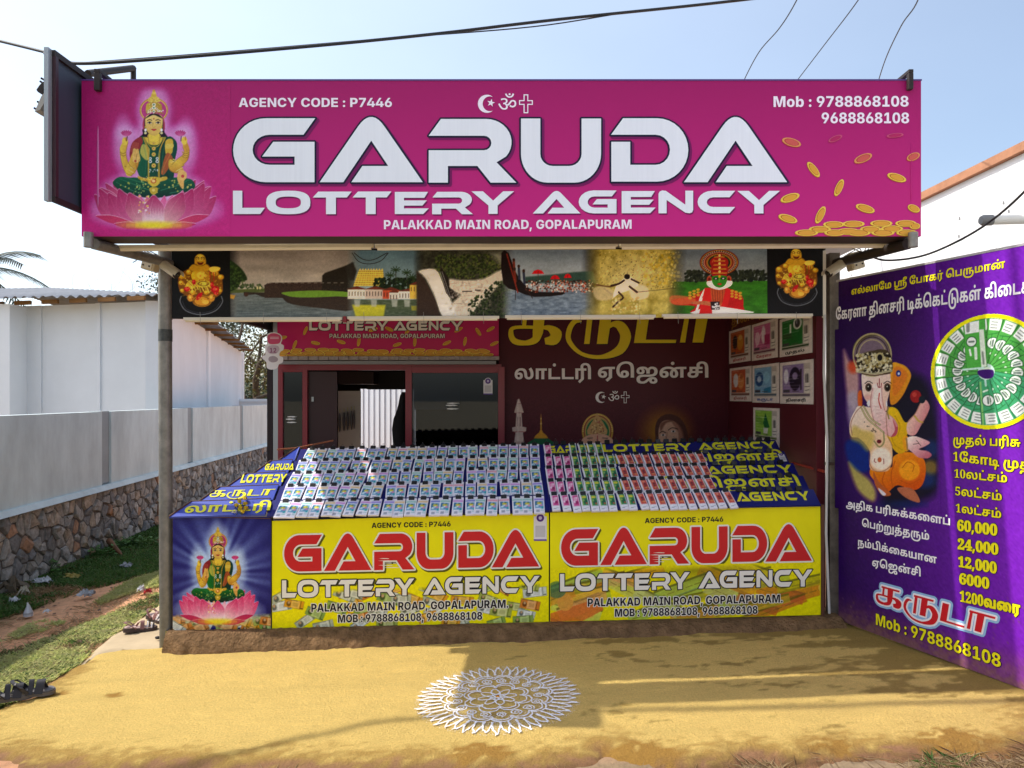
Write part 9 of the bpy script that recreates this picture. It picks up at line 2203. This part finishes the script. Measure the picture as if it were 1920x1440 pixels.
bt_ = thing('plastic_bottle','clear plastic bottle neck standing upside down at the edge of the path','bottle',ground_at(53,1155));p = ground_at(53,1155)
PB_ = mat('clear_plastic',lin((206,210,216),.8),.15,spec=.8)
MB().tube([p,p+Vector((0,0,.02)),p+Vector((0,0,.035)),p+Vector((0,0,.075)),p+Vector((-.006,0,.105))],[.034,.034,.030,.013,.004],16).build('body',PB_,bt_)
MB().tube([p+Vector((0,0,.018)),p+Vector((0,0,.030))],.0345,16,cap=False).build('band',GYM,bt_)
lg = ground_at(205,1026,.02);q = ground_at(228,1040,.02)
tag(MB().tube(smooth_open([tuple(lg+Vector((0,0,.07))),tuple((lg+q)/2+Vector((0,0,.03))),tuple(q)]),[.035,.034,.032,.03,.028,.026,.024,.022,.02,.016,.008],8).build('broken_branch',mat('branch_brown',lin((140,92,58),.7),.8,var=(12,.3))),'brown broken branch lying against the foot of the stone wall','branch')
DL = mat('dead_leaf',lin((110,76,52),.7),.8,var=(9,.3))
dl = MB()
for _ in range(420):
    reg = shade if _ % 2 else front
    X = gg.uniform(-4.4,-2.2);Y = gg.uniform(3.4,7.5)
    if X < WX(Y)+.05 or fc_d(np.array([[X]]),np.array([[Y]]))[0,0] > -.02 if False else X < WX(Y)+.05: continue
    z = float(soil_z(np.array([X]),np.array([Y]))[0])+.012;a = gg.uniform(0,6.28);L_ = gg.uniform(.015,.045);d = Vector((math.cos(a),math.sin(a),gg.uniform(-.1,.4)))*L_;u = Vector((-math.sin(a),math.cos(a),gg.uniform(-.3,.3)))*L_*.4
    pxx,pyy = project(X,Y,z)
    if X > -2.6+.2*(Y-4) and Y < 5: continue
    dl.add([Vector((X,Y,z)),Vector((X,Y,z))+d*.5+u,Vector((X,Y,z))+d,Vector((X,Y,z))+d*.5-u],[(0,1,2,3)])
o = dl.build('fallen_leaves',DL);o['kind'] = 'stuff'
# pebbles and crumbs on the forecourt
pb_ = MB()
for _ in range(1100):
    X = gg.uniform(-2.6,2.9);Y = 2.9+1.75*gg.random() ** 1.6
    if fc_d(np.array([[X]]),np.array([[Y]]))[0,0] < .02: continue
    r = gg.uniform(.001,.0035)*(1.6 if gg.random() < .06 else 1);z = gzn(X)+.006
    c = Vector((X,Y,z));pb_.add([c+Vector((r,0,0)),c+Vector((0,r,0)),c+Vector((-r,0,0)),c+Vector((0,-r,0)),c+Vector((0,0,r*1.2))],[(0,1,4),(1,2,4),(2,3,4),(3,0,4)])
_fc.clear()
o = pb_.build('grit',mat('grit',lin((140,106,60),.6),.9));o['kind'] = 'stuff'

# ---------------------------------------------------------------- kolam drawn in white powder
kc = ground_at(933,1311);KR = 0.408
kol = thing('kolam','round white powder kolam with petals, spirals and leaf points drawn on the yellow ground','rangoli',kc)
gk = np.random.default_rng(17)
_layer = [0]
def ribbon(mb,pts,w=.0062,closed=False):
    """pts in kolam metres; a raised uneven line of powder"""
    P_ = np.array(pts);
    if closed: P_ = np.vstack([P_,P_[:1]])
    seg = np.hypot(*np.diff(P_,axis=0).T);s = np.concatenate([[0],np.cumsum(seg)]);n = max(4,int(s[-1]/.008));q = np.linspace(0,s[-1],n)
    P_ = np.stack([np.interp(q,s,P_[:,0]),np.interp(q,s,P_[:,1])],1)+gk.normal(0,.0013,(n,2))
    t = np.gradient(P_,axis=0);t /= np.linalg.norm(t,axis=1)[:,None]+1e-9;nn = np.stack([-t[:,1],t[:,0]],1);ww = w*gk.uniform(.45,1.35,(n,1))/2
    _layer[0] = (_layer[0]+1) % 9;zl = .0005*_layer[0]
    vs = []
    for i in range(n):
        for k_,(o_,hz) in enumerate(((1.1,0),(.55,.0013),(-.55,.0013),(-1.1,0))):
            x_,y_ = P_[i]+nn[i]*ww[i]*o_;X = kc.x+x_;Y = kc.y+y_
            vs.append((X,Y,x_*.038+kc.z+.0115+hz+zl*.4))
    mb.add(vs,[(4*i+k_,4*i+k_+1,4*i+5+k_,4*i+4+k_) for i in range(n-1) for k_ in range(3)],0,True)
def pol(r,a): return (r*KR*math.cos(a),r*KR*math.sin(a))
def lobes(n,r0,r1,ph,w,wob=.0):
    mb = MB()
    for k_ in range(n):
        a0 = 2*math.pi*k_/n+ph;da = 2*math.pi/n;pts = []
        dr = gk.normal(0,wob)
        for j in range(13): t = j/12;pts.append(pol(r0+(r1+dr-r0)*math.sin(math.pi*t) ** .6,a0+da*t))
        ribbon(mb,pts,w)
    return mb
KW = mat('rice_powder',lin((244,244,246),.92),.9,var=(60,.10),bump=(200,.4,.002),spec=.1)
m_ = MB()
for k_ in range(8):
    a = 2*math.pi*k_/8+.2;pts = []
    for j in range(17): t = j/16;w_ = .17*math.sin(2*math.pi*t);rr = .25*(.5-.5*math.cos(2*math.pi*t));pts.append(((rr*math.cos(a)-w_*.32*math.sin(a))*KR,(rr*math.sin(a)+w_*.32*math.cos(a))*KR))
    ribbon(m_,pts,.0062)
ribbon(m_,[pol(.085,t) for t in np.linspace(0,6.28,30)],.005)
m_.build('centre_flower',KW,kol)
lobes(8,.28,.37,.1,.0075,.01).build('petal_ring',KW,kol);lobes(8,.32,.43,.1,.0075,.01).build('petal_ring',KW,kol)
m_ = MB()
for k_ in range(17):
    a = 2*math.pi*k_/17;c = pol(.515,a);r0 = .052*KR*gk.uniform(.85,1.15)
    ribbon(m_,[(c[0]+r0*(1.45-.055*j)*math.cos(a+j*.55)*(1 if j < 24 else 1),c[1]+r0*(1.45-.055*j)*math.sin(a+j*.55)) for j in range(24)],.0058)
m_.build('spirals',KW,kol)
lobes(15,.57,.66,.0,.0078,.01).build('scallop_ring',KW,kol);lobes(15,.62,.71,.0,.0080,.01).build('scallop_ring',KW,kol)
m_ = MB()
for k_ in range(48):
    a0 = 2*math.pi*(k_-.5)/48;a1 = 2*math.pi*(k_+.5)/48;am = (a0+a1)/2;R_ = 1.0+gk.uniform(-.035,.03)
    ribbon(m_,[pol(.71,a0+.01),pol(.80,a0+.004),pol(.89,a0+.022),pol(R_+.01,am+.02)],.0080);ribbon(m_,[pol(.71,a1-.01),pol(.80,a1-.004),pol(.89,a1-.022),pol(R_,am+.02)],.0080)
    if k_ % 2 == 0: ribbon(m_,[pol(R_-.05,am),pol(R_+.035,am)],.005)
m_.build('leaf_rim',KW,kol)
# loose powder dust between the lines
m_ = MB()
for _ in range(4200):
    r = KR*(.55+.5*gk.random());a = gk.uniform(0,6.28);s = gk.uniform(.0006,.0018);x_,y_ = r*math.cos(a),r*math.sin(a);z = kc.z+x_*.038+.012
    m_.add([(kc.x+x_+s,kc.y+y_,z),(kc.x+x_,kc.y+y_+s,z),(kc.x+x_-s,kc.y+y_,z),(kc.x+x_,kc.y+y_-s,z),(kc.x+x_,kc.y+y_,z+s)],[(0,1,4),(1,2,4),(2,3,4),(3,0,4)])
o = m_.build('powder_dust',KW,kol);o['kind'] = 'stuff'
MB().ball(kc+Vector((0,0,.013)),.012,10,0,(1,.8,.5)).build('turmeric_dot',mat('turmeric',lin((226,160,40),.9),.9),kol)
MB().ball(kc+Vector((0,.003,.018)),.006,8,0,(1.4,.8,.5)).build('vermilion_dot',mat('vermilion',lin((150,40,24),.8),.8),kol)

# ---------------------------------------------------------------- sandals
def sole_outline(L_,w):
    pts = [(-.5,0),(-.46,.30),(-.30,.42),(-.05,.36),(.12,.38),(.30,.5),(.44,.38),(.5,.08),(.49,-.15),(.42,-.36),(.25,-.46),(.08,-.36),(-.10,-.32),(-.30,-.40),(-.46,-.30)]
    return [(x*L_,y*w) for x,y in smooth_closed(pts,4)]
def sandal(pos,yaw,L_,w,sole_m,foot_m,strap_m,kind,label,group):
    t = thing('sandal',label,'sandal',pos,group);t.rotation_euler = (0,math.atan(.038),yaw)
    o_ = sole_outline(L_,w);n = len(o_)
    m_ = MB();vs = [(x,y,0) for x,y in o_]+[(x,y,.020+.006*(x < -.1*L_)) for x,y in o_]
    m_.add(vs,[tuple(range(n))[::-1],tuple(range(n,2*n))]+[(i,(i+1) % n,n+(i+1) % n,n+i) for i in range(n)]);m_.build('sole',sole_m,t,local=True)
    m_ = MB();vs = [(x*.93,y*.9,.0215+.006*(x < -.1*L_)) for x,y in o_];vs2 = [(x*.93,y*.9,.0265+.006*(x < -.1*L_)) for x,y in o_]
    m_.add(vs+vs2,[tuple(range(n,2*n))]+[(i,(i+1) % n,n+(i+1) % n,n+i) for i in range(n)]);m_.build('footbed',foot_m,t,local=True)
    def strap(path,r,wd,nm='strap',mm=strap_m):
        p_ = [Vector(q) for q in smooth_open(path,6)];mb = MB();vs = []
        for i,c in enumerate(p_):
            tn = (p_[min(i+1,len(p_)-1)]-p_[max(i-1,0)]).normalized();wv = Vector((1,0,0)) if abs(tn.x) < .7 else Vector((0,1,0));wv = (wv-tn*wv.dot(tn)).normalized();nv = tn.cross(wv)
            for a_,b_ in ((-1,-1),(1,-1),(1,1),(-1,1)): vs.append(c+wv*wd/2*a_+nv*r*b_)
        k_ = len(p_);mb.add(vs,[(4*i+j,4*i+(j+1) % 4,4*i+4+(j+1) % 4,4*i+4+j) for i in range(k_-1) for j in range(4)]+[(0,3,2,1),(4*k_-4,4*k_-3,4*k_-2,4*k_-1)]);mb.build(nm,mm,t,local=True)
    z = .026
    if kind == 'black':
        strap([(.12*L_,.46*w,z-.01),(.16*L_,.25*w,z+.04),(.18*L_,0,z+.052),(.16*L_,-.25*w,z+.04),(.12*L_,-.46*w,z-.01)],.002,.040)
        strap([(-.06*L_,.42*w,z-.01),(-.04*L_,0,z+.06),(-.06*L_,-.42*w,z-.01)],.002,.024)
        strap([(-.10*L_,.40*w,z-.005),(-.36*L_,.38*w,z+.05),(-.47*L_,0,z+.062),(-.36*L_,-.38*w,z+.05),(-.10*L_,-.40*w,z-.005)],.002,.018)
        strap([(.30*L_,.02,z),(.24*L_,.01,z+.03),(.18*L_,0,z+.05)],.003,.014)
    else:
        strap([(.05*L_,.40*w,z-.01),(.06*L_,.2*w,z+.03),(.06*L_,0,z+.040),(.06*L_,-.2*w,z+.03),(.05*L_,-.40*w,z-.01)],.002,.026)
        strap([(-.12*L_,.40*w,z-.005),(-.34*L_,.34*w,z+.03),(-.46*L_,0,z+.038),(-.34*L_,-.34*w,z+.03),(-.12*L_,-.40*w,z-.005)],.002,.014)
        for k_ in range(4): strap([((.20+.06*k_)*L_,.44*w,z-.008),((.21+.06*k_)*L_,0,z+.034-.005*k_),((.20+.06*k_)*L_,-.42*w,z-.008)],.0016,.009,'striped_band',ink(40,38,44) if k_ % 2 else ink(226,222,220))
        strap([(.06*L_,0,z+.038),(-.05*L_,0,z+.03),(-.12*L_,.1*w,z+.004)],.002,.012)
    return t
SB = mat('sandal_black',lin((44,40,44),.7),.55);SBS = mat('sandal_grey_sole',lin((112,104,98),.7),.7);SBF = mat('sandal_grey_bed',lin((120,116,118),.7),.7)
SP = mat('sandal_pink_strap',lin((150,104,98),.8),.5);SPS = mat('sandal_brown_sole',lin((84,66,64),.7),.7);SPF = mat('sandal_pink_bed',lin((206,176,166),.85),.6)
p = ground_at(62,1303,.02);sandal(p,math.radians(28),.21,.10,SBS,SBF,SB,'black','black strapped sandal with a grey sole, the one nearer the forecourt','pair of black sandals')
p = ground_at(18,1312,.02);sandal(p,math.radians(38),.23,.10,SBS,SBF,SB,'black','black strapped sandal with a grey sole, the one cut by the left edge','pair of black sandals')
p = ground_at(263,1182,.022);sandal(p,math.radians(26),.215,.085,SPS,SPF,SP,'pink','dusty pink sandal with striped toe bands, lying in front on the cement apron','pair of pink sandals')
p = ground_at(294,1163,.022);sandal(p,math.radians(-32),.215,.085,SPS,SPF,SP,'pink','dusty pink sandal with striped toe bands, partly behind the left post','pair of pink sandals')
p = ground_at(296,1199,.02);tag(MB().ball(p+Vector((0,0,.012)),.014,8,0,(1.5,.9,.8)).build('pebble',mat('pebble_black',lin((40,34,34),.7),.7)),'small dark pebble beside the foot of the left post','pebble')

# die-cut hanging card near the back left corner of the shop
hc = thing('hanging_card','pink and white die-cut card marked 12 hanging at the back left corner','sign',W(513,690,6.6))
fq = flat_frame(6.6);k5 = 1/5.54
Zc = lambda pts: [(420+x*k5,600+y*k5) for x,y in pts]
out = smooth_closed(Zc([(445,160),(480,132),(540,130),(595,160),(602,210),(590,245),(620,265),(615,310),(585,330),(575,370),(612,390),(608,440),(570,460),(550,500),(490,516),(445,495),(440,440),(400,400),(405,370),(430,360),(425,270),(450,240)]),4)
MB().slab([fq.p(a,b,0) for a,b in out],(0,0.004,0)).build('card',ink(238,232,232),hc)
sh = Sheet(fq)
sh.shape([smooth_closed(Zc([(452,170),(485,142),(540,140),(586,165),(592,205),(575,240),(540,250),(480,250),(455,225)]),4)],ink(214,84,120),.0015)
sh.shape([smooth_closed(Zc([(455,280),(500,262),(560,270),(575,310),(540,350),(480,350),(450,320)]),4)],ink(206,186,196),.0015)
sh.shape([smooth_closed(Zc([(470,385),(520,375),(560,400),(550,430),(500,440),(465,420)]),4)],ink(176,160,166),.0015)
for y_ in (176,190): sh.quad(*Zc([(480,y_)])[0],*Zc([(570,y_+6)])[0],ink(240,214,222),.003)
c0_ = Zc([(476,340)])[0];c1_ = Zc([(545,290)])[0]
sh.shape(fit(text('12','I'),c0_[0],c1_[0],c0_[1],c1_[1],CAP),ink(150,84,120),.003)
sh.build('print',hc)
MB().tube([W(511,624,6.6),W(509,600,6.7)],.002,5).build('string',DRK,hc)
print('objects',len(bpy.data.objects),'tris',sum(len(o.data.loops)-2*len(o.data.polygons) for o in bpy.data.objects if o.type == 'MESH'))
